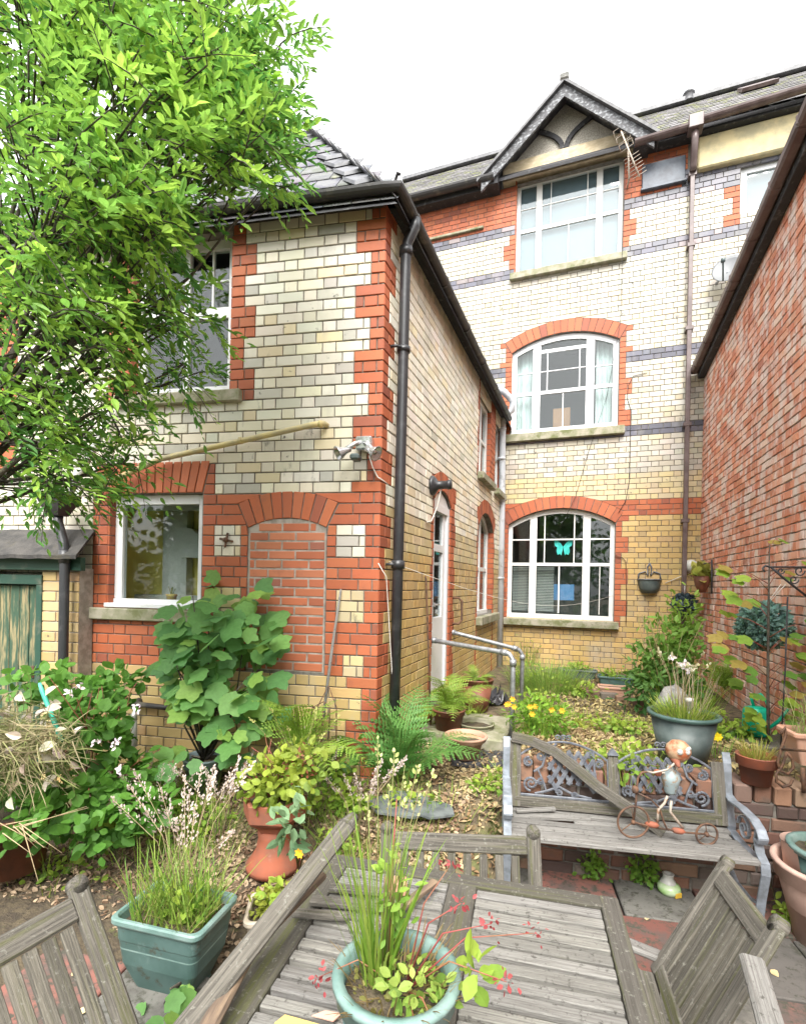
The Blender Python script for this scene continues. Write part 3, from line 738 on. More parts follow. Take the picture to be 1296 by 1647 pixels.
# kitchen behind the lower window: yellow wall, grey hood and cupboards
kr = room(FR, ext, oLow, .42, 'kitchen')
b = MB(); wbox(b, FR, 1.95, 2.2, 1.62, 2.62, -.60, -.50)
b.prism([FR.P(1.55, 2.05, -.6), FR.P(2.0, 2.05, -.6), FR.P(2.0, 2.32, -.6), FR.P(1.9, 2.32, -.6)], FR.n * .12)
wbox(b, FR, 1.45, 2.45, 1.3, 1.70, -.61, -.45); wbox(b, FR, 1.2, 2.7, 2.45, 2.56, -.28, -.24); b.build('kitchen_unit', M['kitchengrey'], ext)
wsp = FR.P(1.86, 1.635, -.17); fpt = thing('flower_pot', 'tiny yellow flower pot on the kitchen window board', 'pot', wsp)
b = MB(); b.lathe(wsp, [(0, 0), (.03, 0), (.042, .07), (.046, .072), (.046, .085), (.035, .085), (0, .07)], 14); b.build('pot', mat('yellow glaze', (.62, .48, .10), (.5, .2, .1), scale=30, rough=.4, bump=0), fpt)
b = MB()
for k in range(5): b.bar(wsp + Vector((0, 0, .07)), wsp + Vector((rnd.uniform(-.04, .04), rnd.uniform(-.01, .01), .13 + rnd.random() * .03)), .008, .003)
b.build('sprig', M['stem'], fpt)
# door: white plastic, set in the arch
b = MB(); wbox(b, SD, 4.865, 4.93, .72, 2.70, -.10, -.02); wbox(b, SD, 5.43, 5.495, .72, 2.70, -.10, -.02); wbox(b, SD, 4.93, 5.43, 2.62, 2.70, -.10, -.02)
wbox(b, SD, 4.93, 5.43, .72, 1.5, -.085, -.045); wbox(b, SD, 4.93, 5.02, 1.5, 2.62, -.085, -.045); wbox(b, SD, 5.34, 5.43, 1.5, 2.62, -.085, -.045); wbox(b, SD, 5.02, 5.34, 2.2, 2.28, -.085, -.045)
b.prism([SD.P(4.87, 2.70, -.03), SD.P(5.49, 2.70, -.03), SD.P(5.36, 2.79, -.03), SD.P(5.18, 2.835, -.03), SD.P(5.0, 2.79, -.03)], SD.n * -.05)
dr = b.build('door', M['upvc'], ext)
for z0, z1 in ((1.5, 2.2), (2.28, 2.62)):
    b = MB(); wbox(b, SD, 5.02, 5.34, z0, z1, -.07, -.065, bev=0); b.build('pane', M['glass'], dr)
b = MB(); wbox(b, SD, 4.95, 4.98, 1.62, 1.66, -.045, -.005); b.tube([SD.P(4.965, 1.64, -.01), SD.P(5.08, 1.64, .0)], .009, 8); b.build('handle', M['chrome'], dr)
b = MB(); wbox(b, SD, 4.8, 5.56, .58, .70, -.12, .03, bev=.01); b.build('doorstep', M['stone'], ext)
b = MB(); wbox(b, SD, 4.84, 5.52, .4, 2.9, -.26, -.24); b.build('door_lining', M['dark'], ext)  # flat dark sheet standing in for the unlit interior behind the door glass
# wall tie star and roof
b = MB()
for k in range(4):
    a = k * math.pi / 2 + .2; b.bar(FR.P(1.255, 2.17, .012), FR.P(1.255 + .06 * math.cos(a), 2.17 + .06 * math.sin(a), .012), .018, .012, up=FR.n)
b.lathe(FR.P(1.255, 2.17, .012), [(.0, .03), (.02, .02), (.022, 0)], 8, M=Matrix.Rotation(R(90), 3, 'X')); b.build('wall_tie', M['rust'], ext)
# roof: eaves board, slates, hip tiles, gutter
TP = math.tan(R(53)); EV = 4.80
inF = Vector((-math.sin(AL), math.cos(AL), 0)); C0 = Vector((XS_, 3.472, 0))
def hip(d): return C0 + Vector((-d, .842 * d, 0)) + Vector((0, 0, EV + TP * d))     # point on the hip line
def slope_front(s_, d): return FR.P(s_, 0) + inF * d + Vector((0, 0, EV + TP * d))
def slope_side(y, d): return Vector((XS_ - d, y, EV + TP * d))
sl_ = []
LEN = .24
for r in range(11):
    d0, d1 = -.11 + r * LEN * math.cos(R(53)), -.11 + (r + 1.25) * LEN * math.cos(R(53))
    s_ = -.2 + (r % 2) * .11
    while s_ < 3.9:
        hipS = (FR.P(0, 0) - hip(d0)).xy.dot(Vector((math.cos(AL), math.sin(AL))))   # a of the hip at this course
        l, rr_ = s_ + .004, s_ + .216
        if rr_ > hipS + .06:
            l = max(l, hipS - .02)
            up = Vector((0, 0, .012)) + FR.n * .008
            c = tuple(rnd.uniform(.75, 1.35) * q for q in (1, 1, 1.03))
            p = [slope_front(l, d0) + up, slope_front(rr_, d0) + up, slope_front(rr_, d1), slope_front(l, d1)]
            t = (Vector((0, 0, 1)) - inF * TP).normalized() * .0 + Vector((0, 0, -.009))
            vs = p + [q + t for q in p]
            sl_.append(([vs[4], vs[5], vs[6], vs[7], vs[0], vs[1], vs[2], vs[3]], [(0, 1, 2, 3), (7, 6, 5, 4), (4, 5, 1, 0), (5, 6, 2, 1), (6, 7, 3, 2), (7, 4, 0, 3)], c))
        s_ += .22
    y = 3.2 + (r % 2) * .11
    while y < 9.0:
        hy = hip(d0).y
        if y + .21 > hy:
            l = max(y, hy - .02); up = Vector((.008, 0, .012)); c = tuple(rnd.uniform(.75, 1.35) * q for q in (1, 1, 1.03))
            p = [slope_side(l, d0) + up, slope_side(y + .212, d0) + up, slope_side(y + .212, d1), slope_side(l, d1)]
            vs = [q + Vector((0, 0, -.009)) for q in p] + p
            sl_.append((vs, [(3, 2, 1, 0), (4, 5, 6, 7), (0, 1, 5, 4), (1, 2, 6, 5), (2, 3, 7, 6), (3, 0, 4, 7)], c))
        y += .22
b = MB()
b.add([slope_front(-.1, -.13) - Vector((0, 0, .02)), slope_front(3.95, -.13) - Vector((0, 0, .02)), slope_front(3.95, 1.6) - Vector((0, 0, .02)), hip(1.6) - Vector((0, 0, .02)), slope_side(9.0, 1.6) - Vector((0, 0, .02)), slope_side(9.0, -.13) - Vector((0, 0, .02)), hip(-.13) - Vector((0, 0, .02))], [(6, 1, 2, 3), (6, 3, 4, 5)])
rf = b.build('roof', M['blackpaint'], ext)
place_pieces(sl_, rf, M['slate'], 'slate', 'slating', 120)
for k in range(7):
    d0, d1 = -.06 + k * .17, -.06 + (k + 1) * .17 + .03
    p0, p1 = hip(d0) + Vector((0, 0, .085)), hip(d1) + Vector((0, 0, .035))
    ax = (p1 - p0).normalized(); b = MB()
    lf = (slope_front(1, 0) - slope_front(0, 0)).normalized(); rt_ = Vector((0, 1, 0))
    nL = (lf - ax * lf.dot(ax)).normalized(); nR = (rt_ - ax * rt_.dot(ax)).normalized()
    q0, q1, q2 = p0 + nL * .20, p0, p0 + nR * .05; q3, q4, q5 = p1 + nL * .20, p1, p1 + nR * .05
    dn = Vector((0, 0, -.03)); kk = rnd.uniform(.9, 1.6)
    b.add([q0, q1, q2, q3, q4, q5] + [q + dn for q in (q0, q1, q2, q3, q4, q5)], [(0, 1, 4, 3), (1, 2, 5, 4), (9, 10, 7, 6), (10, 11, 8, 7), (0, 6, 7, 1), (1, 7, 8, 2), (3, 4, 10, 9), (4, 5, 11, 10), (0, 3, 9, 6), (2, 8, 11, 5)], (kk, kk, kk * 1.04))
    b.build('hip_tile', M['ridge'], rf)
b = MB(); hp = hip(-.08)
b.tube([hp + Vector((0, 0, -.02)), hp + Vector((.02, -.02, .10)), hp + Vector((.045, -.03, .15)), hp + Vector((.06, -.03, .13))], .012, 6); b.build('hip_iron', M['gutter'], rf)
b = MB()     # soffit and fascia
b.prism([FR.P(-.08, 4.715, -.05), FR.P(3.9, 4.715, -.05), FR.P(3.9, 4.715, .075), FR.P(-.08, 4.715, .075)], (0, 0, .10))
b.prism([SD.P(3.42, 4.715, .075), SD.P(8.9, 4.715, .075), SD.P(8.9, 4.715, -.05), SD.P(3.42, 4.715, -.05)], (0, 0, .079)); b.build('fascia', M['blackpaint'], ext)
def gutter(pts, parent, mt, r=.06, name='gutter', n=8):
    """half-round trough with a thick lip along pts"""
    b = MB(); pts = [Vector(p) for p in pts]
    vs = []; fs = []
    for i, p in enumerate(pts):
        t = (pts[min(i + 1, len(pts) - 1)] - pts[max(i - 1, 0)]).normalized(); sdv = t.cross(Vector((0, 0, 1))).normalized()
        for rr_, rev in ((r, 1), (r * .88, -1)):
            for k in range(n + 1):
                a = math.pi * (k if rev > 0 else n - k) / n; vs.append(p + sdv * (math.cos(a) * rr_) - Vector((0, 0, math.sin(a) * rr_)))
    w_ = 2 * (n + 1)
    for i in range(len(pts) - 1):
        for k in range(w_): fs.append((i * w_ + k, i * w_ + (k + 1) % w_, (i + 1) * w_ + (k + 1) % w_, (i + 1) * w_ + k))
    fs += [tuple(range(w_))[::-1], tuple(range((len(pts) - 1) * w_, len(pts) * w_))]
    b.add(vs, fs, smooth=False); return b.build(name, M[mt], parent)
gc = hip(-.13); gc.z = EV - .055
gu = gutter([FR.P(3.9, EV - .04, .12), FR.P(.9, EV - .05, .12), gc + Vector((-.1, -.017, 0)), gc, gc + Vector((0, .12, 0)), SD.P(6, EV - .05, .12), SD.P(8.72, EV - .055, .12)], ext, 'gutter', .05)
for p, t in [(FR.P(.75, EV - .05, .12), FR.d), (FR.P(2.2, EV - .045, .12), FR.d)] + [(SD.P(y, EV - .05, .12), SD.d) for y in (3.75, 4.6, 5.5, 6.4, 7.3, 8.2)]:
    b = MB(); s2 = t.cross(Vector((0, 0, 1))); b.tube([p - t * .02 - Vector((0, 0, 0))] + [p + t * .02], .056, 12, cap=True); b.build('gutter_joint', M['gutter'], gu)

# ================================================================== back of the house
hs_ = thing('terraced_house', 'tall banded cream brick house back with red arches and attic gable', 'building', (0, YR_, .4))
z_r0 = .35
o0 = Arch(-1.405, .352, 1.30, 2.93, .27, .22)
o1 = Arch(-1.40, .356, 4.52, 5.97, .24, .23)
o2 = Arch(-1.38, .37, 7.36, 9.02, 0, 0)
o3 = Arch(2.02, 2.9, 7.62, 8.36, 0, 0)
opR = [o0, o1, o2, o3]
def zoneR(i, z):
    c = int(round((z - z_r0) / CR - .5))
    lng = (c // 3) % 2 == 0
    q = .20 if lng else .10
    if z > 8.27: return [(-3.4, 1.22, RED), (1.22, 3.4, BLUE)] if z < 8.5 else [(-3.4, 1.3, RED)]
    if z > 8.09: return [(-3.4, 3.4, BLUE)]
    base = None
    for lo_, hi_ in ((7.28, 7.445), (5.52, 5.69), (4.33, 4.50)):
        if lo_ < z < hi_: return ([(-3.4, -1.55 + .05, BLUE), (-1.5, .46, RED), (.46, 3.4, BLUE)] if z > 5 and z < 6 else [(-3.4, 3.4, BLUE)])
    if 3.05 < z < 3.31: return [(-3.4, 3.4, RED)]
    base = PALE if z > 3.75 else (PALEYEL if z > 3.3 else YELLOW)
    if z > 7.445: sp = [(-1.38 - q, -1.38, RED), (.37, .37 + q, RED), (1.92 if lng else 1.8, 2.02, RED)]
    elif 4.5 < z < 6.2: sp = [(-1.40 - q, -1.40, RED), (.356, .356 + q, RED)]
    elif 1.25 < z < 3.05: sp = [(-1.405 - .1, -1.405, RED), (.352, .352 + q, RED)]
    else: sp = []
    cur = -3.4; s_ = []
    for a0, a1, pl in sp: s_ += [(cur, a0, base), (a0, a1, pl)]; cur = a1
    return s_ + [(cur, 3.4, base)]
outR = lay(RW, z_r0, z_r0 + CR * 99, CR, zoneR, opR, joint=.0085)
ring(RW, o0, 17, RED, outR); ring(RW, o1, 17, RED, outR)
jamb_bricks(RW, o2, [(-1.38, 1)], RED, outR, CR, z_r0); jamb_bricks(RW, o0, [(-1.405, 1)], RED, outR, CR, z_r0); jamb_bricks(RW, o1, [(-1.40, 1)], RED, outR, CR, z_r0)
rw = backing(RW, -3.4, 3.4, 0, lambda a: 8.96, [o for o in opR if o is not o2] + [Arch(-1.38, .37, 7.36, 8.959)], M['mortar'], 'back_wall', hs_)
allR = [(x, rw, M['brick']) for x in outR['B']] + [(x, rw, M['redbrick']) for x in outR['R']]
allR.sort(key=lambda t: -seen(t[0][0]))
for (v, f, c), par, mt in allR[:300]: MB().add(v, f, c).build('brick', mt, par)
rest = {}
for (v, f, c), par, mt in allR[300:]: rest.setdefault(mt.name, (par, mt, MB()))[2].add(v, f, c)
for par, mt, b in rest.values(): tag(b.build('brickwork', mt, par), kind='stuff')
sill(RW, hs_, -1.52, .43, 1.175, 1.295, .10); sill(RW, hs_, -1.48, .46, 4.38, 4.515, .09); sill(RW, hs_, -1.45, .44, 7.24, 7.355, .09)
tb = .02
grid_window(RW, hs_, o0, .08, 'oldwhite', 'glass', .075, [(-.97, .12), (-.09, .12)], [(2.24, .055)],
            sub_v=[(-.79, -.77, 2.27, 3.2), (-.30, -.28, 2.27, 3.2), (-.54, -.515, 1.4, 2.22), (.12, .135, 1.4, 2.22)], sub_h=[(-1.33, -1.03, 2.66, 2.685), (-.91, -.15, 2.66, 2.685), (-.03, .28, 2.66, 2.685)])
grid_window(RW, hs_, o1, .06, 'upvc', 'glass', .09, [(-.97, .13), (-.09, .13)], [(5.24, .06)],
            sub_v=[(-.80, -.782, 5.27, 5.92), (-.27, -.252, 5.27, 5.92), (-.53, -.512, 4.62, 5.2)], sub_h=[(-1.3, -1.04, 5.60, 5.616), (-.90, -.16, 5.60, 5.616), (-.02, .26, 5.58, 5.596), (-.90, -.16, 5.93, 5.99)])
grid_window(RW, hs_, o2, .09, 'oldwhite', 'skyglass', .07, [(-.99, .10), (.0, .10)], [(8.16, .06)],
            sub_v=[(-.80, -.785, 8.19, 8.95), (-.20, -.182, 8.19, 8.95), (-.50, -.485, 7.45, 8.13)], sub_h=[(-1.31, -1.04, 8.55, 8.565), (-.94, -.05, 8.55, 8.568), (.05, .3, 8.55, 8.568)])
grid_window(RW, hs_, o3, .06, 'upvc', 'skyglass', .09, [], [])
room(RW, hs_, o0, 1.2, 'roomwall'); room(RW, hs_, o1, 1.5, 'roomwall'); room(RW, hs_, o2, .8, 'net', dep=.18, pad=.02); room(RW, hs_, o3, .5, 'net', dep=.15, pad=.02)
for o in (o2, o3):
    b = MB(); wbox(b, RW, o.a0 + .02, o.a1 - .02, o.z0 + .02, o.top - .02, -.185, -.175, bev=0); b.build('blind', M['net'], hs_)
b = MB()       # gathered curtains at the first-floor window
for a0, a1 in ((-1.36, -1.03), (.0, .30)):
    n = 26; vs = []
    for k in range(n + 1):
        a = a0 + (a1 - a0) * k / n; dd = -.24 + .022 * math.sin(k * 1.9) + .01 * math.sin(k * .7)
        vs += [RW.P(a, 4.55, dd), RW.P(a + .02 * math.sin(k), 6.1, dd)]
    b.add(vs, [(2 * k, 2 * k + 2, 2 * k + 3, 2 * k + 1) for k in range(n)], smooth=True)
b.build('curtain', M['curtain'], hs_)
b = MB(); wbox(b, RW, -.72, -.42, 4.62, 5.12, -.75, -.6); b.build('chair_back', M['amber'], hs_)
b = MB()       # venetian blind pulled half down behind the ground-floor window
for z in np.arange(1.42, 2.2, .028): wbox(b, RW, -1.33, -.62, z, z + .015, -.24, -.225, bev=0)
b.build('blind', M['kitchengrey'], hs_)
b = MB(); wbox(b, RW, -.62, -.28, 1.62, 1.9, -.35, -.25); b.build('box', M['bluebox'], hs_)
b = MB()       # paper butterfly stuck to the inside of the glass
for sx in (-1, 1):
    c = (-.47, 2.55)
    up_ = [(0, 0), (.05, .07), (.13, .14), (.15, .10), (.14, .02), (.10, -.01), (.11, -.08), (.09, -.14), (.05, -.12), (.03, -.15), (.01, -.06)]
    b.prism([RW.P(c[0] + sx * x, c[1] + z, -.145) for x, z in up_], RW.n * .003)
b.build('paper_butterfly', M['butterfly'], hs_)
# gable: pebbledash, cream beam, curved braces, bargeboards, roof
GX, GZ = -.58, 10.05
b = MB(); b.prism([RW.P(-1.5, 9.3, -.02), RW.P(.36, 9.3, -.02), RW.P(GX, GZ + .1, -.02)], RW.n * -.15); gb = b.build('gable', M['stucco'], hs_)
b = MB(); wbox(b, RW, -1.62, .6, 9.03, 9.36, -.14, .03, bev=.01); b.build('gable_beam', M['beam'], hs_)
for sx in (-1, 1):
    b = MB(); pts = []
    for k in range(9):
        t = k / 8; pts.append((GX + sx * (.03 + .40 * t ** 1.6), 9.36 + .42 * t ** .75))
    for k in range(8):
        b.bar(RW.P(*pts[k], .005), RW.P(*pts[k + 1], .005), .075, .04, up=RW.n)
    b.build('brace', M['blackpaint'], gb)
for sx in (-1, 1):
    e = (GX + sx * 1.36, GZ + .13 - 1.36 * .91); t_ = (GX, GZ + .13)
    b = MB(); b.prism([RW.P(*e, .32), RW.P(e[0], e[1] - .20, .32), RW.P(GX, t_[1] - .20, .32), RW.P(*t_, .32)], RW.n * -.04)
    L = b.v; b.g = [((v.x - GX) * 1.4, (v.z + .91 * abs(v.x - GX)) * 1.0, 0) for v in b.v]; b.build('bargeboard', M['barge'], hs_)
    b = MB(); e2 = (GX + sx * 1.43, t_[1] - 1.43 * .91 + .01)
    b.prism([RW.P(e2[0], e2[1], .38), RW.P(e2[0], e2[1] + .055, .38), RW.P(GX, t_[1] + .065, .38), RW.P(GX, t_[1] + .01, .38)], RW.n * -2.6); b.build('gable_roof', M['slate'], hs_)
    b = MB(); b.prism([RW.P(GX + sx * 1.08, 8.86, -.1), RW.P(GX + sx * 1.30, 8.86, -.1), RW.P(GX + sx * 1.30, 8.98, -.1), RW.P(GX + sx * 1.08, 9.18, -.1)], RW.n * .38); b.build('eaves_box', M['blackpaint'], hs_)
b = MB(); wbox(b, RW, GX - .07, GX + .07, GZ + .15, GZ + .26, .20, .40, bev=.02); b.build('finial', M['rock'], hs_)
# main roof
PT = math.tan(R(45))
def mroof(x, d): return Vector((x, YR_ - .22 + d, 9.0 + PT * d))
lst = []
for r in range(15):
    d0, d1 = r * .165, (r + 1.3) * .165; x = -4.4 + (r % 2) * .13
    while x < 4.4:
        if not (GX - 1.4 + d0 * 1.1 < x + .13 < GX + 1.4 - d0 * 1.1 and d0 < 1.2):
            up = Vector((0, -.008, .014 + rnd.random() * .006)); p = [mroof(x + .003, d0) + up, mroof(x + .255, d0) + up, mroof(x + .255, d1), mroof(x + .003, d1)]
            k = rnd.uniform(.7, 1.35)
            lst.append(([q - Vector((0, 0, .01)) for q in p] + p, [(3, 2, 1, 0), (4, 5, 6, 7), (0, 1, 5, 4), (1, 2, 6, 5), (2, 3, 7, 6), (3, 0, 4, 7)], (k, k, k * 1.02)))
        x += .26
b = MB(); b.prism([mroof(-4.4, 0) - Vector((0, 0, .03)), mroof(4.4, 0) - Vector((0, 0, .03)), mroof(4.4, 2.45) - Vector((0, 0, .03)), mroof(-4.4, 2.45) - Vector((0, 0, .03))], (0, 0, -.05)); mr = b.build('roof', M['blackpaint'], hs_)
place_pieces(lst, mr, M['moss_slate'], 'slate', 'slating', 150)
b = MB(); b.bar(mroof(-4.4, 2.45) + Vector((0, 0, .04)), mroof(4.4, 2.45) + Vector((0, 0, .04)), .25, .08); b.build('ridge', M['ridge'], mr)
b = MB(); b.lathe(mroof(1.6, 2.4) + Vector((0, 0, .04)), [(.11, 0), (.10, .14), (.12, .15), (.09, .2)], 10); b.build('roof_vent', M['ridge'], mr)
b = MB(); b.bar(mroof(2.35, 1.9) + Vector((0, 0, .07)), mroof(2.9, 1.9) + Vector((0, 0, .07)), .5, .06, up=(0, -.67, .74)); b.build('roof_light', M['brownpipe'], mr)
b = MB(); wbox(b, RW, 1.42, 3.4, 8.40, 8.90, -.05, .10, bev=.02); b.build('rendered_cornice', M['render'], hs_)
b = MB(); wbox(b, RW, .64, 1.26, 8.32, 8.72, -.02, .045, bev=.01); wbox(b, RW, .62, 1.28, 8.29, 8.335, -.02, .07, bev=.01); b.build('lead_flashing', mat('lead sheet', (.055, .065, .085), (.10, .12, .15), scale=6, rough=.45, bump=.2), hs_)
b = MB(); wbox(b, RW, -3.3, -1.95, 8.30, 8.345, -.02, .05, bev=.008); b.build('tile_ledge', M['stone'], hs_)
gutter([RW.P(-3.4, 9.0, .30), RW.P(-1.72, 8.98, .30)], hs_, 'gutter', .085)
for q in ((-3.4, -1.8, 8.86), (.62, 3.4, 8.9)): b = MB(); wbox(b, RW, q[0], q[1], q[2], 9.0, .0, .2, bev=.0); b.build('soffit', M['blackpaint'], hs_)
g2 = gutter([RW.P(.50, 8.90, .32), RW.P(1.3, 8.93, .32)], hs_, 'brownpipe', .07); gutter([RW.P(1.32, 8.97, .33), RW.P(3.3, 9.06, .33)], hs_, 'brownpipe', .07)
b = MB(); wbox(b, RW, 1.24, 1.44, 8.82, 9.02, .22, .42, bev=.01); b.tube([RW.P(1.34, 8.85, .32), RW.P(1.34, 8.70, .32), RW.P(1.35, 8.42, .16), RW.P(1.35, 8.36, .13)], .05, 10); b.build('gutter_outlet', M['brownpipe'], hs_)
dp = thing('downpipe', 'square brown plastic downpipe running down the back of the tall house', 'pipe', RW.P(1.35, .6, .1))
b = MB(); wbox(b, RW, 1.318, 1.382, .55, 8.40, .06, .124, bev=.006); b.build('pipe', M['brownpipe'], dp)
for z in (2.9, 4.4, 5.9, 7.2, 8.3):
    b = MB(); wbox(b, RW, 1.295, 1.405, z, z + .06, .0, .132, bev=.004); b.build('bracket', M['brownpipe'], dp)

# ================================================================== neighbour's red wall
nb = thing('neighbouring_building', 'weathered salmon red brick side wall of the neighbouring building', 'building', NB.P(0, .3))
CN = .0815
def ntop(a): return 5.22 + .112 * a
def zoneN(i, z): return [(max(0, (z - 5.2) / .112), 8.2, SALMON)] if z > 5.2 else [(0, 8.2, SALMON)]
outN = lay(NB, .1, .1 + CN * 74, CN, zoneN, (), joint=.012, jz=.013, rough=.004)
nw = backing(NB, 0, 8.2, -.1, ntop, [], M['greymortar'], 'side_wall', nb, d=-.010)
place_pieces([x for k in outN.values() for x in k], nw, M['oldbrick'], 'brick', 'brickwork', 300)
ga = [NB.P(a, ntop(a) + .03, .15) for a in (0.05, 2, 4, 6, 8.2)]
b = MB()
for p, q in zip(ga[:-1], ga[1:]): b.bar(p, q, .11, .10, col=(1, 1, 1), bev=.02)
gn = b.build('gutter', M['brownpipe'], nb)
b = MB()
for p, q in zip(ga[:-1], ga[1:]): b.bar(p + NB.n * -.10 - Vector((0, 0, .05)), q + NB.n * -.10 - Vector((0, 0, .05)), .09, .14, bev=.004)
b.build('fascia', M['blackpaint'], nb)
for a in np.arange(.3, 5.5, .62):
    p = NB.P(a, ntop(a) + .03, .15); t = (NB.P(a + 1, ntop(a + 1), .15) - NB.P(a, ntop(a), .15)).normalized()
    b = MB(); b.bar(p - t * .025, p + t * .025, .125, .115, bev=.02); b.build('gutter_joint', M['brownpipe'], gn)
b = MB(); b.prism([NB.P(0, ntop(0) + .1, .1), NB.P(8.2, ntop(8.2) + .1, .1), NB.P(8.2, ntop(8.2) + 1.2, -1.6), NB.P(0, ntop(0) + 1.2, -1.6)], (0, 0, -.05)); b.build('roof', M['slate'], nb)

# ================================================================== garden shed on the left
SH = Wall(tuple((FR.P(2.47, 0, .16)).xy), tuple(FR.d.xy), tuple(FR.n.xy))
shd = thing('garden_shed', 'lean-to shed with flaking green plank door and dark sheet roof', 'shed', SH.P(.4, .2))
def zoneH(i, z): return [(0, .36, TAN), (1.05, 1.7, TAN)]
outH = lay(SH, .15, .15 + CF * 21, CF, zoneH, ())
b = MB(); wbox(b, SH, .002, .36, .0, 1.92, -.15, -.009, bev=0); wbox(b, SH, 1.05, 1.7, .0, 1.92, -.15, -.009, bev=0); shw = b.build('wall', M['palemortar'], shd)
place_pieces(outH['B'], shw, M['brick'], 'brick', 'brickwork', 100)
b = MB(); wbox(b, SH, .345, .40, .1, 1.86, -.1, .012); wbox(b, SH, 1.0, 1.06, .1, 1.86, -.1, .012); wbox(b, SH, .345, 1.06, 1.78, 1.86, -.1, .016); b.build('door_frame', M['greenpaint'], shd)
b = MB(); wbox(b, SH, .405, .998, .12, 1.775, -.06, -.05); sdoor = b.build('door', M['greenpaint'], shd)
for k in range(6): b = MB(); wbox(b, SH, .408 + k * .098, .408 + k * .098 + .092, .13, 1.77, -.055, -.028 + rnd.random() * .004); b.build('plank', M['shedwood'], sdoor)
b = MB(); wbox(b, SH, .43, .46, 1.0, 1.1, -.03, -.01); b.lathe(SH.P(.445, 1.05, .01), [(.0, .02), (.02, .015), (.02, -.02)], 10, M=Matrix.Rotation(R(90), 3, 'X')); b.build('latch', M['rust'], sdoor)
b = MB(); wbox(b, SH, -.06, 1.75, 1.90, 2.01, .0, .05); b.build('fascia', M['greenpaint'], shd)
b = MB(); n = 22
P0 = [SH.P(-.10 + 1.9 * k / n, 2.02 + .004 * math.sin(k * 2.1), .14) for k in range(n + 1)]; P1 = [SH.P(.16 + 1.64 * k / n, 2.62, -.62) for k in range(n + 1)]
b.add(P0 + P1 + [p - Vector((0, 0, .03)) for p in P0 + P1], [(k, k + 1, n + 2 + k, n + 1 + k) for k in range(n)] + [(2 * n + 2 + k, 3 * n + 3 + k, 3 * n + 4 + k, 2 * n + 3 + k) for k in range(n)] + [(2 * n + 2 + k, 2 * n + 3 + k, k + 1, k) for k in range(n)] + [(0, n + 1, 3 * n + 3, 2 * n + 2), (n, 3 * n + 2, 4 * n + 3, 2 * n + 1)])
b.build('roof', mat('felt roof', (.028, .027, .026), (.065, .06, .055), (.06, .052, .03), scale=7, rough=.9, bump=.8, bdist=.01), shd)
hp_ = thing('hopper_downpipe', 'black rainwater hopper and cranked downpipe between the shed and the kitchen window', 'pipe', FR.P(2.52, .2, .3))
b = MB(); c = FR.P(2.62, 2.42, .22)
for z0, z1, s0, s1 in ((0, .09, .085, .115), (-.08, 0, .05, .085)):
    vs = []
    for z, s_ in ((z0, s0), (z1, s1)):
        for sx, sy in ((-1, -1), (1, -1), (1, 1), (-1, 1)): vs.append(c + FR.d * (sx * s_) + FR.n * (sy * s_) + Vector((0, 0, z)))
    b.add(vs, [(0, 1, 5, 4), (1, 2, 6, 5), (2, 3, 7, 6), (3, 0, 4, 7), (3, 2, 1, 0)])
b.build('hopper', M['blackpipe'], hp_)
b = MB(); b.tube([c + Vector((0, 0, -.06)), c + Vector((0, 0, -.13)), FR.P(2.545, 2.13, .24), FR.P(2.52, 2.02, .25), FR.P(2.515, 1.2, .25), FR.P(2.51, .3, .25)], .036, 12); b.tube([FR.P(2.52, 2.06, .25), FR.P(2.52, 1.96, .25)], .043, 12); b.build('pipe', M['blackpipe'], hp_)
b = MB(); b.tube([FR.P(2.30, 3.25, .05), FR.P(2.42, 2.9, .10), FR.P(2.58, 2.45, .2)], .028, 10); b.build('waste_pipe', M['whiteplastic'], hp_)

# ================================================================== low terrace wall behind the bench
rwd = Vector((math.cos(R(9.2)), math.sin(R(9.2)), 0)); rwn = Vector((math.sin(R(9.2)), -math.cos(R(9.2)), 0))
TW = Wall((.4, 3.47), tuple(rwd.xy), tuple(rwn.xy))
tw = thing('terrace_wall', 'low old brick terrace wall with brick-on-edge coping behind the bench', 'wall', TW.P(-.5, 0))
GB = [((.17, .085, .055), 4), ((.13, .068, .05), 3), ((.085, .055, .046), 3), ((.20, .12, .08), 2), ((.15, .12, .10), 1.4)]
b = MB(); wbox(b, TW, -.84, 1.6, -.1, .58, -.30, -.012, bev=0); twc = b.build('wall_core', M['mortar'], tw)
lst = []
for i in range(7):
    a = -.84 + rnd.uniform(0, .05)
    while a < 1.55:
        L = rnd.choice([.21, .105, .21, .15, .105])
        e = lambda: rnd.uniform(-.005, .005)
        z0, z1 = .0 + i * .083 + .006, .0 + (i + 1) * .083 - .006
        lst.append(brickpoly(TW, [(a + e(), z0 + e()), (a + L + e(), z0 + e()), (a + L + e(), z1 + e()), (a + e(), z1 + e())], pick(GB, .2), rnd.uniform(-.006, .012), .05, .008)); a += L + .014
place_pieces(lst, twc, M['wallbrick'], 'brick', 'brickwork', 300)
a = -.84
while a < 1.6:
    wd = rnd.uniform(.098, .108); b = MB()
    Mx = Matrix((TW.d, -TW.n, Vector((0, 0, 1)))).transposed().to_4x4(); Mx.translation = TW.P(a + wd / 2, .635 + rnd.uniform(-.008, .008), -.11 + rnd.uniform(-.01, .01))
    b.box(None, (wd - .01, .225, .11), pick([((.25, .135, .085), 4), ((.20, .10, .068), 3), ((.28, .18, .12), 2), ((.16, .10, .08), 1)], .2), bev=.009, M=Mx @ Matrix.Rotation(rnd.uniform(-.03, .03), 4, 'Z')); b.build('coping_brick', M['wallbrick'], tw); a += wd + .004
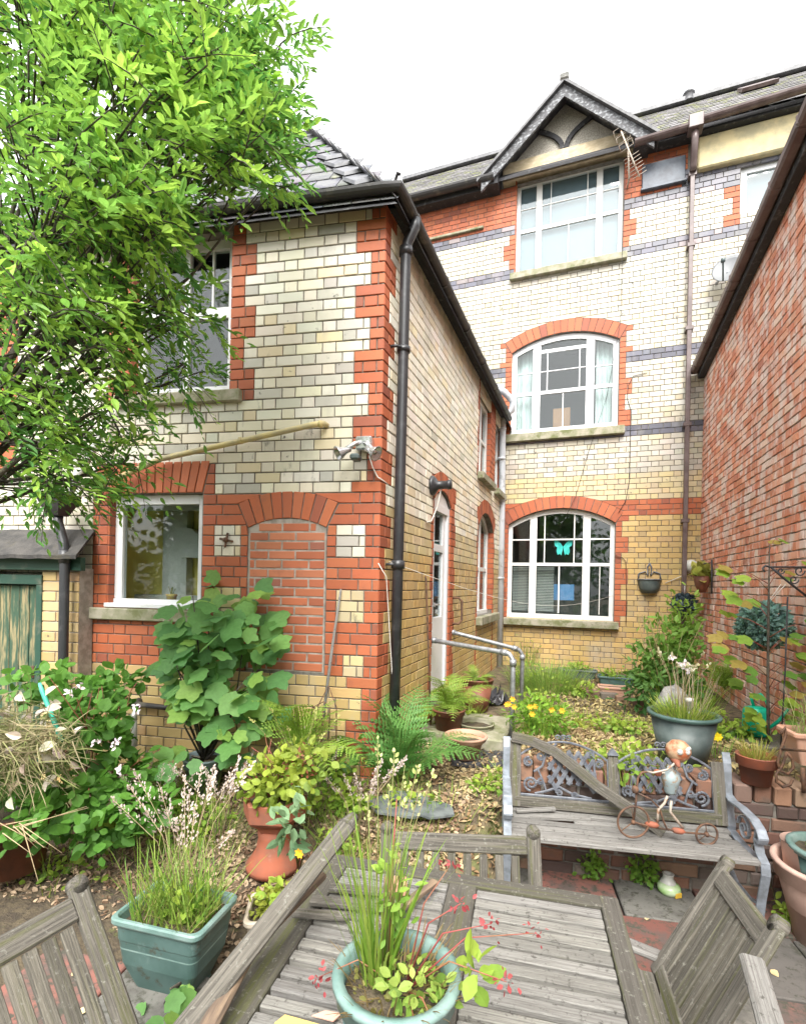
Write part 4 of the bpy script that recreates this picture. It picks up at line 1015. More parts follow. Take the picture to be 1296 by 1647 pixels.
#@@SPLIT
# ================================================================== fittings on the walls
def pipe_thing(name, label, pts, r, mt, clips=(), cat='pipe', n=12):
    t = thing(name, label, cat, pts[-1]); b = MB(); b.tube(pts, r, n); b.build('pipe', M[mt], t)
    for p, ax in clips:
        p = Vector(p); b = MB(); b.tube([p - Vector(ax) * .02, p + Vector(ax) * .02], r * 1.28, n); b.build('clip', M[mt], t)
    return t
y0 = 3.70
pt_ = [(XS_ + .145, y0, 4.72), (XS_ + .145, y0, 4.66), (XS_ + .09, y0, 4.56), (XS_ + .075, y0, 4.5), (XS_ + .075, y0 - .02, 2.6), (XS_ + .075, y0 - .05, .35)]
dpc = pipe_thing('downpipe', 'black round downpipe at the corner of the extension', pt_, .042, 'blackpipe', [((XS_ + .075, y0, 4.48), (0, 0, 1.5)), ((XS_ + .075, y0 - .005, 3.7), (0, 0, 1)), ((XS_ + .075, y0 - .03, 2.0), (0, 0, 1.6))])
for z in (3.7, 2.0):
    b = MB(); b.tube([(XS_, y0 - .09, z), (XS_ + .05, y0 - .09, z), (XS_ + .075, y0 - .04, z)], .012, 6); b.build('bracket', M['blackpipe'], dpc)
gp = [at(798, 622, 8.35), at(812, 632, 8.42), at(824, 645, 8.45), at(823, 660, 8.5), at(812, 668, 8.55), at(808, 680, 8.6), at(807, 800, 8.62), at(803, 1078, 8.66)]
grp = pipe_thing('downpipe', 'grey plastic downpipe in the corner between extension and house', gp, .055, 'greypipe', [(at(807, 690, 8.6), (0, 0, 1)), (at(806, 738, 8.61), (0, 0, 1)), (at(806, 802, 8.62), (0, 0, 3)), (at(804, 930, 8.65), (0, 0, 1))])
b = MB(); b.tube([at(806, 806, 8.62), at(798, 808, 8.6), at(792, 800, 8.55)], .04, 10); b.build('branch', M['greypipe'], grp)
P = lambda x, y, d: FR.P(*FR.px(x, y), d)
pipe_thing('waste_pipe', 'long cream waste pipe sloping across the front above the kitchen window', [P(526, 684, -.02), P(524, 684, .05), P(510, 688, .075), P(268, 742, .075), P(160, 790, .075)], .022, 'cream_pipe', [(P(520, 686, .06), (-.6, -.1, 0)), (P(395, 713, .075), (-.5, -.1, -.05))])
# twin floodlight with sensor
fl_ = thing('floodlight', 'chrome twin spotlight with motion sensor on the extension corner', 'lamp', P(586, 730, 0))
b = MB(); wbox(b, FR, FR.px(602, 725)[0], FR.px(576, 725)[0], FR.px(590, 728)[1], FR.px(590, 706)[1], 0, .09, bev=.012); b.build('junction_box', M['chrome'], fl_)
def cone(b, p, d, prof, n=16):
    q = Vector(d).normalized().to_track_quat('Z', 'Y').to_matrix(); b.lathe(p, prof, n, M=q)
for tx, ty, d in ((557, 737, FR.d * .75 - Vector((0, 0, .45)) + FR.n * .5), (611, 737, -FR.d * .8 - Vector((0, 0, .45)) + FR.n * .25)):
    p1 = P(tx, ty, .16); p0 = P(588, 716, .07); b = MB(); b.tube([p0, p0 + (p1 - p0) * .35 + Vector((0, 0, .02)), p1], .018, 8); d = Vector(d).normalized()
    cone(b, p1 - d * .07, d, [(.0, -.02), (.022, -.015), (.024, .02), (.038, .05), (.055, .085), (.058, .09), (.05, .088), (.03, .05), (0, .045)]); b.build('spot', M['chrome'], fl_)
b = MB(); b.box(P(580, 743, .13), (.07, .10, .045), rz=R(10), bev=.012); b.build('sensor', M['darkpot'], fl_)
b = MB(); b.tube([P(596, 735, .05), P(600, 752, .02), P(608, 768, .012), P(616, 773, .01), SD.P(3.6, 2.62, .008)], .005, 6); b.build('cable', M['whitecable'], fl_)
# horn lamp by the door
q = onplane(694, 781, (XS_, 0, 0), (1, 0, 0)); hl = thing('wall_lamp', 'black horn-shaped lamp on the wall beside the door arch', 'lamp', q)
b = MB(); cone(b, q, (1, 0, 0), [(0, 0), (.095, 0), (.10, .02), (.085, .035), (.04, .07), (.04, .16), (.046, .165), (.046, .20), (.0, .205)], 18); b.build('body', M['blackpipe'], hl)
b = MB(); b.tube([q + Vector((.1, 0, -.03)), q + Vector((.05, .05, -.2)), q + Vector((.02, -.05, -.36)), q + Vector((.008, -.15, -.38))], .006, 6); b.build('cable', M['whitecable'], hl)
# grab handle, rod, rails
single('grab_handle', M['rust'], lambda b: b.tube([SD.P(5.64, 1.70, 0), SD.P(5.66, 1.70, .07), SD.P(5.68, 1.66, .10), SD.P(5.68, 1.44, .10), SD.P(5.66, 1.40, .07), SD.P(5.64, 1.40, 0)], .014, 8), 'brown bent metal grab handle on the red door jamb', 'handle', SD.P(5.64, 1.4))
single('metal_rod', M['rust'], lambda b: b.tube([SD.P(4.56, .45, .10), SD.P(4.56, 1.2, .06), SD.P(4.56, 1.90, .02), SD.P(4.56, 1.93, .012)], .009, 6), 'thin dark rod leaning upright on the yellow side wall', 'rod', SD.P(4.56, .45, .1))
def rail(label, wpx, tpx, bpx, h):
    bs = gt(*bpx); z = proj(bs)[2]; tp = at(*tpx, z); tp.x, tp.y = bs.x, bs.y
    wp = onplane(*wpx, (XS_, 0, 0), (1, 0, 0)); t = thing('handrail', label, 'handrail', bs, 'handrails at the back door')
    b = MB(); k = (wp - tp).normalized(); b.tube([wp, wp - k * .12 - Vector((0, 0, .0)), tp + k * .10, tp + k * .04 - Vector((0, 0, .005)), tp - Vector((0, 0, .05)), bs - Vector((0, 0, .1))], .024, 12); b.build('tube', M['galv'], t)
    for p, a in ((wp, Vector((1, 0, 0))), (tp + k * .09, k), (tp - Vector((0, 0, .08)), Vector((0, 0, 1))), (bs + Vector((0, 0, .02)), Vector((0, 0, 1)))):
        b = MB(); b.tube([p - a * .03, p + a * .03], .031, 12); b.build('collar', M['galv'], t)
rail('grey tubular handrail on the near side of the door steps', (697, 1030), (822, 1052), (822, 1195), 1)
rail('grey tubular handrail on the far side of the door steps', (728, 1017), (838, 1046), (838, 1140), 1)
b = MB(); b.box((-1.08, 4.78, .36), (.78, .82, .30), bev=.015); tag(b.build('step', M['stone'], None, (-1.08, 4.78, .2)), 'worn concrete step slab below the side door', 'step')
# aerial, dish, planter, lamp on the back wall
ar = thing('tv_aerial', 'bent pale TV aerial beside the attic window', 'aerial', RW.P(.45, 8.6, .1))
b = MB(); b.tube([RW.P(.42, 8.42, 0), RW.P(.44, 8.45, .18), RW.P(.40, 9.15, .22)], .014, 6); b.build('mast', M['palemetal'], ar)
b = MB(); b0, b1 = RW.P(.30, 9.15, .30), RW.P(.58, 8.35, .30); b.tube([b0, b1], .012, 6)
for k in range(7):
    p = b0.lerp(b1, .55 + k * .07); b.tube([p - Vector((.11, 0, .05)), p + Vector((.11, 0, .05))], .005, 4)
for k in range(3):
    p = b0.lerp(b1, .02 + k * .16); b.tube([p + Vector((-.09, 0, -.07)), p + Vector((.09, 0, .02)), p + Vector((.06, 0, .12)), p + Vector((-.12, 0, .04)), p + Vector((-.09, 0, -.07))], .006, 4)
b.build('antenna', M['palemetal'], ar)
ds = thing('satellite_dish', 'grey satellite dish half hidden behind the neighbouring gutter', 'dish', RW.P(1.76, 6.65))
b = MB(); cone(b, RW.P(1.84, 6.66, .26), (-.25, -1, .35), [(0, -.04), (.12, -.028), (.21, 0), (.235, .016), (.235, .022), (.20, .005), (.11, -.022), (0, -.034)], 24); b.build('reflector', mat('dish grey', (.13, .135, .14), rough=.5, bump=0), ds)
b = MB(); b.tube([RW.P(1.72, 6.62, 0), RW.P(1.82, 6.64, .24)], .018, 8); b.build('arm', M['greypipe'], ds)
b = MB(); b.tube([RW.P(1.74, 6.45, .35), RW.P(1.68, 6.60, .62)], .012, 8); b.lathe(RW.P(1.68, 6.6, .62), [(0, -.03), (.03, -.02), (.03, .03), (0, .04)], 10); b.build('receiver', M['darkpot'], ds)
wp_ = thing('wall_planter', 'dark half-round wire wall basket with scrolled back on the yellow brick', 'planter', RW.P(.87, 1.8))
b = MB(); c = RW.P(.87, 0, 0); vs = []
for r_, z in ((.17, 2.0), (.165, 1.96), (.15, 1.86), (.11, 1.78)):
    for k in range(11):
        a = math.pi * k / 10; vs.append(c + Vector((-math.cos(a) * r_, -math.sin(a) * r_ * .9, z)))
b.add(vs, [(i * 11 + k, i * 11 + k + 1, (i + 1) * 11 + k + 1, (i + 1) * 11 + k) for i in range(3) for k in range(10)] + [tuple(range(33, 44))], smooth=True); b.build('bowl', M['darkpot'], wp_)
b = MB()
for sx in (-1, 1): b.tube([c + Vector((sx * .165, -.01, 2.0)), c + Vector((sx * .15, -.01, 2.10)), c + Vector((sx * .06, -.01, 2.13)), c + Vector((sx * .02, -.01, 2.06)), c + Vector((sx * .03, -.01, 2.2)), c + Vector((0, -.01, 2.27))], .012, 6)
b.tube([c + Vector((-math.cos(math.pi * k / 8) * .172, -math.sin(math.pi * k / 8) * .155, 2.0)) for k in range(9)], .012, 6); b.build('rim', M['castiron'], wp_)
lm = thing('bulkhead_lamp', 'oval pale lamp fixed on the house wall behind the brown downpipe', 'lamp', RW.P(1.45, 2.2))
b = MB(); cone(b, RW.P(1.45, 2.22, .0), (0, -1, 0), [(.10, 0), (.105, .03), (.09, .09), (.05, .12), (0, .125)], 16); b.build('shade', M['whiteplastic'], lm)
b = MB(); b.tube([RW.P(1.45, 2.13, .03), RW.P(1.30, 2.05, .03), RW.P(1.1, 1.95, .02)], .006, 6); b.build('cable', M['whitecable'], lm)
# cables and washing line
def line(name, label, pts, r, mt, cat='cable'):
    b = MB(); b.tube(pts, r, 5); tag(b.build(name, M[mt], None, pts[0]), label, cat)
Q = lambda x, y, d=.012: RW.P(*RW.px(x, y), d)
line('cable', 'black cable hanging down beside the arched windows', [Q(1040, 600), Q(1018, 605), Q(1010, 620), Q(1008, 640), Q(1014, 660), Q(1013, 720), Q(1012, 770), Q(1006, 805), Q(994, 825, .02)], .0045, 'cable')
line('cable', 'thin dark cable running down from the attic aerial to the lower window', [Q(1005, 290, .1), Q(1000, 400, .1), Q(997, 520, .05), Q(975, 640, .03), Q(945, 730, .02), Q(925, 800, .03), Q(900, 850, .03)], .0035, 'cable')
line('cable', 'short cable looped beside the ground-floor window frame', [Q(988, 893, .02), Q(1000, 897, .02), Q(1006, 903, .02), Q(1007, 960, .02), Q(1006, 1000, .02)], .006, 'rust')
wl0, wl1 = SD.P(3.6, 2.02, .03), Q(985, 958, .03)
line('washing_line', 'thin white line sagging across the yard from the extension corner', [wl0 + (wl1 - wl0) * (k / 10) - Vector((0, 0, .25 * math.sin(math.pi * k / 10))) for k in range(11)], .0022, 'whitecable', 'line')
line('cable', 'white cord hanging down the corner beside the black downpipe', [FR.P(.0, 2.0, .03), SD.P(3.52, 1.9, .04), SD.P(3.62, 1.2, .06), SD.P(3.7, .5, .08)], .004, 'whitecable')

# ================================================================== pots
def rp(b, c, prof, n=28): b.lathe(c, prof, n)
def pot(name, label, c, rt, rb, h, mt, rimmt=None, lip=.018, band=.05, soil=True, group=None, cat='pot', segs=28, soilmt='soil', fill=.03):
    c = Vector(c); t = thing(name, label, cat, c, group)
    b = MB(); rp(b, c, [(0, 0), (rb, 0), (rb + (rt - rb) * (h - band) / h, h - band), (rt - .008, h - band - .003)], segs); b.build('body', M[mt], t)
    b = MB(); rp(b, c, [(rt - .012, h - band - .004), (rt + .002, h - band), (rt + .002, h - lip), (rt + lip * .6, h - lip * .7), (rt + lip * .6, h - .004), (rt + .002, h), (rt - .012, h - .004), (rt - .014, h - band), (rb * .98, .02), (0, .02)], segs); b.build('rim', M[rimmt or mt], t)
    if soil:
        b = MB(); n = segs; z = h - fill - .01
        b.add([c + Vector((0, 0, z + .012))] + [c + Vector(((rt - .013 - (h - z) * (rt - rb) / h * .6) * math.cos(2 * math.pi * k / n), (rt - .013 - (h - z) * (rt - rb) / h * .6) * math.sin(2 * math.pi * k / n), z + rnd.uniform(-.004, .004))) for k in range(n)], [(0, 1 + k, 1 + (k + 1) % n) for k in range(n)], smooth=True); b.build('soil', M[soilmt], t)
    return t
def rrect(c, lx, ly, rz, z, r=.04, n=5):
    out = []
    for qx, qy, a0 in ((1, 1, 0), (-1, 1, 90), (-1, -1, 180), (1, -1, 270)):
        for k in range(n + 1):
            a = R(a0 + 90 * k / n); p = Vector((qx * (lx / 2 - r) + r * math.cos(a), qy * (ly / 2 - r) + r * math.sin(a), 0))
            out.append(Vector(c) + Matrix.Rotation(rz, 3, 'Z') @ p + Vector((0, 0, z)))
    return out
def trough(name, label, c, lx, ly, h, rz, mt, rimmt=None, taper=.75, foot=True, group=None, band=.07, cat='planter', soilmt='soil', r=.04, fill=.05):
    t = thing(name, label, cat, c, group)
    def loft(loops):
        b = MB(); n = len(loops[0]); vs = [p for l in loops for p in l]
        b.add(vs, [(i * n + k, i * n + (k + 1) % n, (i + 1) * n + (k + 1) % n, (i + 1) * n + k) for i in range(len(loops) - 1) for k in range(n)], smooth=False); return b
    q = lambda s_, z, e=0: rrect(c, lx * s_ + e, ly * s_ + e, rz, z, r * s_ if r * s_ * 2 < ly * s_ + e else r * .5)
    lo = [q(taper * .05, 0), q(taper * .94, 0), q(taper * .92, .03 * h), q(taper, .10 * h), q(taper + (.93 - taper) * .75, .40 * h), q(.93, h * .70), q(.945, h * .72), q(.965, h - .03), q(.96, h - .028)] if foot else [q(taper * .05, 0), q(taper, 0), q(.97, h - .03), q(.96, h - .028)]
    loft(lo).build('body', M[mt], t)
    loft([q(.955, h - .032), q(1, h - .03, .012), q(1, h - .022, .02), q(1, h - .006, .02), q(1, h, .008), q(.955, h), q(.93, h - .012), q(.91, h * .6), q(taper * .9, .06 * h), q(.04, .055 * h)]).build('rim', M[rimmt or mt], t)
    b = MB(); l = q(.92, h - fill); ce = Vector(c) + Vector((0, 0, h - fill + .01)); b.add([ce] + l, [(0, 1 + k, 1 + (k + 1) % len(l)) for k in range(len(l))], smooth=True); b.build('soil', M[soilmt], t)
    return t
# table pot
TPC = gnd(638, 1562, 1.0); TPC.z = .748
pot('plant_pot', 'round teal plastic pot of weeds standing on the slatted table', TPC, .129, .095, .255, 'teal', 'tealrim', .02, .05)
# pots on the left
GPC = Vector((-1.755, 1.80, .0))
trough('trough_planter', 'big rectangular teal planter of long grass on the paving', GPC, .44, .30, .35, R(6), 'teal', 'tealrim', .66)
CPC = gt(395, 1478); trough('trough_planter', 'cream trough of yellow-green stonecrop behind the teal planter', (-1.42, 2.18, .0), .36, .24, .21, R(28), 'creampot', None, .9, False)
URC = gnd(440, 1385, .12)
ur = thing('chimney_urn', 'tall red clay urn with square top holding a yellow-green shrub', 'urn', URC)
b = MB(); b.lathe(URC, [(0, -.03), (.165, -.03), (.165, .0), (.14, .03), (.105, .09), (.095, .16), (.10, .21), (.0, .21)], 28); b.build('foot', M['terracotta'], ur)
b = MB(); b.lathe(URC, [(.10, .205), (.13, .25), (.175, .28), (.195, .30), (.20, .40), (.185, .405), (.17, .40), (.16, .3), (0, .3)], 6, smooth=False, rz=.3); b.build('bowl', M['terracotta'], ur)
b = MB(); b.lathe(URC, [(0, .375), (.178, .37)], 12); b.build('soil', M['soil'], ur)
SYC = gnd(328, 1278, .2)
pot('plant_pot', 'grey-blue plastic pot under the big maple-leaved shrub', SYC, .15, .105, .30, 'greypot', None, .018, .07)
BRC = gnd(22, 1395, .08)
pot('plant_pot', 'large brown clay pot of bramble at the far left', BRC, .21, .16, .36, 'browncer', None, .02, .06)
# pots near the door
pot('plant_pot', 'brown clay pot with a fern right beside the door', (-1.22, 4.52, .44), .15, .10, .26, 'browncer', None)
pot('plant_pot', 'tall brown clay pot with small fern beyond the door', (-1.2, 5.66, .43), .18, .13, .36, 'browncer', None)
pot('plant_pot', 'shallow sunken clay pot of bare soil on the concrete step', at(765, 1168, 4.72) + Vector((0, 0, -.03)), .17, .15, .07, 'stone', None, .01, .02)
BWC = gt(748, 1224) + Vector((0, 0, .03))
pot('bowl_planter', 'pale terracotta bowl standing on black plastic sheet', BWC, .165, .09, .19, 'paleterra', None, .022, .04, fill=.05)
def sheet(c, lx, ly, rz, amp, seed, n=10):
    r_ = random.Random(seed); vs = []
    for j in range(n + 1):
        for i in range(n + 1):
            x, y = (i / n - .5) * lx, (j / n - .5) * ly
            x += r_.uniform(-.01, .01); y += r_.uniform(-.01, .01)
            p = Vector(c) + Matrix.Rotation(rz, 3, 'Z') @ Vector((x, y, 0)); p.z = terrain(p.x, p.y) + .012 + abs(r_.gauss(0, amp)) * (.3 + 2 * abs(i / n - .5)); vs.append(p)
    return vs, [(j * (n + 1) + i, j * (n + 1) + i + 1, (j + 1) * (n + 1) + i + 1, (j + 1) * (n + 1) + i) for j in range(n) for i in range(n)]
b = MB(); b.add(*sheet(BWC + Vector((.12, .06, 0)), .5, .42, .3, .018, 3)); tag(b.build('plastic_sheet', M['blackplastic'], None, BWC), 'crumpled black plastic sheet under the terracotta bowl', 'sheet')
bgp = gnd(722 + 60, 1125, .46); b = MB(); b.add(*sheet(gnd(787, 1128, .45), .35, .3, .8, .07, 5)); tag(b.build('rubbish_bag', M['blackplastic'], None, gnd(787, 1128, .45)), 'crumpled black bag behind the tall brown pot', 'bag')
# troughs by the back wall
for px_, py_, h_, lab, mt in ((928, 1092, .46, 'dark green trough planter with saucer below the ground-floor window', 'darkpot'), (990, 1100, .5, 'faded green trough planter right of the dark one below the window', 'teal')):
    c = gnd(px_, py_, h_); c.z = terrain(c.x, c.y); trough('trough_planter', lab, c, .55 if mt == 'darkpot' else .48, .2, .15, R(2), mt, None, .85, False, fill=.02)
c = gnd(985, 1118, .47); c.z = terrain(c.x, c.y) - .01; trough('trough_planter', 'small salmon terracotta trough in front of the green ones', c, .36, .18, .13, R(3), 'paleterra', None, .85, False, fill=.02)
ed = thing('garden_edging', 'row of half-sunk mossy bricks edging the back bed', 'edging', gt(960, 1122))
e0, e1 = gt(890, 1108), gt(1030, 1135)
for k in range(7):
    p = e0.lerp(e1, k / 6); b = MB(); b.box(p + Vector((0, 0, .03)), (.21, .10, .11), pick(GB, .2), rz=R(12) + rnd.uniform(-.1, .1), bev=.01); b.build('brick', M['wallbrick'], ed)
# big pot and others on the terrace
BPC = Vector((.62, 3.98, terrain(.62, 3.98)))
bp = BPC; pot('plant_pot', 'large dark grey-green pot of grasses behind the bench', bp, .215, .15, .33, 'darkpot', 'teal', .03, .03)
TCC = Vector((.955, 3.60, .69)); pot('plant_pot', 'orange terracotta pot of dry grass on the terrace wall', TCC, .105, .075, .17, 'terracotta', None, .008, .06)
# watering can
wc = Vector((1.33, 5.05, terrain(1.33, 5.05) + .05)); can = thing('watering_can', 'bright green plastic watering can in front of the red wall', 'watering can', wc)
b = MB(); b.lathe(wc, [(0, 0), (.115, 0), (.12, .03), (.118, .26), (.105, .30), (.06, .32), (.0, .325)], 20, sx=1.1, sy=.8); b.build('body', M['canplastic'], can)
b = MB(); b.tube([wc + Vector((-.02, 0, .31)), wc + Vector((-.05, 0, .42)), wc + Vector((.04, 0, .46)), wc + Vector((.10, 0, .38)), wc + Vector((.12, 0, .26))], .018, 8); b.build('handle', M['canplastic'], can)
b = MB(); b.tube([wc + Vector((.10, -.02, .06)), wc + Vector((.2, -.06, .2)), wc + Vector((.27, -.1, .34))], [.025, .018, .014], 8); b.build('spout', M['canplastic'], can); can.scale = (.76, .76, .76)
b = MB(); b.box(wc + Vector((0, -.05, -.04)), (.55, .5, .06), rz=.2, bev=.01); tag(b.build('plank_shelf', M['wood'], None, wc), 'low weathered board under the green watering can', 'board')
# salmon trough on a rusty scroll stand
tsc = Vector((1.30, 3.70, .70)); t = trough('trough_planter', 'salmon terracotta trough on the rusty scroll stand at the right', tsc + Vector((.05, .0, .13)), .46, .2, .19, R(9), 'paleterra', None, .82, False, r=.02)
st = thing('plant_stand', 'rusty wrought-iron scroll stand carrying the salmon trough', 'stand', tsc)
def spiral(c, ex, ez, r0, r1, a0, turns, n=18):
    return [c + ex * (math.cos(a0 + turns * 2 * math.pi * k / n) * (r0 + (r1 - r0) * k / n)) + ez * (math.sin(a0 + turns * 2 * math.pi * k / n) * (r0 + (r1 - r0) * k / n)) for k in range(n + 1)]
zz = 2.92; fp = lambda x, y: at(x, y, zz)
b = MB(); b.tube([fp(1255, 1180), fp(1262, 1170), fp(1263, 1182), fp(1257, 1200), fp(1250, 1225), fp(1254, 1240), fp(1266, 1245), fp(1275, 1235), fp(1273, 1220), fp(1264, 1210)], .008, 6)
b.tube([fp(1264, 1210), fp(1258, 1230), fp(1247, 1245), fp(1248, 1258), fp(1258, 1266), fp(1270, 1262), fp(1274, 1254)], .008, 6); b.build('scroll', M['rust'], st)
b = MB(); b.tube([fp(1256, 1205), at(1330, 1210, 2.6)], .008, 6); b.tube([fp(1290, 1235), fp(1292, 1275)], .011, 6); b.build('frame', M['rust'], st)
# stacked pots at the right edge
RPC = gnd(1318, 1470, 0.0); RPC = Vector((1.18, 3.24, .0))
pot('plant_pot', 'tall pinkish terracotta pot at the right edge beside the bench', RPC, .225, .13, .43, 'pinkpot', None, .03, .09, soil=False)
pot('plant_pot', 'teal pot nested in the pinkish pot at the right edge', RPC + Vector((.02, .02, .28)), .17, .13, .23, 'teal', 'tealrim', .03, .04)
b = MB(); b.lathe(at(1296, 1400, 2.7), [(0, 0), (.10, 0), (.115, .14), (.12, .15)], 20); b.build('body', M['pinkpot'], None, at(1296, 1400, 2.7)); tag(bpy.data.objects['body'] if False else COL.objects[-1], 'upturned pale pink pot fragment inside the teal pot', 'pot'); COL.objects[-1].name = 'pot_fragment'
# small ceramic jar on the patio, solar lamp, rock, stubs
cj = gnd(1075, 1436, 0.02); jar = thing('ceramic_jar', 'small green and white ceramic oil jar lying on the patio', 'jar', cj)
b = MB(); b.lathe(cj, [(0, 0), (.05, .0), (.066, .025), (.06, .05), (.038, .062)], 18); b.build('body', mat('green glaze', (.30, .52, .16), (.5, .6, .4), scale=12, rough=.25, bump=.05), jar)
b = MB(); b.lathe(cj + Vector((-.004, .01, .06)), [(.045, -.005), (.04, .01), (.03, .02), (.03, .045), (.034, .05), (.02, .05), (.018, .02), (0, .018)], 16); b.build('neck', M['whiteplastic'], jar)
b = MB(); b.box(cj + Vector((.045, -.045, .018)), (.045, .01, .03), rz=.6, bev=.004); b.build('tag', mat('yellow tag', (.55, .35, .04), rough=.5, bump=0), jar)
rk = Vector((.72, 5.2, terrain(.72, 5.2) + .18)); b = MB()
b.lathe(rk, [(0, -.2), (.14, -.15), (.16, -.03), (.13, .12), (.07, .22), (0, .25)], 9, smooth=True, sx=1.0, sy=.8)
for v in b.v: v += Vector((rnd.uniform(-.02, .02), rnd.uniform(-.02, .02), rnd.uniform(-.02, .02)))
tag(b.build('rock', M['rock'], None, rk), 'pale grey pointed rock behind the big dark pot', 'rock')
s0 = Vector((.66, 4.02, .9)); so_ = thing('solar_lamp', 'small white solar stake lamp in the big dark pot', 'lamp', s0)
b = MB(); b.tube([s0, s0 + Vector((0, 0, .1))], .006, 6); b.build('stake', M['galv'], so_)
b = MB(); b.lathe(s0 + Vector((0, 0, .10)), [(0, 0), (.022, .01), (.022, .06), (.03, .065), (.03, .085), (0, .09)], 14); b.build('head', M['whiteplastic'], so_)
vp = gt(217, 1195); vp = FR.P(2.05, .45, .15); vt = thing('pipe_stub', 'white capped plastic pipe stub standing by the yellow brick base', 'pipe', vp)
pz = proj(vp)[2]; b = MB(); b.tube([at(217, 1200, pz), at(216, 1155, pz)], .022, 10); b.build('pipe', M['whiteplastic'], vt)
b = MB(); b.tube([at(216, 1158, pz), at(216, 1150, pz), at(216, 1144, pz)], [.026, .024, .012], 10); b.build('cap', M['whiteplastic'], vt)
single('waste_pipe', M['gutter'], lambda b: (b.tube([FR.P(2.02, .82, .05), FR.P(1.55, .80, .05)], .022, 8), b.tube([FR.P(2.02, .82, 0), FR.P(2.02, .82, .08)], .04, 8)), 'grey waste pipe stub low on the yellow brick base', 'pipe', FR.P(1.8, .8))
single('garden_cane', M['canrod'], lambda b: b.tube([at(64, 1098, 3.1), at(68, 1110, 3.1), at(100, 1192, 2.95)], [.008, .014, .014], 8), 'bright green plastic rod stuck in the heap by the shed', 'rod', at(100, 1192, 2.95))
b = MB(); c = gt(650, 1312)
for k, (dx, dy, s_, a) in enumerate([(-.05, 0, .40, .2), (.16, .03, .34, -.3), (.0, .1, .24, .9)]):
    b = MB(); p = c + Vector((dx, dy, .05 + .016 * k)); poly = [p + Vector((math.cos(q * math.pi / 3 + a) * s_ * rnd.uniform(.55, .75), math.sin(q * math.pi / 3 + a) * s_ * rnd.uniform(.3, .45), rnd.uniform(-.004, .004))) for q in range(6)]
    b.prism(poly, (0, 0, .014)); tag(b.build('slate_piece', M['slatebit'], None, p), ['large flat loose slate on the leaf litter left of the bench', 'loose slate lapping the large one towards the bench', 'small top slate on the pile left of the bench'][k], 'slate')
# iron rake-like fork leaning with a wooden handle by the corner
fk = thing('garden_fork', 'old hand rake with wooden shaft and wire hoops leaning on the corner bricks', 'rake', FR.P(.3, .4, .3))
b = MB(); b.tube([FR.P(.34, .85, .22), FR.P(.33, 1.3, .10), FR.P(.29, 1.80, .02)], [.011, .012, .008], 7); b.build('shaft', M['palewood'], fk)
for k in range(3):
    b = MB(); a0, a1 = .22 + .05 * k, .40 + .02 * k; b.tube([FR.P(a1, .5, .26 + .03 * k), FR.P(a1 - .02, .95, .22), FR.P((a0 + a1) / 2, 1.10 - .12 * k, .2), FR.P(a0 + .02, .95, .22), FR.P(a0, .5, .26 + .03 * k)], .005, 5); b.build('hoop', M['rust'], fk)

# ================================================================== bracket, topiary balls, hanging basket
bk = thing('wall_bracket', 'black wrought-iron scroll bracket on the neighbouring red wall', 'bracket', NB.P(4.0, 2.0))
bz = 3.75; bpnt = lambda x, y: at(x, y, bz)
b = MB(); b.tube([bpnt(1229, 920), bpnt(1226, 914), bpnt(1230, 910), bpnt(1238, 912), bpnt(1320, 912)], .008, 6); b.tube([bpnt(1240, 913), bpnt(1262, 932), bpnt(1300, 962)], .008, 6); b.build('arm', M['blackpaint'], bk)
b = MB()
for c0, r0 in (((1255, 918), 6), ((1285, 918), 9), ((1276, 932), 8)):
    b.tube([bpnt(c0[0] + math.cos(k * .45) * r0 * (1 - k / 22), c0[1] + math.sin(k * .45) * r0 * (1 - k / 22)) for k in range(18)], .005, 5)
b.build('scroll', M['blackpaint'], bk)
def ballplant(name, label, c, r, col, n, lf, hang):
    t = thing(name, label, 'topiary ball', c)
    d = nr.normal(size=(n, 3)); d /= np.linalg.norm(d, axis=1, keepdims=True)
    ps = np.array(c) + d * r * (1 - .18 * nr.rand(n, 1))
    ax = d + nr.normal(size=(n, 3)) * .7
    scatter('leaves', LEAF_V, LEAF_F, ps, frames(ax, d), lf * (.7 + .6 * nr.rand(n)), jit(col, n, .4), M['leaf'], t)
    b = MB(); b.lathe(c, [(0, -r * .8), (r * .6, -r * .5), (r * .8, 0), (r * .6, r * .5), (0, r * .8)], 12); b.build('core', M['darkpot'], t)
    b = MB()
    for h in hang: b.tube([Vector(c) + Vector((0, 0, r * .8)), h], .003, 4)
    b.build('cord', M['whitecable'], t)
LEAF_V = np.array([(0, 0, 0), (.22, .25, .035), (.30, .5, .03), (.20, .78, .0), (0, 1, -.06), (-.20, .78, 0), (-.30, .5, .03), (-.22, .25, .035), (0, .25, -.02), (0, .55, -.03), (0, .8, -.04)])
LEAF_F = [(0, 1, 8), (1, 2, 9, 8), (2, 3, 10, 9), (3, 4, 10), (4, 5, 10), (5, 6, 9, 10), (6, 7, 8, 9), (7, 0, 8)]
c = at(1100, 972, 7.55); ballplant('topiary_ball', 'small dark artificial leaf ball hanging before the brown downpipe', c, .15, (.07, .11, .13), 500, .06, [c + Vector((0, 0, .28))])
c = at(1227, 1006, 4.35); ballplant('topiary_ball', 'large blue-green artificial leaf ball hanging on the red wall', c, .19, (.20, .34, .30), 1700, .05, [c + Vector((.12, .0, .36)), c + Vector((.16, .02, .36))])
hb = at(1128, 938, 7.2); t = thing('hanging_basket', 'small wicker cone basket on a wire bracket at the red wall corner', 'basket', hb)
b = MB(); b.lathe(hb, [(0, -.14), (.05, -.13), (.09, -.02), (.115, .10), (.10, .10), (.06, 0), (0, 0)], 14); b.build('cone', M['browncer'], t)
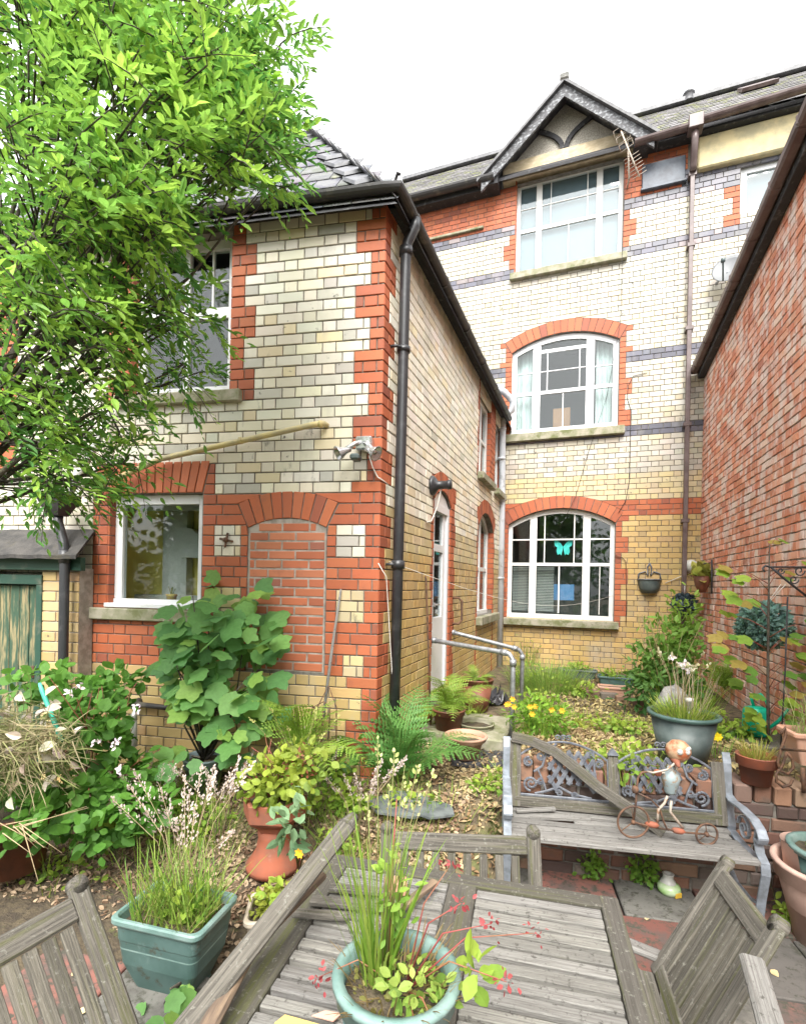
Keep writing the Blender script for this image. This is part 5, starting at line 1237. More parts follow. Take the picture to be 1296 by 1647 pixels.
b = MB(); b.tube([at(1144, 900, 7.0), at(1144, 955, 7.0)], .012, 6); b.tube([at(1124, 908, 7.2), at(1144, 905, 7.0)], .008, 6); b.tube([hb + Vector((-.08, 0, .1)), at(1126, 908, 7.2), hb + Vector((.09, 0, .1))], .004, 4); b.build('bracket', M['blackpaint'], t)
st = nr.normal(size=(60, 3)) * [.6, .6, .5] + [0, -.2, .9]
scatter('foliage', LEAF_V, LEAF_F, np.array(hb) + [0, 0, .09] + nr.normal(size=(60, 3)) * .04, frames(st, [0, 0, 1]), .12 + .1 * nr.rand(60), jit((.40, .42, .10), 60, .3), M['leaf'], t)

# ================================================================== bench
BA = R(10.5); ex = Vector((math.cos(BA), math.sin(BA), 0)); ey = Vector((-math.sin(BA), math.cos(BA), 0)); ezv = Vector((0, 0, 1))
BO = Vector((-.415, 2.87, 0)); BL = 1.31
B = lambda x, y, z: BO + ex * x + ey * y + ezv * z
bench = thing('garden_bench', 'iron-ended garden bench with lattice back and bleached slats, top rail broken loose', 'bench', B(.65, .2, 0))
for k in range(6):
    y = .02 + k * .068; z = .425 - .012 * math.sin(k / 5 * math.pi); b = MB()
    if k == 4: b.bar(B(.03, y, z + .004), B(.5, y + .01, z + .03), .055, .022); b.build('slat', M['palewood'], bench); b = MB(); b.bar(B(.40, y - .02, z + .01), B(1.27, y, z), .05, .02)
    else: b.bar(B(.02, y + rnd.uniform(-.004, .004), z + rnd.uniform(0, .006)), B(BL - .02, y + rnd.uniform(-.004, .004), z + rnd.uniform(0, .006)), .054, .024, col=(rnd.uniform(.7, 1.2),) * 3)
    b.build('slat', M['palewood'], bench)
for x0 in (0, BL):
    b = MB()
    def strip(pts, w_=.034, t_=.012):
        for p, q in zip(pts[:-1], pts[1:]): b.bar(p, q + (q - p) * .05, w_, t_, up=((q - p).cross(ex)), bev=.002)
    cv = [B(x0, .47, .86), B(x0, .445, .80), B(x0, .43, .66), B(x0, .41, .56), B(x0, .385, .50), B(x0, .37, .46), B(x0, .38, .42), B(x0, .43, .25), B(x0, .49, .0)]
    strip(cv, .045)
    strip([B(x0, .43, .62), B(x0, .36, .605), B(x0, .25, .615), B(x0, .12, .61), B(x0, .05, .585), B(x0, .02, .55), B(x0, .035, .52), B(x0, .07, .525)], .05)
    strip([B(x0, .06, .58), B(x0, .075, .52), B(x0, .05, .46), B(x0, .0, .43), B(x0, -.01, .38), B(x0, .03, .22), B(x0, .05, .1), B(x0, .01, .0)], .045)
    strip([B(x0, .38, .43), B(x0, .25, .415), B(x0, .12, .415), B(x0, .0, .43)], .045)
    strip(spiral(B(x0, .22, .51), ey, ezv, .075, .012, 0, 1.6, 18), .02, .008); strip([B(x0, .42, .22), B(x0, .3, .16), B(x0, .16, .16), B(x0, .04, .2)], .03)
    b.build('bench_end', M['castlight'], bench)
BK = lambda x, v: B(x, .385 + .085 * (v - .5) / .36, v)     # point of the leaning back
b = MB(); b.bar(BK(.05, .482), BK(1.26, .482), .024, .065, up=(0, 0, 1)); b.build('bottom_rail', M['wood'], bench)
for x in (.055, 1.255): b = MB(); b.bar(BK(x, .45), BK(x, .80 if x > 1 else .84), .07, .026, up=ey); b.build('stile', M['wood'], bench)
b = MB(); b.bar(BK(.655, .51), BK(.655, .80), .06, .03, up=ey); b.build('centre_post', M['wood'], bench)
b = MB(); b.prism([BK(.62, .80), BK(.69, .80), BK(.67, .825), BK(.655, .84), BK(.64, .825)], -ey * .03); b.build('finial', M['castiron'], bench)
rl = [BK(.03, .87), BK(.16, .85), BK(.3, .80), BK(.42, .72), BK(.54, .635), BK(.66, .57), BK(.80, .495), BK(.88, .445)]
rl = [p - ey * (.028 + .07 * (k / 7) ** 2 * 2.0) for k, p in enumerate(rl)]
b = MB()
for k in range(7): b.bar(rl[k], rl[k + 1] + (rl[k + 1] - rl[k]) * .04, .028, .062 - .004 * (k > 5), up=ezv)
b.build('loose_top_rail', M['wood'], bench)
for x0, x1 in ((.085, .625), (.685, 1.225)):
    L = x1 - x0; b = MB(); bt = .592
    topf = lambda u: .775 + .075 * math.sin(math.pi * u) ** .8 - .0
    pk = lambda u, v, d=0: BK(x0 + L * u, .85 - (.85 - v) * 1.27) - ey * d
    def flat(pts, w_=.016, t_=.012):
        for p, q in zip(pts[:-1], pts[1:]): b.bar(p, q + (q - p) * .06, w_, t_, up=ey, bev=.003)
    flat([pk(u, topf(u)) for u in np.linspace(0, 1, 15)], .014); flat([pk(0, bt), pk(1, bt)], .016); flat([pk(0, bt), pk(0, topf(0))], .014); flat([pk(1, bt), pk(1, topf(1))], .014)
    fl = -1 if x0 > .5 else 1
    cu = lambda u: u if fl > 0 else 1 - u
    # basket-weave lattice towards the middle of the bench back
    for k in range(7):
        for s_, dd in ((1, .004), (-1, -.004)):
            u0 = .20 + k * .105; pts = []
            for j in range(9):
                v = bt + (.84 - bt) * j / 8; u = u0 + s_ * (v - bt - .11) * 1.55
                if .30 < u < .86 and v < topf(u) - .012 and v > bt + .03 * math.sin((u - .3) * 5) + .012: pts.append(pk(cu(u), v, dd))
            if len(pts) > 1: flat(pts, .025, .009)
    sp = lambda u, v, r0, a0, t_: flat(spiral(pk(cu(u), v), ex * fl, ezv, r0, .008, a0, t_, 20), .014, .014)
    sp(.13, .645, .048, -1.6, -1.7); sp(.10, .745, .032, 1.4, 1.6); sp(.24, .775, .026, 0, -1.6); sp(.235, .66, .022, 3, 1.5); sp(.45, .612, .02, 3.2, -1.4); sp(.62, .607, .018, 0, 1.4); sp(.90, .76, .028, 2.0, -1.6); sp(.90, .65, .035, -1.2, 1.6); sp(.80, .80, .022, 3, 1.5)
    flat([pk(cu(.17), .60), pk(cu(.3), .615), pk(cu(.45), .640), pk(cu(.60), .612), pk(cu(.8), .60)], .014); flat([pk(cu(.16), .70), pk(cu(.26), .73), pk(cu(.30), .79), pk(cu(.42), topf(.42) - .01)], .014); flat([pk(cu(.84), .82), pk(cu(.85), .72), pk(cu(.88), .63)], .014); flat([pk(cu(.2), .72), pk(cu(.27), .66), pk(cu(.3), .62)], .012)
    b.build('cast_panel', M['castiron'], bench)
    b = MB()
    cx2 = pk(.5, topf(.5) + .02)
    for a in (-.7, 0, .7): b.tube(spiral(cx2 + ex * a * .05, ex, ezv, .02, .004, a, 1.3, 10), .005, 5)
    b.build('crest', M['castiron'], bench)
b = MB(); b.bar(B(.06, .30, .45), B(.30, .34, .47), .03, .018); tag(b.build('loose_board', M['palewood'], None, B(.1, .3, .45)), 'short broken slat lying on the left end of the bench seat', 'wood piece')

# ================================================================== metal rider ornament on the bench
oz = 2.80; O = lambda x, y, dz=0: at(x, y, oz + dz)
orn = thing('bicycle_ornament', 'rusty metal figure with round head riding a wire bicycle on the bench', 'ornament', O(1075, 1350))
for cxp, cyp, r_, nm in ((1018, 1322, 25, 0), (1136, 1342, 17, 1)):
    b = MB(); b.tube([O(cxp + r_ * math.cos(2 * math.pi * k / 28), cyp + r_ * math.sin(2 * math.pi * k / 28)) for k in range(29)], .006, 6, cap=False)
    for a in (.4, 2.5, 4.6): b.tube([O(cxp, cyp), O(cxp + r_ * math.cos(a), cyp + r_ * math.sin(a))], .003, 5)
    b.lathe(O(cxp, cyp), [(0, -.014), (.012, -.012), (.012, .012), (0, .014)], 10, M=Matrix.Rotation(R(90), 3, 'X')); b.build('wheel', M['rust'], orn)
b = MB(); b.tube([O(1018, 1322), O(1022, 1290), O(1024, 1262), O(1026, 1250), O(1032, 1242), O(1050, 1241)], .006, 6); b.tube([O(1026, 1276), O(1045, 1285), O(1060, 1300), O(1066, 1320), O(1072, 1333), O(1090, 1338), O(1136, 1342)], .0055, 6); b.tube([O(1018, 1322), O(1040, 1328), O(1075, 1335)], .005, 6); b.build('frame', M['rust'], orn)
b = MB(); b.lathe(O(1021, 1270), [(0, -.022), (.014, -.018), (.019, 0), (.014, .018), (0, .022)], 12); b.build('lamp', M['rust'], orn)
b = MB(); b.lathe(O(1078, 1257), [(0, -.068), (.026, -.066), (.03, -.055), (.045, 0), (.05, .022), (.04, .045), (.022, .07), (.018, .09), (0, .092)], 18); b.build('body', M['bluebody'], orn)
hd = O(1090, 1208); b = MB(); b.lathe(hd, [(0, -.062), (.03, -.055), (.055, -.03), (.066, 0), (.06, .03), (.035, .055), (0, .062)], 20); b.build('head', M['ornament'], orn)
b = MB()
for sx in (-1, 1): b.lathe(hd + RT * (.02 * sx) - FW * .055 + UP * .012, [(0, -.018), (.012, -.012), (.016, 0), (.012, .012), (0, .018)], 10)
b.tube([hd + RT * .01 - FW * .06 + UP * .02, hd + RT * .035 - FW * .055 + UP * .035], .01, 6); b.build('eye', M['whiteplastic'], orn)
b = MB(); cone(b, O(1086, 1222, -.02), -FW - UP * .4 - RT * .2, [(.026, -.02), (.024, 0), (.008, .055), (0, .06)], 12); b.build('beak', M['terracotta'], orn)
b = MB(); b.tube([O(1086, 1228), O(1082, 1238), O(1080, 1246)], .007, 6); b.tube([O(1093, 1228), O(1086, 1238), O(1070, 1243), O(1052, 1244)], .0055, 6); b.tube([O(1084, 1228, -.04), O(1072, 1238, -.04), O(1050, 1243, -.03), O(1040, 1241)], .0055, 6); b.build('arm', M['palemetal'], orn)
b = MB(); b.lathe(O(1057, 1243), [(0, -.02), (.018, -.014), (.022, 0), (.018, .014), (0, .02)], 9); b.build('glove', M['terracotta'], orn)
for pts, nm in (([O(1073, 1280), O(1068, 1292), O(1058, 1302), O(1057, 1324)], 'leg'), ([O(1079, 1288), O(1077, 1305), O(1084, 1315), O(1098, 1332)], 'leg')):
    b = MB(); b.tube(pts, .0075, 7); b.build(nm, M['palemetal'], orn)
for c in (O(1048, 1326), O(1090, 1336)):
    b = MB(); b.lathe(c, [(0, -.018), (.02, -.014), (.03, 0), (.02, .012), (0, .016)], 10, sx=1.3, sy=.7); b.build('shoe', M['terracotta'], orn)

# ================================================================== table
TA = R(7); tx_ = Vector((math.cos(TA), math.sin(TA), 0)); ty_ = Vector((-math.sin(TA), math.cos(TA), 0)); TO = Vector((.11, 1.955, 0))   # far right corner; x to the right, y away
T = lambda x, y, z: TO + tx_ * x + ty_ * y + ezv * z
TWD, TLN = 1.10, 1.25
tbl = thing('garden_table', 'weathered slatted hardwood table in the foreground', 'table', T(-TWD / 2, -TLN / 2, 0))
def tbar(nm, x0, y0, x1, y1, wd, mt, z=.73, th_=.028, bev=.004):
    k_ = rnd.uniform(.72, 1.15) * (.72 if mt == 'wood' else 1); b = MB(); b.bar(T(x0, y0, z), T(x1, y1, z), wd, th_, col=(k_, k_, k_ * rnd.uniform(.93, 1.02)), bev=bev); return b.build(nm, M[mt], tbl)
tbar('end_rail', -TWD, -.035, -.062, -.035, .066, 'wood'); tbar('side_rail', -.032, 0, -.032, -TLN, .064, 'wood'); tbar('side_rail', -TWD + .05, -.07, -TWD + .05, -TLN, .10, 'wood')
xm = -.545; tbar('cross_rail', xm, -.07, xm, -TLN, .10, 'wood')
k = 0; y = -.07 - .028
while y > -TLN + .02:
    tbar('slat', -.068, y, xm + .053, y, .041, 'palewood', .729 + rnd.uniform(-.002, .003), .02, .003); tbar('slat', xm - .053, y, -TWD + .103, y, .040, 'palewood', .729 + rnd.uniform(-.003, .003), .024, .004); y -= .0565
for x, y in ((-.07, -.07), (-TWD + .07, -.07), (-.07, -TLN + .07), (-TWD + .07, -TLN + .07)): b = MB(); b.bar(T(x, y, 0), T(x, y, .715), .06, .06, up=tx_); b.build('leg', M['wood'], tbl)
for p, q in (((-.07, -.07), (-TWD + .07, -.07)), ((-.07, -.1), (-.07, -TLN + .1)), ((-TWD + .07, -.1), (-TWD + .07, -TLN + .1))): b = MB(); b.bar(T(*p, .67), T(*q, .67), .022, .08); b.build('apron', M['wood'], tbl)

# ================================================================== chairs
def chair(label, TL, TR, BLo, BRo, n, seatdir, arms=(), sw_=.045, mt='wood', seat_len=.42, drop=.10, pw=.055):
    """TL/TR: stile tops, BLo/BRo: the same stiles at seat height; seatdir: horizontal direction the seat runs"""
    TL, TR, BLo, BRo = map(Vector, (TL, TR, BLo, BRo)); t = thing('garden_chair', label, 'chair', (BLo + BRo) / 2 * Vector((1, 1, 0)) if False else Vector((((BLo + BRo) / 2).x, ((BLo + BRo) / 2).y, 0)), 'weathered slatted garden chairs')
    acr = (TR - TL).normalized(); nrm = acr.cross((TL - BLo).normalized()).normalized()
    for a_, c_ in ((TL, BLo), (TR, BRo)):
        b = MB(); b.bar(c_, a_, pw, .034, up=nrm, bev=.008); b.tube([a_ - nrm * .017 + (a_ - c_).normalized() * -.003, a_ + nrm * .017 + (a_ - c_).normalized() * -.003], pw / 2, 12); b.build('stile', M[mt], t)
    w_ = (TR - TL).length; e0, e1 = .055 / w_ * .5, 1 - .055 / w_ * .5
    up1 = (TL - BLo).normalized(); P0 = lambda f, g_: (TL.lerp(TR, f)).lerp(BLo.lerp(BRo, f), g_)
    L = (TL - BLo).length; tr = .035 / L
    b = MB(); b.bar(P0(e0, .045 + tr), P0(e1, .045 + tr), .07, .028, up=nrm, bev=.006); b.build('top_rail', M['palewood'] if mt == 'palewood' else M[mt], t)
    b = MB(); b.bar(P0(e0, .93), P0(e1, .93), .05, .028, up=nrm, bev=.005); b.build('bottom_rail', M[mt], t)
    for k in range(n):
        f = e0 + (e1 - e0) * (k + .5 + .25) / (n + .5); b = MB(); k_ = rnd.uniform(.7, 1.2); b.bar(P0(f, .91), P0(f, .05 + 2 * tr), sw_, .014, up=nrm, col=(k_, k_, k_ * .95), bev=.003); b.build('slat', M[mt], t)
    sdv = Vector(seatdir).normalized()
    for k in range(7):
        p, q = BLo.lerp(BRo, .02) + sdv * (.03 + k * seat_len / 7), BRo.lerp(BLo, .02) + sdv * (.03 + k * seat_len / 7)
        b = MB(); b.bar(p, q, .048, .018); b.build('seat_slat', M[mt], t)
    for c_ in (BLo, BRo):
        b = MB(); b.bar(Vector((c_.x, c_.y, 0)), c_ - Vector((0, 0, .012)), .045, .04, up=sdv); b.build('leg', M[mt], t)
        b = MB(); f_ = c_ + sdv * (seat_len - .03); b.bar(Vector((f_.x, f_.y, 0)), f_ - Vector((0, 0, .012)), .045, .04, up=sdv); b.build('leg', M[mt], t)
    for p, q in arms:
        b = MB(); b.bar(p, q, .06, .026, bev=.008); b.build('arm', M['palewood'], t)
        q2 = Vector(q) - (Vector(q) - Vector(p)).normalized() * .05; b = MB(); b.bar((q2.x, q2.y, .4), q2 - Vector((0, 0, .013)), .04, .035, up=acr); b.build('arm_post', M[mt], t)
    return t
zc = Vector((0, 0, 0))
TLc, TRc = at(623, 1330, 2.17), at(857, 1337, 2.10)
bk_ = FW * -.10
chair('weathered chair with its slatted back showing behind the far edge of the table', TLc, TRc, Vector((TLc.x, TLc.y, .43)) + bk_ * 1.0, Vector((TRc.x, TRc.y, .43)) + bk_ * 1.0, 8, -FW, sw_=.034)
chair('mossy slatted chair at the left of the table, back reclined towards the trees', (-1.475, 1.105, .895), (-1.52, .58, .895), (-1.12, 1.06, .44), (-1.15, .56, .44), 9, (1, .05, 0), sw_=.036)
fT, nT = at(1168, 1388, 1.95), at(1252, 1488, 1.50); dsp = Vector((-.26, -.14, 0)); fB = fT + dsp; fB.z = .38; nB = nT + dsp; nB.z = .42
chair('bleached slatted armchair at the right of the table, leaning back towards the bench', nT, fT, nB, fB, 7, (-1, .1, 0), [(at(1112, 1560, 1.92), at(980, 1506, 2.0)), (at(1207, 1540, 1.42), at(1262, 1730, 1.10))], sw_=.038, mt='wood', seat_len=.3)
# folded chair frame against the table's left side
ff = thing('folded_chair_frame', 'dark folded wooden chair frame leaning along the left side of the table', 'chair frame', T(-TWD - .1, -.6, 0))
tp, lo_ = at(562, 1322, 1.72), at(270, 1690, 1.14)
b = MB(); b.bar(lo_, tp, .058, .03, up=(.3, -.2, 1), bev=.01); b.build('rail', M['wood'], ff)
b = MB(); b.tube([tp - (tp - lo_).normalized() * .02, tp + (tp - lo_).normalized() * .03], [.03, .016], 10); b.build('rail_tip', M['wood'], ff)
t2, l2 = at(520, 1405, 1.66), at(405, 1522, 1.40); l3 = at(315, 1690, 1.12)
b = MB(); b.bar(l2, t2, .034, .024, up=(.3, -.2, 1), bev=.006); b.build('strut', mat('brown timber', (.20, .14, .09), (.10, .07, .05), scale=5, rough=.85, bump=.5, coord='gco', stretch=(1.5, 12, 12)), ff)
b = MB(); b.bar(l3, l2, .042, .028, up=(.3, -.2, 1), bev=.008); b.build('strut', M['rust'] if False else bpy.data.materials['brown timber'], ff)
b = MB(); b.lathe(l2, [(0, .018), (.024, .018), (.026, .014), (.026, -.014)], 14); b.build('pivot', bpy.data.materials['brown timber'], ff)
b = MB(); b.lathe(l2 + Vector((0, 0, .018)), [(0, .006), (.008, .005), (.009, 0)], 10); b.build('bolt', M['rust'], ff)
# broken boards and brick chunks on the table's far left corner
for k, (x0, y0, x1, y1, wd, lab) in enumerate([(500, 1448, 650, 1462, .04, 'front one of the broken grey boards piled on the table'), (470, 1468, 560, 1474, .03, 'shortest grey board at the left of the pile on the table'), (530, 1428, 640, 1436, .035, 'rear one of the broken grey boards piled on the table'), (620, 1478, 700, 1418, .03, 'brown rotten board slanting across the pile on the table')]):
    p, q = gnd(x0, y0, .765 + .012 * (k % 2)), gnd(x1, y1, .765 + .02 * (k > 2)); b = MB(); b.bar(p, q, wd, .018, bev=.003); tag(b.build('broken_board', M['wood'] if k < 3 else bpy.data.materials['brown timber'], None, p), lab, 'wood piece')
p = gnd(636, 1425, .78); b = MB(); b.box(p, (.08, .05, .05), (.45, .24, .15), rz=.4, bev=.006); tag(b.build('brick_chunk', M['wallbrick'], None, p), 'small chunk of brick lying behind the boards on the table', 'brick')
p = gnd(480, 1642, .748); b = MB(); b.prism([p + Vector(q) for q in ((-.05, -.03, 0), (.06, -.02, 0), (.07, .01, 0), (-.04, .0, .0))], (0, 0, .003)); tag(b.build('paper_scrap', mat('yellow card', (.75, .50, .12), rough=.7, bump=0), None, p), 'yellow card scrap at the bottom edge of the table', 'scrap')
p = gnd(525, 1636, .75); b = MB(); b.prism([p + Vector(q) for q in ((-.035, -.012, 0), (.025, -.01, .004), (.035, .015, .006), (-.01, .012, .002))], (0, 0, .003)); tag(b.build('tile_scrap', mat('pink tile', (.60, .34, .26), rough=.7, bump=.1), None, p), 'pinkish broken tile scrap beside the teal pot on the table', 'scrap')
#@@SPLIT
# ================================================================== plants
BLADE_V = []; BLADE_F = []
for k, t_ in enumerate((0, .3, .6, .85)):
    w_ = .5 * (1 - .55 * t_); BLADE_V += [(-w_, t_, -.32 * t_ ** 2.2), (w_, t_, -.32 * t_ ** 2.2)]
BLADE_V.append((0, 1, -.36)); BLADE_F = [(0, 1, 3, 2), (2, 3, 5, 4), (4, 5, 7, 6), (6, 7, 8)]
BLADE_V = np.array(BLADE_V)
def lobed(n=5, depth=.42):
    """maple-like leaf, base at the origin, tip along +Y, slightly cupped"""
    out = [(0, 0)]; tips = [(-125, .62), (-62, .86), (0, 1.0), (62, .86), (125, .62)] if n == 5 else [(-70, .8), (0, 1.), (70, .8)]
    c = (0, .42); pts = []
    for i, (a, r_) in enumerate(tips):
        q = math.radians(a); s_ = r_ * .62
        if i: qa = math.radians((tips[i - 1][0] + a) / 2); pts.append((c[0] + math.sin(qa) * .40, c[1] + math.cos(qa) * .40))
        pts += [(c[0] + math.sin(q - .27) * s_ * .84, c[1] + math.cos(q - .27) * s_ * .84), (c[0] + math.sin(q) * s_, c[1] + math.cos(q) * s_), (c[0] + math.sin(q + .27) * s_ * .84, c[1] + math.cos(q + .27) * s_ * .84)]
    pts = pts[::-1]
    vs = [(c[0], c[1], -.035)] + [(x, y, .05 * math.sin(3.1 * x) - .10 * ((x) ** 2 + (y - .42) ** 2)) for x, y in [(0, .12)] + pts[::-1]]
    n_ = len(vs) - 1
    return np.array(vs), [(0, 1 + k, 1 + (k + 1) % n_) for k in range(n_)]
MAPLE_V, MAPLE_F = lobed()
MAPLE_F = [f[::-1] for f in MAPLE_F]
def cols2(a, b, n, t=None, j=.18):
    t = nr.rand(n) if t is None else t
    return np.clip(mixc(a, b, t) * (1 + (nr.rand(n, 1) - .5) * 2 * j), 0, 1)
def tuft(parent, base, n, h, spread, ca, cb, wd=.006, rad=.03, name='grass_blades', droop=.5, mt='thinleaf', wob=None):
    base = np.array(base, float); a = nr.rand(n) * 2 * math.pi; r_ = rad * np.sqrt(nr.rand(n))
    ps = base + np.stack([np.cos(a) * r_, np.sin(a) * r_, np.zeros(n)], 1) * (1 if np.isscalar(rad) else 1)
    if wob is not None: ps = base + wob(n)
    d = np.stack([np.cos(a) * spread * nr.rand(n), np.sin(a) * spread * nr.rand(n), np.ones(n)], 1) + nr.normal(size=(n, 3)) * .08
    up = -np.stack([np.cos(a), np.sin(a), np.zeros(n)], 1) + nr.normal(size=(n, 3)) * .2
    L = h * (.5 + .6 * nr.rand(n))
    return tag(scatter(name, BLADE_V, BLADE_F, ps, frames(d, up), np.stack([wd * (.7 + .6 * nr.rand(n)), L, L * droop], 1), cols2(ca, cb, n), M[mt], parent, base), kind='stuff')
def leafcloud(parent, c, rad, n, size, ca, cb, name='foliage', tv=LEAF_V, tf=LEAF_F, mt='leaf', upb=.6, shell=.5, base=(0, 0, 0), wx=1.):
    c = np.array(c, float); rad = np.array(rad, float)
    d = nr.normal(size=(n, 3)); d /= np.linalg.norm(d, axis=1, keepdims=True)
    r_ = (shell + (1 - shell) * nr.rand(n, 1)); bump = 1 + .22 * np.sin(d[:, :1] * 7 + 1) * np.cos(d[:, 1:2] * 6) + .15 * np.sin(d[:, 2:3] * 9)
    ps = c + d * rad * r_ * bump
    ax = d * .8 + nr.normal(size=(n, 3)) * .6 + np.array([0, 0, -.1])
    up = d * .7 + np.array([0, -.25, upb]) + nr.normal(size=(n, 3)) * .35
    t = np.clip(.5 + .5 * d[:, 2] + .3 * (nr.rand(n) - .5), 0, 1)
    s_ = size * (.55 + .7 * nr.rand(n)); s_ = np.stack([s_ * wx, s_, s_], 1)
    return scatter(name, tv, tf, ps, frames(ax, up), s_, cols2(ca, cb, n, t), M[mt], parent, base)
def stems(parent, base, tips, r0, mt='stem', name='stem', bend=.06, joined=True):
    b = MB(); base = Vector(base)
    for tp in tips:
        tp = Vector(tp); m_ = base.lerp(tp, .5) + Vector((rnd.uniform(-bend, bend), rnd.uniform(-bend, bend), rnd.uniform(0, bend)))
        b.tube([base + Vector((rnd.uniform(-.02, .02), rnd.uniform(-.02, .02), 0)), m_, tp], [r0, r0 * .7, r0 * .35], 5)
        if not joined: b.build(name, M[mt], parent); b = MB()
    if joined: b.build(name + 's' if False else name, M[mt], parent)
def panicles(parent, base, n, h, spread, ca, cb, head=.14, seeds=38, sz=.011, mt='drystem', r_=.0014):
    """tall stems with feathery seed heads"""
    base = Vector(base); b = MB(); ps = []; ds = []
    for k in range(n):
        a = rnd.random() * 6.28; s_ = spread * (.25 + .75 * rnd.random()); hh = h * rnd.uniform(.7, 1.05)
        p0 = base + Vector((math.cos(a) * .03, math.sin(a) * .03, 0)); tip = base + Vector((math.cos(a) * s_, math.sin(a) * s_, hh)); m_ = p0.lerp(tip, .55) + Vector((-math.cos(a) * s_ * .2, -math.sin(a) * s_ * .2, .04 * h))
        b.tube([p0, m_, tip], [r_ * 1.4, r_, r_ * .6], 4)
        ax = (tip - m_).normalized()
        for j in range(seeds):
            f = rnd.random(); rr_ = .028 * (1 - f) ** .7 * rnd.random() * head / .14; q = rnd.random() * 6.28
            ps.append(tip - ax * head * (1 - f) + Vector((math.cos(q) * rr_, math.sin(q) * rr_, 0))); ds.append(ax + Vector((math.cos(q), math.sin(q), 0)) * .6)
    b.build('stalks', M[mt], parent)
    n_ = len(ps); tag(scatter('seed_heads', LEAF_V, LEAF_F, np.array(ps), frames(np.array(ds), [0, -1, .2]), sz * (.7 + .7 * nr.rand(n_)), cols2(ca, cb, n_), M['litter'], parent, base), kind='stuff')
def fern_mesh(name, mtl, L=1., pairs=26, ca=(.10, .24, .03), cb=(.20, .36, .05), arch=.38, wid=.2):
    b = MB()
    rc = lambda t: Vector((0, t * L * (1 - .12 * t * t), L * (.30 * t - arch * 1.6 * t * t * t * .6 - arch * .25 * t * t)))
    b.tube([rc(k / 8) for k in range(9)], [.006 * (1 - .8 * k / 8) for k in range(9)], 4, (.16, .20, .05))
    for i in range(pairs):
        t = .13 + .86 * i / (pairs - 1); ln = wid * L * (math.sin(math.pi * min(1, (t - .02)) ** .62) ** .8 + .03) if t < 1 else 0; p = rc(t); fw_ = (rc(min(1, t + .02)) - rc(t - .02)).normalized()
        for sx in (-1, 1):
            ln *= rnd.uniform(.86, 1.08); d = (Vector((sx, 0, rnd.uniform(-.18, .1))) * .9 + fw_ * rnd.uniform(.28, .5)).normalized(); c = tuple(np.array(ca) + (np.array(cb) - np.array(ca)) * rnd.random()); m_ = 6; wv = ln * .17 + .007
            nrm = fw_.cross(d).normalized() * sx
            for j in range(m_):
                f0, f1 = j / m_, (j + .85) / m_; w_ = wv * (1 - .8 * f0)
                q0 = p + d * ln * f0 - Vector((0, 0, ln * .16 * f0 * f0)); q1 = p + d * ln * f1 - Vector((0, 0, ln * .16 * f1 * f1)); q2 = p + d * ln * (f0 + 1.15) / m_ * 1 if False else p + d * (ln * (f1 + .05)) - Vector((0, 0, ln * .16 * f1 * f1))
                e = fw_ * w_
                b.add([q0, q1 + e * .15, q0 + e + d * ln * .07, q0 - e + d * ln * .07], [(0, 1, 2), (0, 3, 1)] if sx > 0 else [(0, 2, 1), (0, 1, 3)], c)
    o = b.build(name, mtl); me = o.data; bpy.data.objects.remove(o); OFF.pop(name, None); return me
FERN = [fern_mesh('frond', M['thinleaf'], 1., 21, (.09, .24, .05), (.16, .33, .08), .34, .21), fern_mesh('frond', M['thinleaf'], 1., 19, (.19, .33, .04), (.30, .44, .07), .42, .22)]
def fern(name, label, c, n, L, kind=0, tilt=(25, 70), seed=1, sector=(0, 360), group='ferns'):
    r_ = random.Random(seed); t = thing(name, label, 'fern', c, group)
    for k in range(n):
        o = bpy.data.objects.new('frond', FERN[kind]); COL.objects.link(o); o.parent = t
        a = math.radians(sector[0] + (sector[1] - sector[0]) * (k + r_.uniform(.1, .9)) / n); el = math.radians(90 - r_.uniform(*tilt)); s_ = L * r_.uniform(.7, 1.1)
        o.matrix_local = Matrix.Rotation(a, 4, 'Z') @ Matrix.Rotation(el - .25, 4, 'X') @ Matrix.Rotation(r_.uniform(-.3, .3), 4, 'Y') @ Matrix.Scale(s_, 4)
    return t
G1, G2, G3, G4 = (.07, .19, .03), (.13, .28, .04), (.24, .40, .06), (.36, .48, .07)
# ---- big fern clumps
fern('fern', 'large dark green fern at the corner of the extension', gt(648, 1265) + Vector((-.05, .02, .02)), 17, .80, 0, (2, 50), 3)
fern('fern', 'yellow-green fern against the red bricks left of the corner', at(485, 1215, 3.45), 13, .62, 1, (5, 60), 5)
fern('fern', 'bright fern spilling from the brown pot beside the door', Vector((-1.22, 4.52, .66)), 13, .58, 1, (15, 85), 7)
fern('fern', 'small fern in the tall brown pot beyond the door', Vector((-1.2, 5.66, .76)), 12, .30, 1, (20, 80), 8)
fern('fern', 'fern growing at the foot of the red wall', at(1165, 1110, 6.2), 14, .55, 1, (5, 50), 9)
fern('fern', 'low fern lying just behind the bench back', at(945, 1218, 3.75), 7, .34, 1, (40, 85), 11, (200, 340))
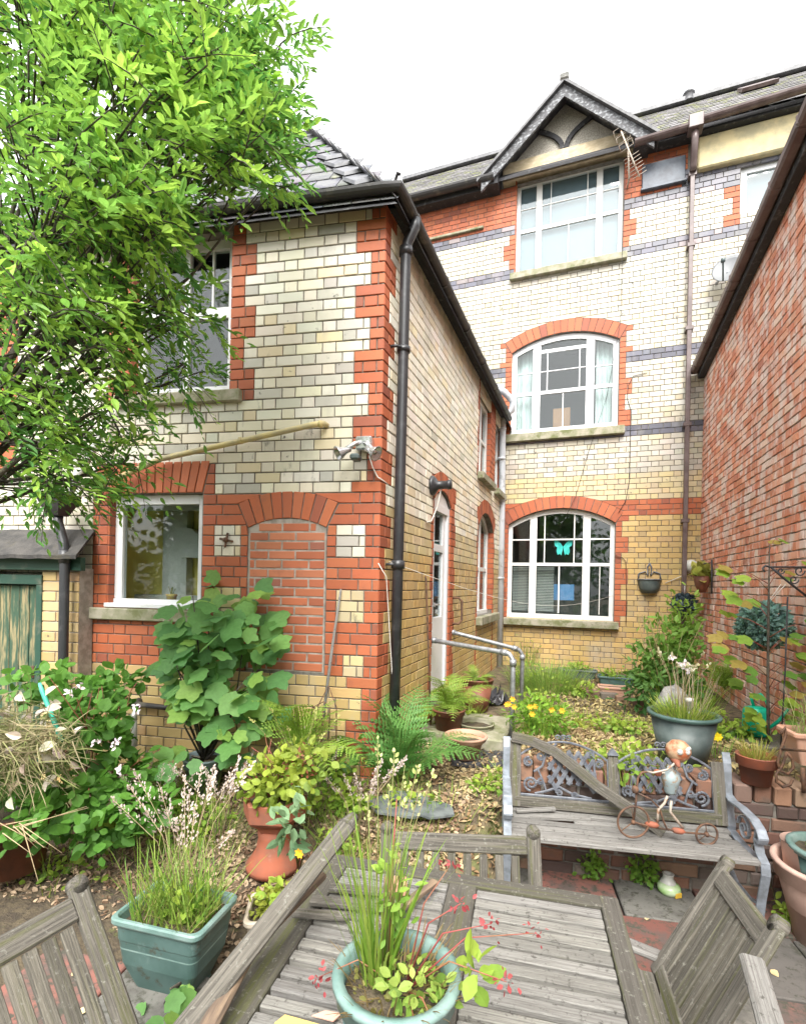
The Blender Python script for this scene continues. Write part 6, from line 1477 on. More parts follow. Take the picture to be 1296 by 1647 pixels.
# ---- maple-leaved shrub: every leaf its own part
LEAFM = []
for j in range(6):
    b = MB(); c = [(.15, .33, .09), (.12, .28, .08), (.19, .38, .10), (.16, .34, .10), (.25, .42, .09), (.11, .26, .085)][j]
    v = MAPLE_V.copy(); v[:, 2] += .04 * np.sin(v[:, 1] * 4 + j); b.add([tuple(x) for x in v], MAPLE_F, c, smooth=True)
    o = b.build('leaf', M['leaf']); LEAFM.append(o.data); bpy.data.objects.remove(o)
def mapleshrub(label, c, blobs, n, size, seed, name='maple_shrub', meshes=None):
    r_ = random.Random(seed); t = thing(name, label, 'shrub', c); tips = []
    for k in range(n):
        px_, py_, rx, ry, z = r_.choices([q[:5] for q in blobs], [q[5] for q in blobs])[0]
        a = r_.random() * 6.28; q = math.sqrt(r_.random()); p = at(px_ + math.cos(a) * q * rx, py_ + math.sin(a) * q * ry, z + r_.uniform(-.22, .18))
        d = Vector((r_.gauss(0, .6), r_.gauss(-.5, .5), r_.gauss(-.55, .35))) + RT * ((math.cos(a)) * .5); upv = Vector((r_.gauss(.05, .3), -.8 + r_.gauss(0, .3), .75 + r_.gauss(0, .25)))
        m_ = frames(np.array([d[:]]), np.array([upv[:]]))[0]; o = bpy.data.objects.new('leaf', r_.choice(meshes or LEAFM)); COL.objects.link(o); o.parent = t
        Mx = Matrix(m_.tolist()).to_4x4() @ Matrix.Scale(size * r_.uniform(.6, 1.15), 4); Mx.translation = p - Vector(c); o.matrix_local = Mx
        if k % 9 == 0: tips.append(p)
    stems(t, c, tips, .010, 'bark', 'stem', .08)
    return t
mapleshrub('tall maple-leaved shrub in the grey-blue pot before the kitchen wall', SYC + Vector((0, 0, .26)), [(355, 1060, 85, 80, 3.65, 5), (330, 1000, 55, 45, 3.7, 2), (370, 1130, 85, 45, 3.65, 3), (400, 1010, 45, 50, 3.75, 2), (300, 1210, 35, 25, 3.6, .7), (360, 1195, 40, 22, 3.6, .5), (370, 940, 25, 25, 3.8, .35), (400, 950, 15, 20, 3.8, .2), (300, 1060, 35, 60, 3.65, 1.2)], 230, .19, 4)
mapleshrub('low lobed weed seedling on the paving by the teal planter', gnd(265, 1610, 0), [(265, 1608, 30, 28, 2.02, 1)], 9, .10, 6, 'weed_seedling', LEAFM[2:5])
# ---- sapling before the red wall
sap = thing('maple_sapling', 'thin maple sapling with airy leaves standing before the red wall', 'sapling', gt(1235, 1200))
sz_ = 4.05; b = MB(); b.tube([at(1235, 1235, sz_), at(1234, 1100, sz_), at(1235, 980, sz_), at(1237, 875, sz_)], [.013, .011, .009, .004], 6); b.build('trunk', M['bark'], sap)
b = MB(); b.tube([at(1255, 1200, 3.9), at(1262, 1080, 3.9), at(1266, 960, 3.9)], .006, 5); b.build('cane', M['blackpaint'], sap)
r_ = random.Random(21)
SAPM = []
for c in ((.22, .36, .05), (.30, .42, .06), (.14, .28, .05), (.36, .28, .07)):
    b = MB(); b.add([tuple(x) for x in MAPLE_V], MAPLE_F, c, smooth=True); o = b.build('leaf', M['leaf']); SAPM.append(o.data); bpy.data.objects.remove(o)
tips = []
for (x, y) in [(1238, 870), (1180, 915), (1205, 930), (1215, 962), (1195, 960), (1262, 925), (1285, 905), (1180, 990), (1165, 1013), (1175, 1040), (1200, 1030), (1255, 1030), (1275, 1025), (1290, 1000), (1265, 1060), (1195, 1065), (1215, 1085), (1250, 1090), (1275, 1090), (1222, 1120), (1245, 1130), (1265, 1125), (1210, 1140), (1190, 1100), (1285, 1060), (1255, 1160), (1230, 1165), (1280, 1150)]:
    for j in range(2):
        p = at(x + r_.uniform(-10, 10), y + r_.uniform(-8, 8), sz_ + r_.uniform(-.15, .15)); o = bpy.data.objects.new('leaf', r_.choice(SAPM)); COL.objects.link(o); o.parent = sap
        d = RT * (1 if x > 1236 else -1) + Vector((0, -.3, r_.uniform(-.5, .2))); m_ = frames(np.array([d[:]]), np.array([[r_.uniform(-.3, .3), -.5, .9]]))[0]
        Mx = Matrix(m_.tolist()).to_4x4() @ Matrix.Scale(r_.uniform(.09, .15), 4); Mx.translation = p - sap.location; o.matrix_local = Mx
    tips.append(p)
b = MB()
for p in tips:
    q = at(1235, min(1200, proj(p)[1] + 25), sz_); b.tube([q, q.lerp(p, .5) + Vector((0, 0, .02)), p], [.004, .003, .002], 4)
b.build('twigs', M['redstem'], sap)
# ---- bramble on the left
br = thing('bramble_bush', 'sprawling bramble bush with pale blossoms between the shed and the white pipe', 'bush', gt(150, 1250))
for (x, y, rx, ry, z, n_) in [(130, 1120, .30, .16, 3.55, 150), (60, 1100, .22, .14, 3.6, 80), (185, 1110, .18, .16, 3.6, 110), (150, 1200, .26, .16, 3.35, 150), (30, 1260, .2, .14, 3.0, 70), (110, 1290, .26, .16, 3.05, 130), (200, 1250, .2, .16, 3.3, 110), (70, 1320, .2, .13, 2.85, 80), (175, 1330, .2, .1, 3.0, 80), (230, 1300, .16, .1, 3.1, 60), (150, 1160, .22, .13, 3.2, 60)]:
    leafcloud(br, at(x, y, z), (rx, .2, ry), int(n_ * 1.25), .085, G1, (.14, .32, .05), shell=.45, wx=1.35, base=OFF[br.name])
b = MB()
for k in range(26):
    p0 = gt(rnd.uniform(60, 220), rnd.uniform(1260, 1350)); p1 = at(rnd.uniform(20, 240), rnd.uniform(1080, 1300), rnd.uniform(2.8, 3.5)); b.tube([p0, p0.lerp(p1, .5) + Vector((0, 0, .15)), p1], [.005, .004, .002], 5)
b.build('canes', M['redstem'], br)
pp = np.array([at(x + rnd.uniform(-6, 6), y + rnd.uniform(-6, 6), 3.0)[:] for x, y in [(124, 1103), (115, 1113), (188, 1197), (222, 1140), (158, 1190), (190, 1240), (30, 1290)] for k in range(9)])
scatter('blossom', LEAF_V, LEAF_F, pp, frames(nr.normal(size=(len(pp), 3)), [0, -1, .3]), .022 + .012 * nr.rand(len(pp)), jit((.75, .62, .66), len(pp), .1), M['litter'], br)
# ---- heap of dry grass and leaves
hp2 = thing('dry_grass_heap', 'heap of dry cut grass and curled dead leaves at the far left', 'heap', gt(40, 1260))
hc = at(18, 1195, 2.9)
n_ = 1500; d = nr.normal(size=(n_, 3)); d[:, 2] *= .5; ps = np.array(hc) + d / np.maximum(1, np.linalg.norm(d, axis=1, keepdims=True)) * np.array([.42, .3, .30]) * (nr.rand(n_, 1) ** .4)
ax = nr.normal(size=(n_, 3)) * [1, .7, .5] + [.2, -.2, -.3]
scatter('dry_stalks', BLADE_V, BLADE_F, ps, frames(ax, nr.normal(size=(n_, 3)) + [0, -.5, .5]), np.stack([.004 + .003 * nr.rand(n_), .12 + .16 * nr.rand(n_), .1 + .1 * nr.rand(n_)], 1), cols2((.27, .22, .13), (.15, .18, .05), n_), M['litter'], hp2)
n_ = 60; d = nr.normal(size=(n_, 3)); ps = np.array(hc) + d / np.linalg.norm(d, axis=1, keepdims=True) * [.38, .28, .30]
scatter('dead_leaves', LEAF_V * [1, 1, 4], LEAF_F, ps, frames(nr.normal(size=(n_, 3)), [0, -1, .5]), .05 + .05 * nr.rand(n_), jit((.52, .46, .38), n_, .2), M['litter'], hp2)
b = MB()
for k in range(9):
    p0 = at(rnd.uniform(0, 60), rnd.uniform(1330, 1350), 2.6); b.tube([p0, p0 + Vector((.12, -.1, .1)), p0 + Vector((rnd.uniform(.2, .4), rnd.uniform(-.2, .1), rnd.uniform(-.12, .2)))], [.004, .003, .001], 4)
b.build('bare_twigs', M['drystem'], hp2)
# ---- plants in pots
def potplant(name, label, c, cat='plant'): return thing(name, label, cat, c)
p = potplant('grass_plant', 'long grass with feathery seed heads growing in the rectangular teal planter', GPC + Vector((0, 0, .3)), 'grass')
rect = lambda lx, ly, rz: (lambda n: np.array([[math.cos(rz) * a - math.sin(rz) * b_, math.sin(rz) * a + math.cos(rz) * b_, 0] for a, b_ in zip((nr.rand(n) - .5) * lx, (nr.rand(n) - .5) * ly)]))
tuft(p, GPC + Vector((0, 0, .29)), 300, .34, .7, (.12, .26, .03), (.34, .44, .09), .006, .15, wob=rect(.36, .22, .1))
tuft(p, GPC + Vector((0, 0, .29)), 120, .22, 1.2, (.40, .34, .14), (.3, .3, .1), .004, .15, wob=rect(.36, .22, .1), name='dry_blades')
panicles(p, GPC + Vector((0, .05, .3)), 17, .62, .34, (.55, .46, .40), (.38, .30, .27), .17, 46, .013)
leafcloud(p, GPC + Vector((.03, .0, .36)), (.15, .1, .06), 70, .05, G3, G4)
p = potplant('stonecrop', 'yellow-green stonecrop filling the cream trough', (-1.42, 2.18, .19)); leafcloud(p, (-1.42, 2.18, .20), (.19, .14, .08), 900, .03, (.20, .24, .03), (.36, .40, .06), shell=.6); leafcloud(p, (-1.42, 2.18, .27), (.15, .1, .08), 60, .055, G3, G4)
p = potplant('fuchsia_shrub', 'yellow-green shrub with red-brown sprigs in the red clay urn', URC + Vector((0, 0, .37)), 'shrub')
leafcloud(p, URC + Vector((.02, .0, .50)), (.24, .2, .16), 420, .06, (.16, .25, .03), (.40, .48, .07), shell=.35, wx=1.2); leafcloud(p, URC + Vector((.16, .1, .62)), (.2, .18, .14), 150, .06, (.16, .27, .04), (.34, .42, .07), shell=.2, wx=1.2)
leafcloud(p, URC + Vector((.14, .05, .60)), (.14, .1, .12), 110, .035, (.30, .07, .04), (.42, .20, .12), shell=.1, wx=.7, name='red_sprigs')
stems(p, URC + Vector((0, 0, .36)), [URC + Vector((rnd.uniform(-.2, .28), rnd.uniform(-.15, .2), rnd.uniform(.5, .75))) for k in range(16)], .005, 'redstem')
panicles(p, URC + Vector((.1, .1, .4)), 8, .5, .35, (.4, .4, .12), (.3, .3, .1), .05, 8, .014, 'stem')
p = potplant('weed_plant', 'mixed grass stalks and red herb weeds growing in the round pot on the table', TPC + Vector((0, 0, .22)), 'weeds'); zt = TPC + Vector((0, 0, .215))
tuft(p, zt + Vector((-.055, .02, 0)), 90, .34, .35, (.14, .28, .03), (.36, .46, .09), .0055, .045, droop=.35); tuft(p, zt, 130, .10, 1.6, (.36, .26, .12), (.2, .14, .06), .004, .11, name='dry_blades')
panicles(p, zt + Vector((-.05, .02, 0)), 9, .50, .13, (.34, .42, .12), (.45, .42, .2), .06, 9, .010, 'stem', .0013)
leafcloud(p, zt + Vector((-.02, .03, .17)), (.05, .045, .17), 55, .030, G2, (.32, .48, .08), shell=.1, wx=.8); leafcloud(p, zt + Vector((.04, -.01, .03)), (.08, .07, .03), 130, .028, G2, (.36, .46, .1)); leafcloud(p, zt + Vector((.0, .0, .0)), (.11, .11, .012), 260, .018, (.16, .12, .04), (.3, .3, .08), name='moss')['kind'] = 'stuff'
b = MB(); b.tube([zt + Vector((-.03, .03, 0)), zt + Vector((-.03, .03, .2)), zt + Vector((-.02, .03, .40))], [.003, .0025, .0015], 5)
tipsr = [zt + Vector(q) for q in ((.20, .02, .18), (.28, .10, .13), (.10, .06, .26), (.14, .0, .22), (-.16, -.06, .02), (.11, -.12, -.05), (.15, -.10, -.02), (.24, -.02, .10))]
for q in tipsr: b.tube([zt + Vector((.02, 0, .0)), zt + (q - zt) * .5 + Vector((0, 0, .05)), q], [.0022, .0018, .001], 4)
b.build('red_stems', M['redstem'], p)
for i, q in enumerate(tipsr): leafcloud(p, q, (.03, .03, .025), 14, .013, (.30, .04, .05), (.44, .11, .11), name='red_leaves', shell=.1)
leafcloud(p, zt + Vector((.17, .0, .09)), (.03, .03, .02), 16, .045, G3, G4, shell=.3)
p = potplant('grass_plant', 'spiky grass and bare stalks in the large dark pot behind the bench', BPC + Vector((0, 0, .3)), 'grass'); tuft(p, BPC + Vector((0, 0, .29)), 420, .16, 1.1, (.16, .30, .04), (.42, .48, .1), .006, .18); tuft(p, BPC + Vector((.05, 0, .29)), 40, .45, .5, (.4, .33, .22), (.5, .45, .3), .004, .1, name='dry_stalks', droop=.1)
panicles(p, BPC + Vector((-.03, 0, .3)), 10, .5, .3, (.5, .46, .36), (.36, .36, .16), .05, 10, .014)
p = potplant('grass_plant', 'tuft of straw-coloured grass in the orange terracotta pot', TCC + Vector((0, 0, .15)), 'grass'); tuft(p, TCC + Vector((0, 0, .14)), 160, .13, .8, (.45, .36, .10), (.26, .34, .06), .005, .085)
p = potplant('grass_plant', 'wispy grass in the salmon trough on the stand', tsc + Vector((.05, 0, .29)), 'grass'); tuft(p, tsc + Vector((.05, 0, .28)), 120, .30, .6, (.2, .33, .07), (.42, .44, .18), .004, .15, wob=rect(.36, .12, .15))
for (c, lab) in ((gnd(928, 1092, .46), 'low green seedlings in the dark green trough under the window'), (gnd(990, 1100, .5), 'low green seedlings in the faded green trough')):
    c.z = terrain(c.x, c.y) + .14; p = potplant('seedlings', lab, c); leafcloud(p, c + Vector((0, 0, .04)), (.24, .08, .06), 90, .06, G2, G4); tuft(p, c, 40, .16, .9, G2, G4, .007, .15)
p = potplant('weed_plant', 'small leafy weed above the teal pot at the right edge', RPC + Vector((0, 0, .5))); leafcloud(p, RPC + Vector((.05, .05, .56)), (.1, .1, .06), 40, .05, G2, G3)
# ---- plants in the ground
def clump(name, label, c, parts, cat='plant'):
    t = thing(name, label, cat, c)
    for kind, a in parts:
        if kind == 'leaf': leafcloud(t, *a[:-1], **a[-1]) if isinstance(a[-1], dict) else leafcloud(t, *a)
        else: tuft(t, *a[:-1], **a[-1]) if isinstance(a[-1], dict) else tuft(t, *a)
    return t
c = gt(868, 1180)
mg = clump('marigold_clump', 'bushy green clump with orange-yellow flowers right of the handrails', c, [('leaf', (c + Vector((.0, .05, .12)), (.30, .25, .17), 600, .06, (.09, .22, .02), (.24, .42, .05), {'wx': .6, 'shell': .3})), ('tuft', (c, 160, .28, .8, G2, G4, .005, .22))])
fp_ = np.array([(c + Vector((rnd.uniform(-.28, .2), -.1 + rnd.uniform(-.1, .1), .22 + rnd.uniform(-.04, .08)))) [:] for k in range(9)]); fp2 = np.repeat(fp_, 6, 0); an = np.tile(np.arange(6) * 1.05, 9)
for k in range(9): scatter('flower', LEAF_V, LEAF_F, fp2[k * 6:k * 6 + 6], frames(np.stack([np.cos(an[:6]), -.3 + 0 * an[:6], np.sin(an[:6])], 1), [0, -1, .2]), np.full(6, .027), jit((.80, .42, .03), 6, .15), M['litter'], mg)
c = gt(880, 1110); clump('grass_clump', 'tall soft green grasses behind the handrails below the window', c, [('tuft', (c, 900, .42, .6, (.13, .28, .04), (.36, .48, .12), .006, .5)), ('leaf', (c + Vector((-.1, 0, .15)), (.5, .35, .18), 380, .05, G2, G4, {'shell': .2, 'wx': .6}))], 'grass')
c = gt(850, 1085) + Vector((-.15, .9, 0)); clump('weed_clump', 'feathery weeds at the foot of the grey downpipe', c, [('leaf', (c + Vector((0, 0, .3)), (.3, .25, .32), 260, .06, (.08, .2, .03), G3, {'shell': .2, 'wx': .5})), ('tuft', (c, 160, .5, .4, G2, G4, .007, .2))], 'weeds')
c = gt(1080, 1165) + Vector((0, .5, 0)); shr = clump('garden_shrub', 'leafy green shrub with a few pale flowers against the corner of the red wall', c, [('leaf', (c + Vector((.05, .2, .55)), (.38, .35, .5), 800, .10, (.06, .18, .03), (.20, .36, .06), {'shell': .25, 'wx': .8})), ('leaf', (c + Vector((-.15, -.1, .3)), (.35, .3, .32), 420, .09, (.06, .17, .05), (.16, .30, .07), {'shell': .3, 'wx': .7})), ('leaf', (c + Vector((.25, .6, .95)), (.22, .25, .45), 300, .09, (.08, .2, .03), (.24, .38, .06), {'shell': .2, 'wx': .7})), ('tuft', (c + Vector((.2, -.1, 0)), 160, .6, .5, G2, G4, .009, .3))], 'shrub')
stems(shr, c, [c + Vector((rnd.uniform(-.3, .4), rnd.uniform(-.2, .5), rnd.uniform(.5, 1.2))) for k in range(14)], .008, 'stem')
pp = np.array([(c + Vector((rnd.uniform(-.1, .3), -.25, rnd.uniform(.45, .75))))[:] for k in range(5) for j in range(6)]); pp = np.repeat(pp[::6], 6, 0)
scatter('blossom', LEAF_V, LEAF_F, pp, frames(nr.normal(size=(len(pp), 3)), [0, -1, 0]), np.full(len(pp), .05), jit((.80, .74, .74), len(pp), .05), M['litter'], shr)
for (x, y, lab, sc_) in ((955, 1405, 'left one of the two green sprouts at the foot of the terrace wall', .9), (1032, 1412, 'right one of the two green sprouts at the foot of the terrace wall', 1.1)):
    c = gnd(x, y + 12, .0); clump('wall_weed', lab, c, [('leaf', (c + Vector((0, -.02, .10)), (.10 * sc_, .05, .09), int(190 * sc_), .035, G2, G3, {'wx': 1.1, 'shell': .2})), ('tuft', (c, 25, .16, .7, G2, G3, .003, .04))], 'weed')
c = gnd(1265, 1500, 0); clump('wall_weed', 'pale green weed with grass stalks in the paving at the right edge', c, [('leaf', (c + Vector((0, 0, .1)), (.07, .05, .11), 80, .045, G3, G4, {'shell': .1})), ('tuft', (c, 12, .3, .3, G3, (.4, .4, .2), .003, .04))], 'weed')
c = gt(480, 1400); spg = clump('spurge_plant', 'grey-green leafy spurge growing beside the red urn', c, [('leaf', (at(470, 1330, 2.55), (.10, .08, .20), 46, .085, (.15, .27, .14), (.25, .38, .2), {'shell': .2, 'wx': .85}))])
stems(spg, c, [at(480, 1290, 2.55), at(450, 1320, 2.55), at(455, 1345, 2.5), at(500, 1300, 2.6)], .005)
fp_ = np.array([at(482, 1372, 2.4)[:], at(533, 1381, 2.3)[:], at(530, 1384, 2.3)[:]]); fp2 = np.repeat(fp_, 7, 0); an = np.tile(np.arange(7) * .9, 3)
for k in range(3): scatter('poppy', LEAF_V, LEAF_F, fp2[k * 7:k * 7 + 7], frames(np.stack([np.cos(an[:7]), -.3 + 0 * an[:7], np.sin(an[:7])], 1), [0, -1, .2]), np.full(7, .026), jit((.85, .38, .02), 7, .1), M['litter'], spg)
for (x, y, w_, lab, n_) in ((500, 1275, .22, 'wispy green grass just behind the red urn', 200), (350, 1330, .25, 'soft grass between the teal planter and the red urn', 200), (110, 1350, .3, 'thin grass in front of the bramble bush', 150), (600, 1215, .2, 'upright grass left of the corner fern', 180), (300, 1240, .3, 'fine green grass tuft under the maple-leaved shrub', 260), (580, 1330, .3, 'tall grass stalks standing between the red urn and the table', 220), (700, 1320, .35, 'thin pale grass in the leaf litter left of the bench', 130), (250, 1330, .35, 'seeding grass in the leaf litter left of the red urn', 120), (640, 1240, .2, 'grass under the big corner fern', 120)):
    c = gt(x, y + 20); t = clump('grass_tuft', lab, c, [('tuft', (c, n_, .26, .8, G2, G4, .004, w_))], 'grass')
    if x in (250, 580, 350, 500): panicles(t, c + Vector((0, 0, 0)), 12, .55, .32, (.52, .44, .4), (.36, .28, .26), .14, 36, .012)
c = gt(560, 1240); clump('weed_clump', 'broad-leaved weeds between the red urn and the corner fern', c, [('leaf', (c + Vector((0, 0, .15)), (.28, .2, .18), 160, .09, (.08, .2, .05), G3, {'wx': 1.4, 'shell': .2})), ('leaf', (c + Vector((-.3, .1, .2)), (.28, .15, .2), 120, .07, G2, G3, {'shell': .2}))], 'weeds')
c = gt(190, 1345); clump('weed_clump', 'bright small-leaved weeds on the mulch left of the urn', c, [('leaf', (c + Vector((0, 0, .05)), (.30, .15, .07), 170, .06, G2, G4, {'wx': 1.2, 'shell': .2})), ('leaf', (gt(260, 1290) + Vector((0, 0, .06)), (.35, .18, .08), 200, .06, G2, G3, {'wx': 1.2, 'shell': .2}))], 'weeds')
c = gt(745, 1160); clump('weed_clump', 'small weeds and moss round the pots by the door step', c, [('leaf', (c + Vector((0, -.1, .08)), (.25, .2, .1), 140, .06, G2, G4, {'shell': .2})), ('tuft', (c, 120, .2, .8, G3, G4, .005, .2))], 'weeds')
c = gt(950, 1170); clump('moss_patch', 'mossy weeds scattered over the path behind the bench', c, [('leaf', (c + Vector((-.1, 0, .01)), (.6, .7, .025), 420, .045, (.16, .22, .03), (.34, .38, .06), {'shell': .0})), ('leaf', (c + Vector((.45, -.6, .02)), (.35, .5, .04), 300, .05, (.2, .28, .04), (.38, .42, .08), {'shell': .0})), ('tuft', (c, 140, .10, 1., G3, G4, .004, .6))], 'weeds')
fc = c = at(1146, 1225, 3.6); t = clump('yellow_flower', 'single yellow flower on dark stalks beside the big dark pot', gt(1150, 1230), [('tuft', (at(1150, 1235, 3.6), 60, .25, .6, G2, G3, .006, .08))], 'flower'); an = np.arange(8) * .8
scatter('petals', LEAF_V, LEAF_F, np.repeat(np.array([at(1153, 1185, 3.6)[:]]), 8, 0), frames(np.stack([np.cos(an), 0 * an - .2, np.sin(an)], 1), [0, -1, .2]), np.full(8, .035), jit((.85, .65, .02), 8, .1), M['litter'], t)

for (x, y, rx, rz, n_, sz, lab) in ((600, 1150, .22, .20, 160, .07, 'leafy weeds filling the gap left of the corner fern'), (520, 1260, .30, .16, 220, .06, 'fresh weeds spreading behind the red urn'), (660, 1300, .22, .08, 130, .045, 'low weeds round the loose slates'), (240, 1210, .25, .14, 190, .07, 'leafy weeds between the bramble and the maple-leaved shrub'), (300, 1350, .28, .06, 150, .045, 'low weeds behind the rectangular teal planter'), (780, 1270, .20, .06, 110, .04, 'weeds on the slope behind the black plastic sheet'), (1100, 1130, .30, .22, 220, .07, 'leafy weeds behind the big dark pot'), (1000, 1180, .30, .10, 200, .05, 'green weeds on the path left of the big dark pot'), (870, 1140, .28, .14, 200, .055, 'weeds on both sides of the marigold clump'), (540, 1370, .14, .10, 90, .05, 'weeds at the foot of the red urn beside the table'), (330, 1310, .30, .07, 150, .05, 'low bright weeds in front of the grey-blue pot'), (560, 1300, .26, .10, 150, .06, 'low weeds among slates between the urn and the fern'), (430, 1190, .30, .16, 220, .075, 'leafy weeds between the maple-leaved shrub and the urn'), (690, 1180, .16, .12, 120, .06, 'weeds at the wall foot between the fern and the door pot'), (1010, 1240, .35, .12, 240, .05, 'yellow-green weeds along the top of the terrace wall'), (1180, 1190, .30, .14, 200, .06, 'leafy weeds round the watering can'), (820, 1255, .25, .05, 110, .04, 'mossy weeds on the slope left of the bench'), (100, 1400, .35, .04, 90, .05, 'scattered seedlings in the mulch behind the left chair'), (930, 1120, .3, .12, 180, .06, 'fresh weeds along the sunk brick edging')):
    c = gt(x, y); clump('weed_clump', lab, c, [('leaf', (c + Vector((0, 0, rz * .6)), (rx, rx * .7, rz), n_, sz, G2, G4, {'wx': 1.1, 'shell': .1})), ('tuft', (c, n_ // 3, .16, .9, G3, G4, .004, rx * .9))], 'weeds')
# ---- dry leaves on the ground
def litter(name, label, n, fx, size, ca, cb):
    ps = []; pt = []
    while len(ps) < n:
        x, y = fx(); 
        pn = .5 + .3 * math.sin(x * 5.1 + y * 2.3) * math.sin(y * 4.3 - x * 1.7) + .25 * math.sin(x * 13 + 2) * math.sin(y * 11 + x * 3)
        if rnd.random() > .25 + 1.1 * pn: continue
        if not (y < wall_y(x) + .1 and x > -.48): ps.append((x, y, terrain(x, y) + .004 + rnd.random() * .014)); pt.append(pn)
    n_ = len(ps); a = nr.rand(n_) * 6.28; d = np.stack([np.cos(a), np.sin(a), nr.normal(size=n_) * .5], 1)
    o = scatter(name, LEAF_V * [1.5, 1, 3], LEAF_F, np.array(ps), frames(d, np.array([0, 0, 1.]) + nr.normal(size=(n_, 3)) * .45), np.stack([size * (.25 + 1. * nr.rand(n_)), size * (.5 + 1.2 * nr.rand(n_)), size * (.4 + 1.2 * nr.rand(n_))], 1), cols2(ca, cb, n_, np.clip(np.array(pt) * .9 + (nr.rand(n_) - .5) * .9, 0, 1), j=.35), M['litter'])
    tag(o, label, 'leaf litter', kind='stuff')
def f1():
    return rnd.uniform(-3.4, -.75), rnd.uniform(1.95, 3.4)
def f2(): return rnd.uniform(-1.35, .2), rnd.uniform(2.7, 5.0)
def f3(): return rnd.uniform(-.7, 1.3), rnd.uniform(3.7, 8.2)
litter('leaf_litter', 'brown shredded leaf mulch over the ground left of the table', 9500, f1, .030, (.15, .085, .05), (.40, .30, .20))
litter('leaf_litter', 'pale tan leaf litter on the slope between the fern and the bench', 6500, f2, .030, (.20, .12, .06), (.46, .37, .21))
litter('leaf_litter', 'yellowish leaf litter and moss over the path behind the bench', 7000, f3, .036, (.20, .15, .06), (.44, .36, .17))
pr = []
for k in range(70):
    x, y = rnd.uniform(-2.2, 1.6), rnd.uniform(.6, 3.3)
    if not (x < -.6 and y > 1.95): pr.append((x, y, .032))
a = nr.rand(len(pr)) * 6.28
tag(scatter('leaf_litter', LEAF_V * [1.5, 1, 2.5], LEAF_F, np.array(pr), frames(np.stack([np.cos(a), np.sin(a), 0 * a], 1), np.array([0, 0, 1.]) + nr.normal(size=(len(pr), 3)) * .2), .03 + .02 * nr.rand(len(pr)), cols2((.4, .3, .14), (.55, .45, .26), len(pr)), M['litter']), 'few tan leaves lying on the paving slabs', 'leaf litter', kind='stuff')

# ================================================================== tree on the left
tree = thing('willow_tree', 'leafy overhanging green tree filling the upper left', 'tree', (-3.15, 1.25, 0))
TB = Vector((-3.15, 1.25, -.1)); FK = Vector((-3.05, 1.35, 1.9))
b = MB(); b.tube([TB, TB + Vector((.03, .05, .6)), TB + Vector((.0, .06, 1.3)), FK], [.15, .115, .10, .09], 12); b.build('trunk', M['bark'], tree)
BLOBS = [(40, 60, 170, 120, 2.1, 3.0, 9), (220, 70, 140, 95, 2.0, 3.0, 9), (350, 95, 70, 75, 2.3, 3.2, 5), (425, 205, 45, 75, 2.5, 3.3, 3.6), (330, 210, 95, 85, 2.1, 3.2, 6.5), (150, 240, 170, 125, 1.8, 3.0, 13), (50, 400, 140, 140, 1.9, 3.1, 11), (190, 370, 95, 85, 2.1, 3.2, 6.5), (290, 295, 75, 40, 2.4, 3.2, 2.6), (420, 295, 40, 22, 2.7, 3.3, .9), (80, 550, 140, 110, 2.1, 3.2, 8), (215, 500, 65, 70, 2.3, 3.3, 3.2), (300, 510, 45, 45, 2.6, 3.3, .8), (290, 585, 45, 35, 2.6, 3.3, 1.0), (50, 680, 95, 75, 2.2, 3.2, 4.3), (160, 660, 75, 65, 2.4, 3.3, 3.0), (70, 765, 85, 45, 2.3, 3.2, 2.3), (190, 745, 40, 30, 2.6, 3.3, .6), (445, 70, 35, 40, 2.6, 3.2, .5), (100, -80, 260, 90, 2.0, 3.2, 5), (300, -60, 110, 70, 2.2, 3.2, 2.5)]
wts = [q[6] for q in BLOBS]; r_ = random.Random(5)
limb = MB(); mids = {}
for i, (x, y, rx, ry, z0, z1, wt) in enumerate(BLOBS):
    e = at(x + rx * .2, y, (z0 + z1) / 2); m1 = FK.lerp(e, .35) + Vector((r_.uniform(-.1, .1), r_.uniform(-.1, .1), .12)); m2 = FK.lerp(e, .7) + Vector((r_.uniform(-.1, .1), r_.uniform(-.1, .1), .06)); mids[i] = (m1, m2, e)
    limb.tube([FK, m1, m2, e], [.022, .013, .008, .003], 7)
limb.build('limbs', M['bark'], tree)
TW_N = 2950; tb = MB(); LP = []; LD = []; LU = []; LS = []; LC = []
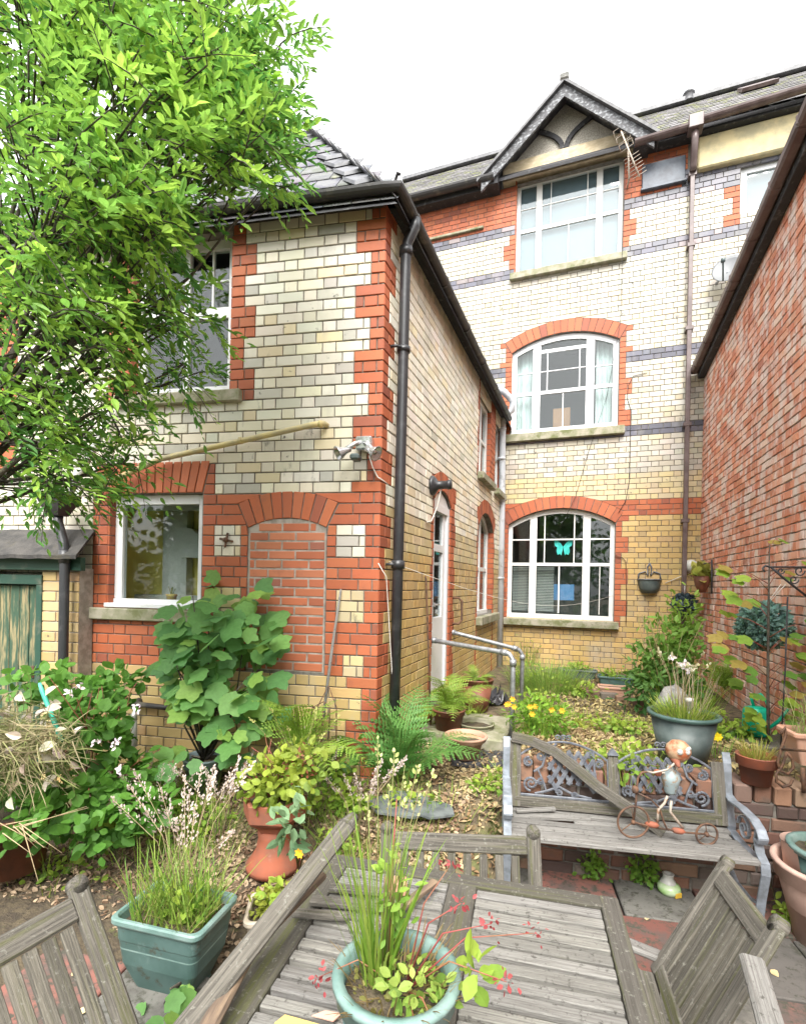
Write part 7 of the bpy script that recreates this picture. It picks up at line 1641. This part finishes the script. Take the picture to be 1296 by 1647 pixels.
for k in range(TW_N):
    i = r_.choices(range(len(BLOBS)), wts)[0]; x, y, rx, ry, z0, z1, wt = BLOBS[i]
    a = r_.random() * 6.28; q = math.sqrt(r_.random()); px_, py_ = x + math.cos(a) * q * rx, y + math.sin(a) * q * ry
    z = r_.uniform(z0, z1); p0 = at(px_, py_, z)
    d = (RT * r_.gauss(.55, .5) + UP * r_.gauss(.25 if py_ < 350 else -.15, .5) + FW * r_.gauss(-.1, .5)).normalized(); L = r_.uniform(.14, .30)
    if math.sin(px_ * .021 + 1.3) * math.sin(py_ * .026 + .4) + .5 * math.sin(px_ * .05) * math.cos(py_ * .045) > r_.uniform(.25, 1.1): continue
    bright = r_.random() ** 1.6
    if z < 2.25: bright = min(1, bright + .3)
    nl = r_.randint(8, 13); c0 = np.array((.085, .24, .05)) * (1 - bright) + np.array((.30, .48, .075)) * bright
    sag = Vector((0, 0, -1)) * L * (.25 if py_ < 300 else .55); tip = p0 + d * L + sag
    if k % 3 == 0:
        m2 = mids[i][1 if r_.random() < .5 else 2]; bk2 = p0.lerp(m2, min(1, .35 / max(.35, (m2 - p0).length)))
        tb.tube([bk2, p0, p0 + d * L * .5 + sag * .3, tip], [.005, .0035, .0025, .001], 4)
    side = d.cross(Vector((0, 0, 1))).normalized()
    for j in range(nl):
        f = (j + .5) / nl; s_ = 1 if j % 2 else -1
        LP.append(p0 + d * L * f + sag * f * f); LD.append(d * (.55 + .5 * f) + side * s_ * (1.0 - .6 * f) + Vector((r_.gauss(0, .25), r_.gauss(0, .25), r_.gauss(-.15, .25))))
        LU.append(Vector((r_.gauss(0, .35), r_.gauss(-.2, .35), 1))); LS.append(r_.choice((.7, 1, 1, 1.25)) * r_.uniform(.032, .06) * (1.1 - .3 * abs(f - .5))); LC.append(c0 * r_.uniform(.8, 1.2) * (1 + .25 * f * bright))
tb.build('twigs', M['bark'], tree)
LS = np.array(LS); cr = scatter('crown', LEAF_V, LEAF_F, np.array(LP), frames(np.array(LD), np.array(LU)), np.stack([LS * .68, LS * 1.12, LS * (1 + 2.5 * nr.rand(len(LS)))], 1), np.clip(np.array(LC), 0, 1), M['leaf'], tree)

# ================================================================== trees behind the camera, mirrored in the panes
for k, (x, y, h, r0) in enumerate([(-8.5, -11, 7.0, 2.4), (-2.5, -14, 8, 2.8), (3.6, -13, 7.2, 2.6), (9, -11, 6.5, 2.4)]):
    t = thing('garden_tree', ['broad tree at the left end of the garden mirrored in the panes', 'tallest tree at the garden end mirrored in the panes', 'round tree right of the tallest one mirrored in the panes', 'tree at the right end of the garden mirrored in the panes'][k], 'tree', (x, y, 0), 'trees at the garden end')
    b = MB(); b.tube([(x, y, -.1), (x + .1, y, h * .35), (x, y + .1, h * .75)], [.22, .16, .06], 9); b.build('trunk', M['bark'], t)
    leafcloud(t, (x, y, h * .58), (r0, r0, h * .42), 2600, .42, (.035, .10, .02), (.10, .22, .03), 'crown', shell=.35, base=(x, y, 0))
hg = thing('garden_hedge', 'long clipped hedge across the garden end mirrored in the panes', 'hedge', (0, -9, 0))  # hedge added out of view so the panes mirror less bright sky
for k in range(9): leafcloud(hg, (-16 + 4 * k, -9 - .4 * (k % 2), 1.6), (2.4, .8, 1.9 + .5 * (k % 3)), 900, .28, (.04, .11, .025), (.10, .22, .04), 'foliage', shell=.5, base=(0, -9, 0))
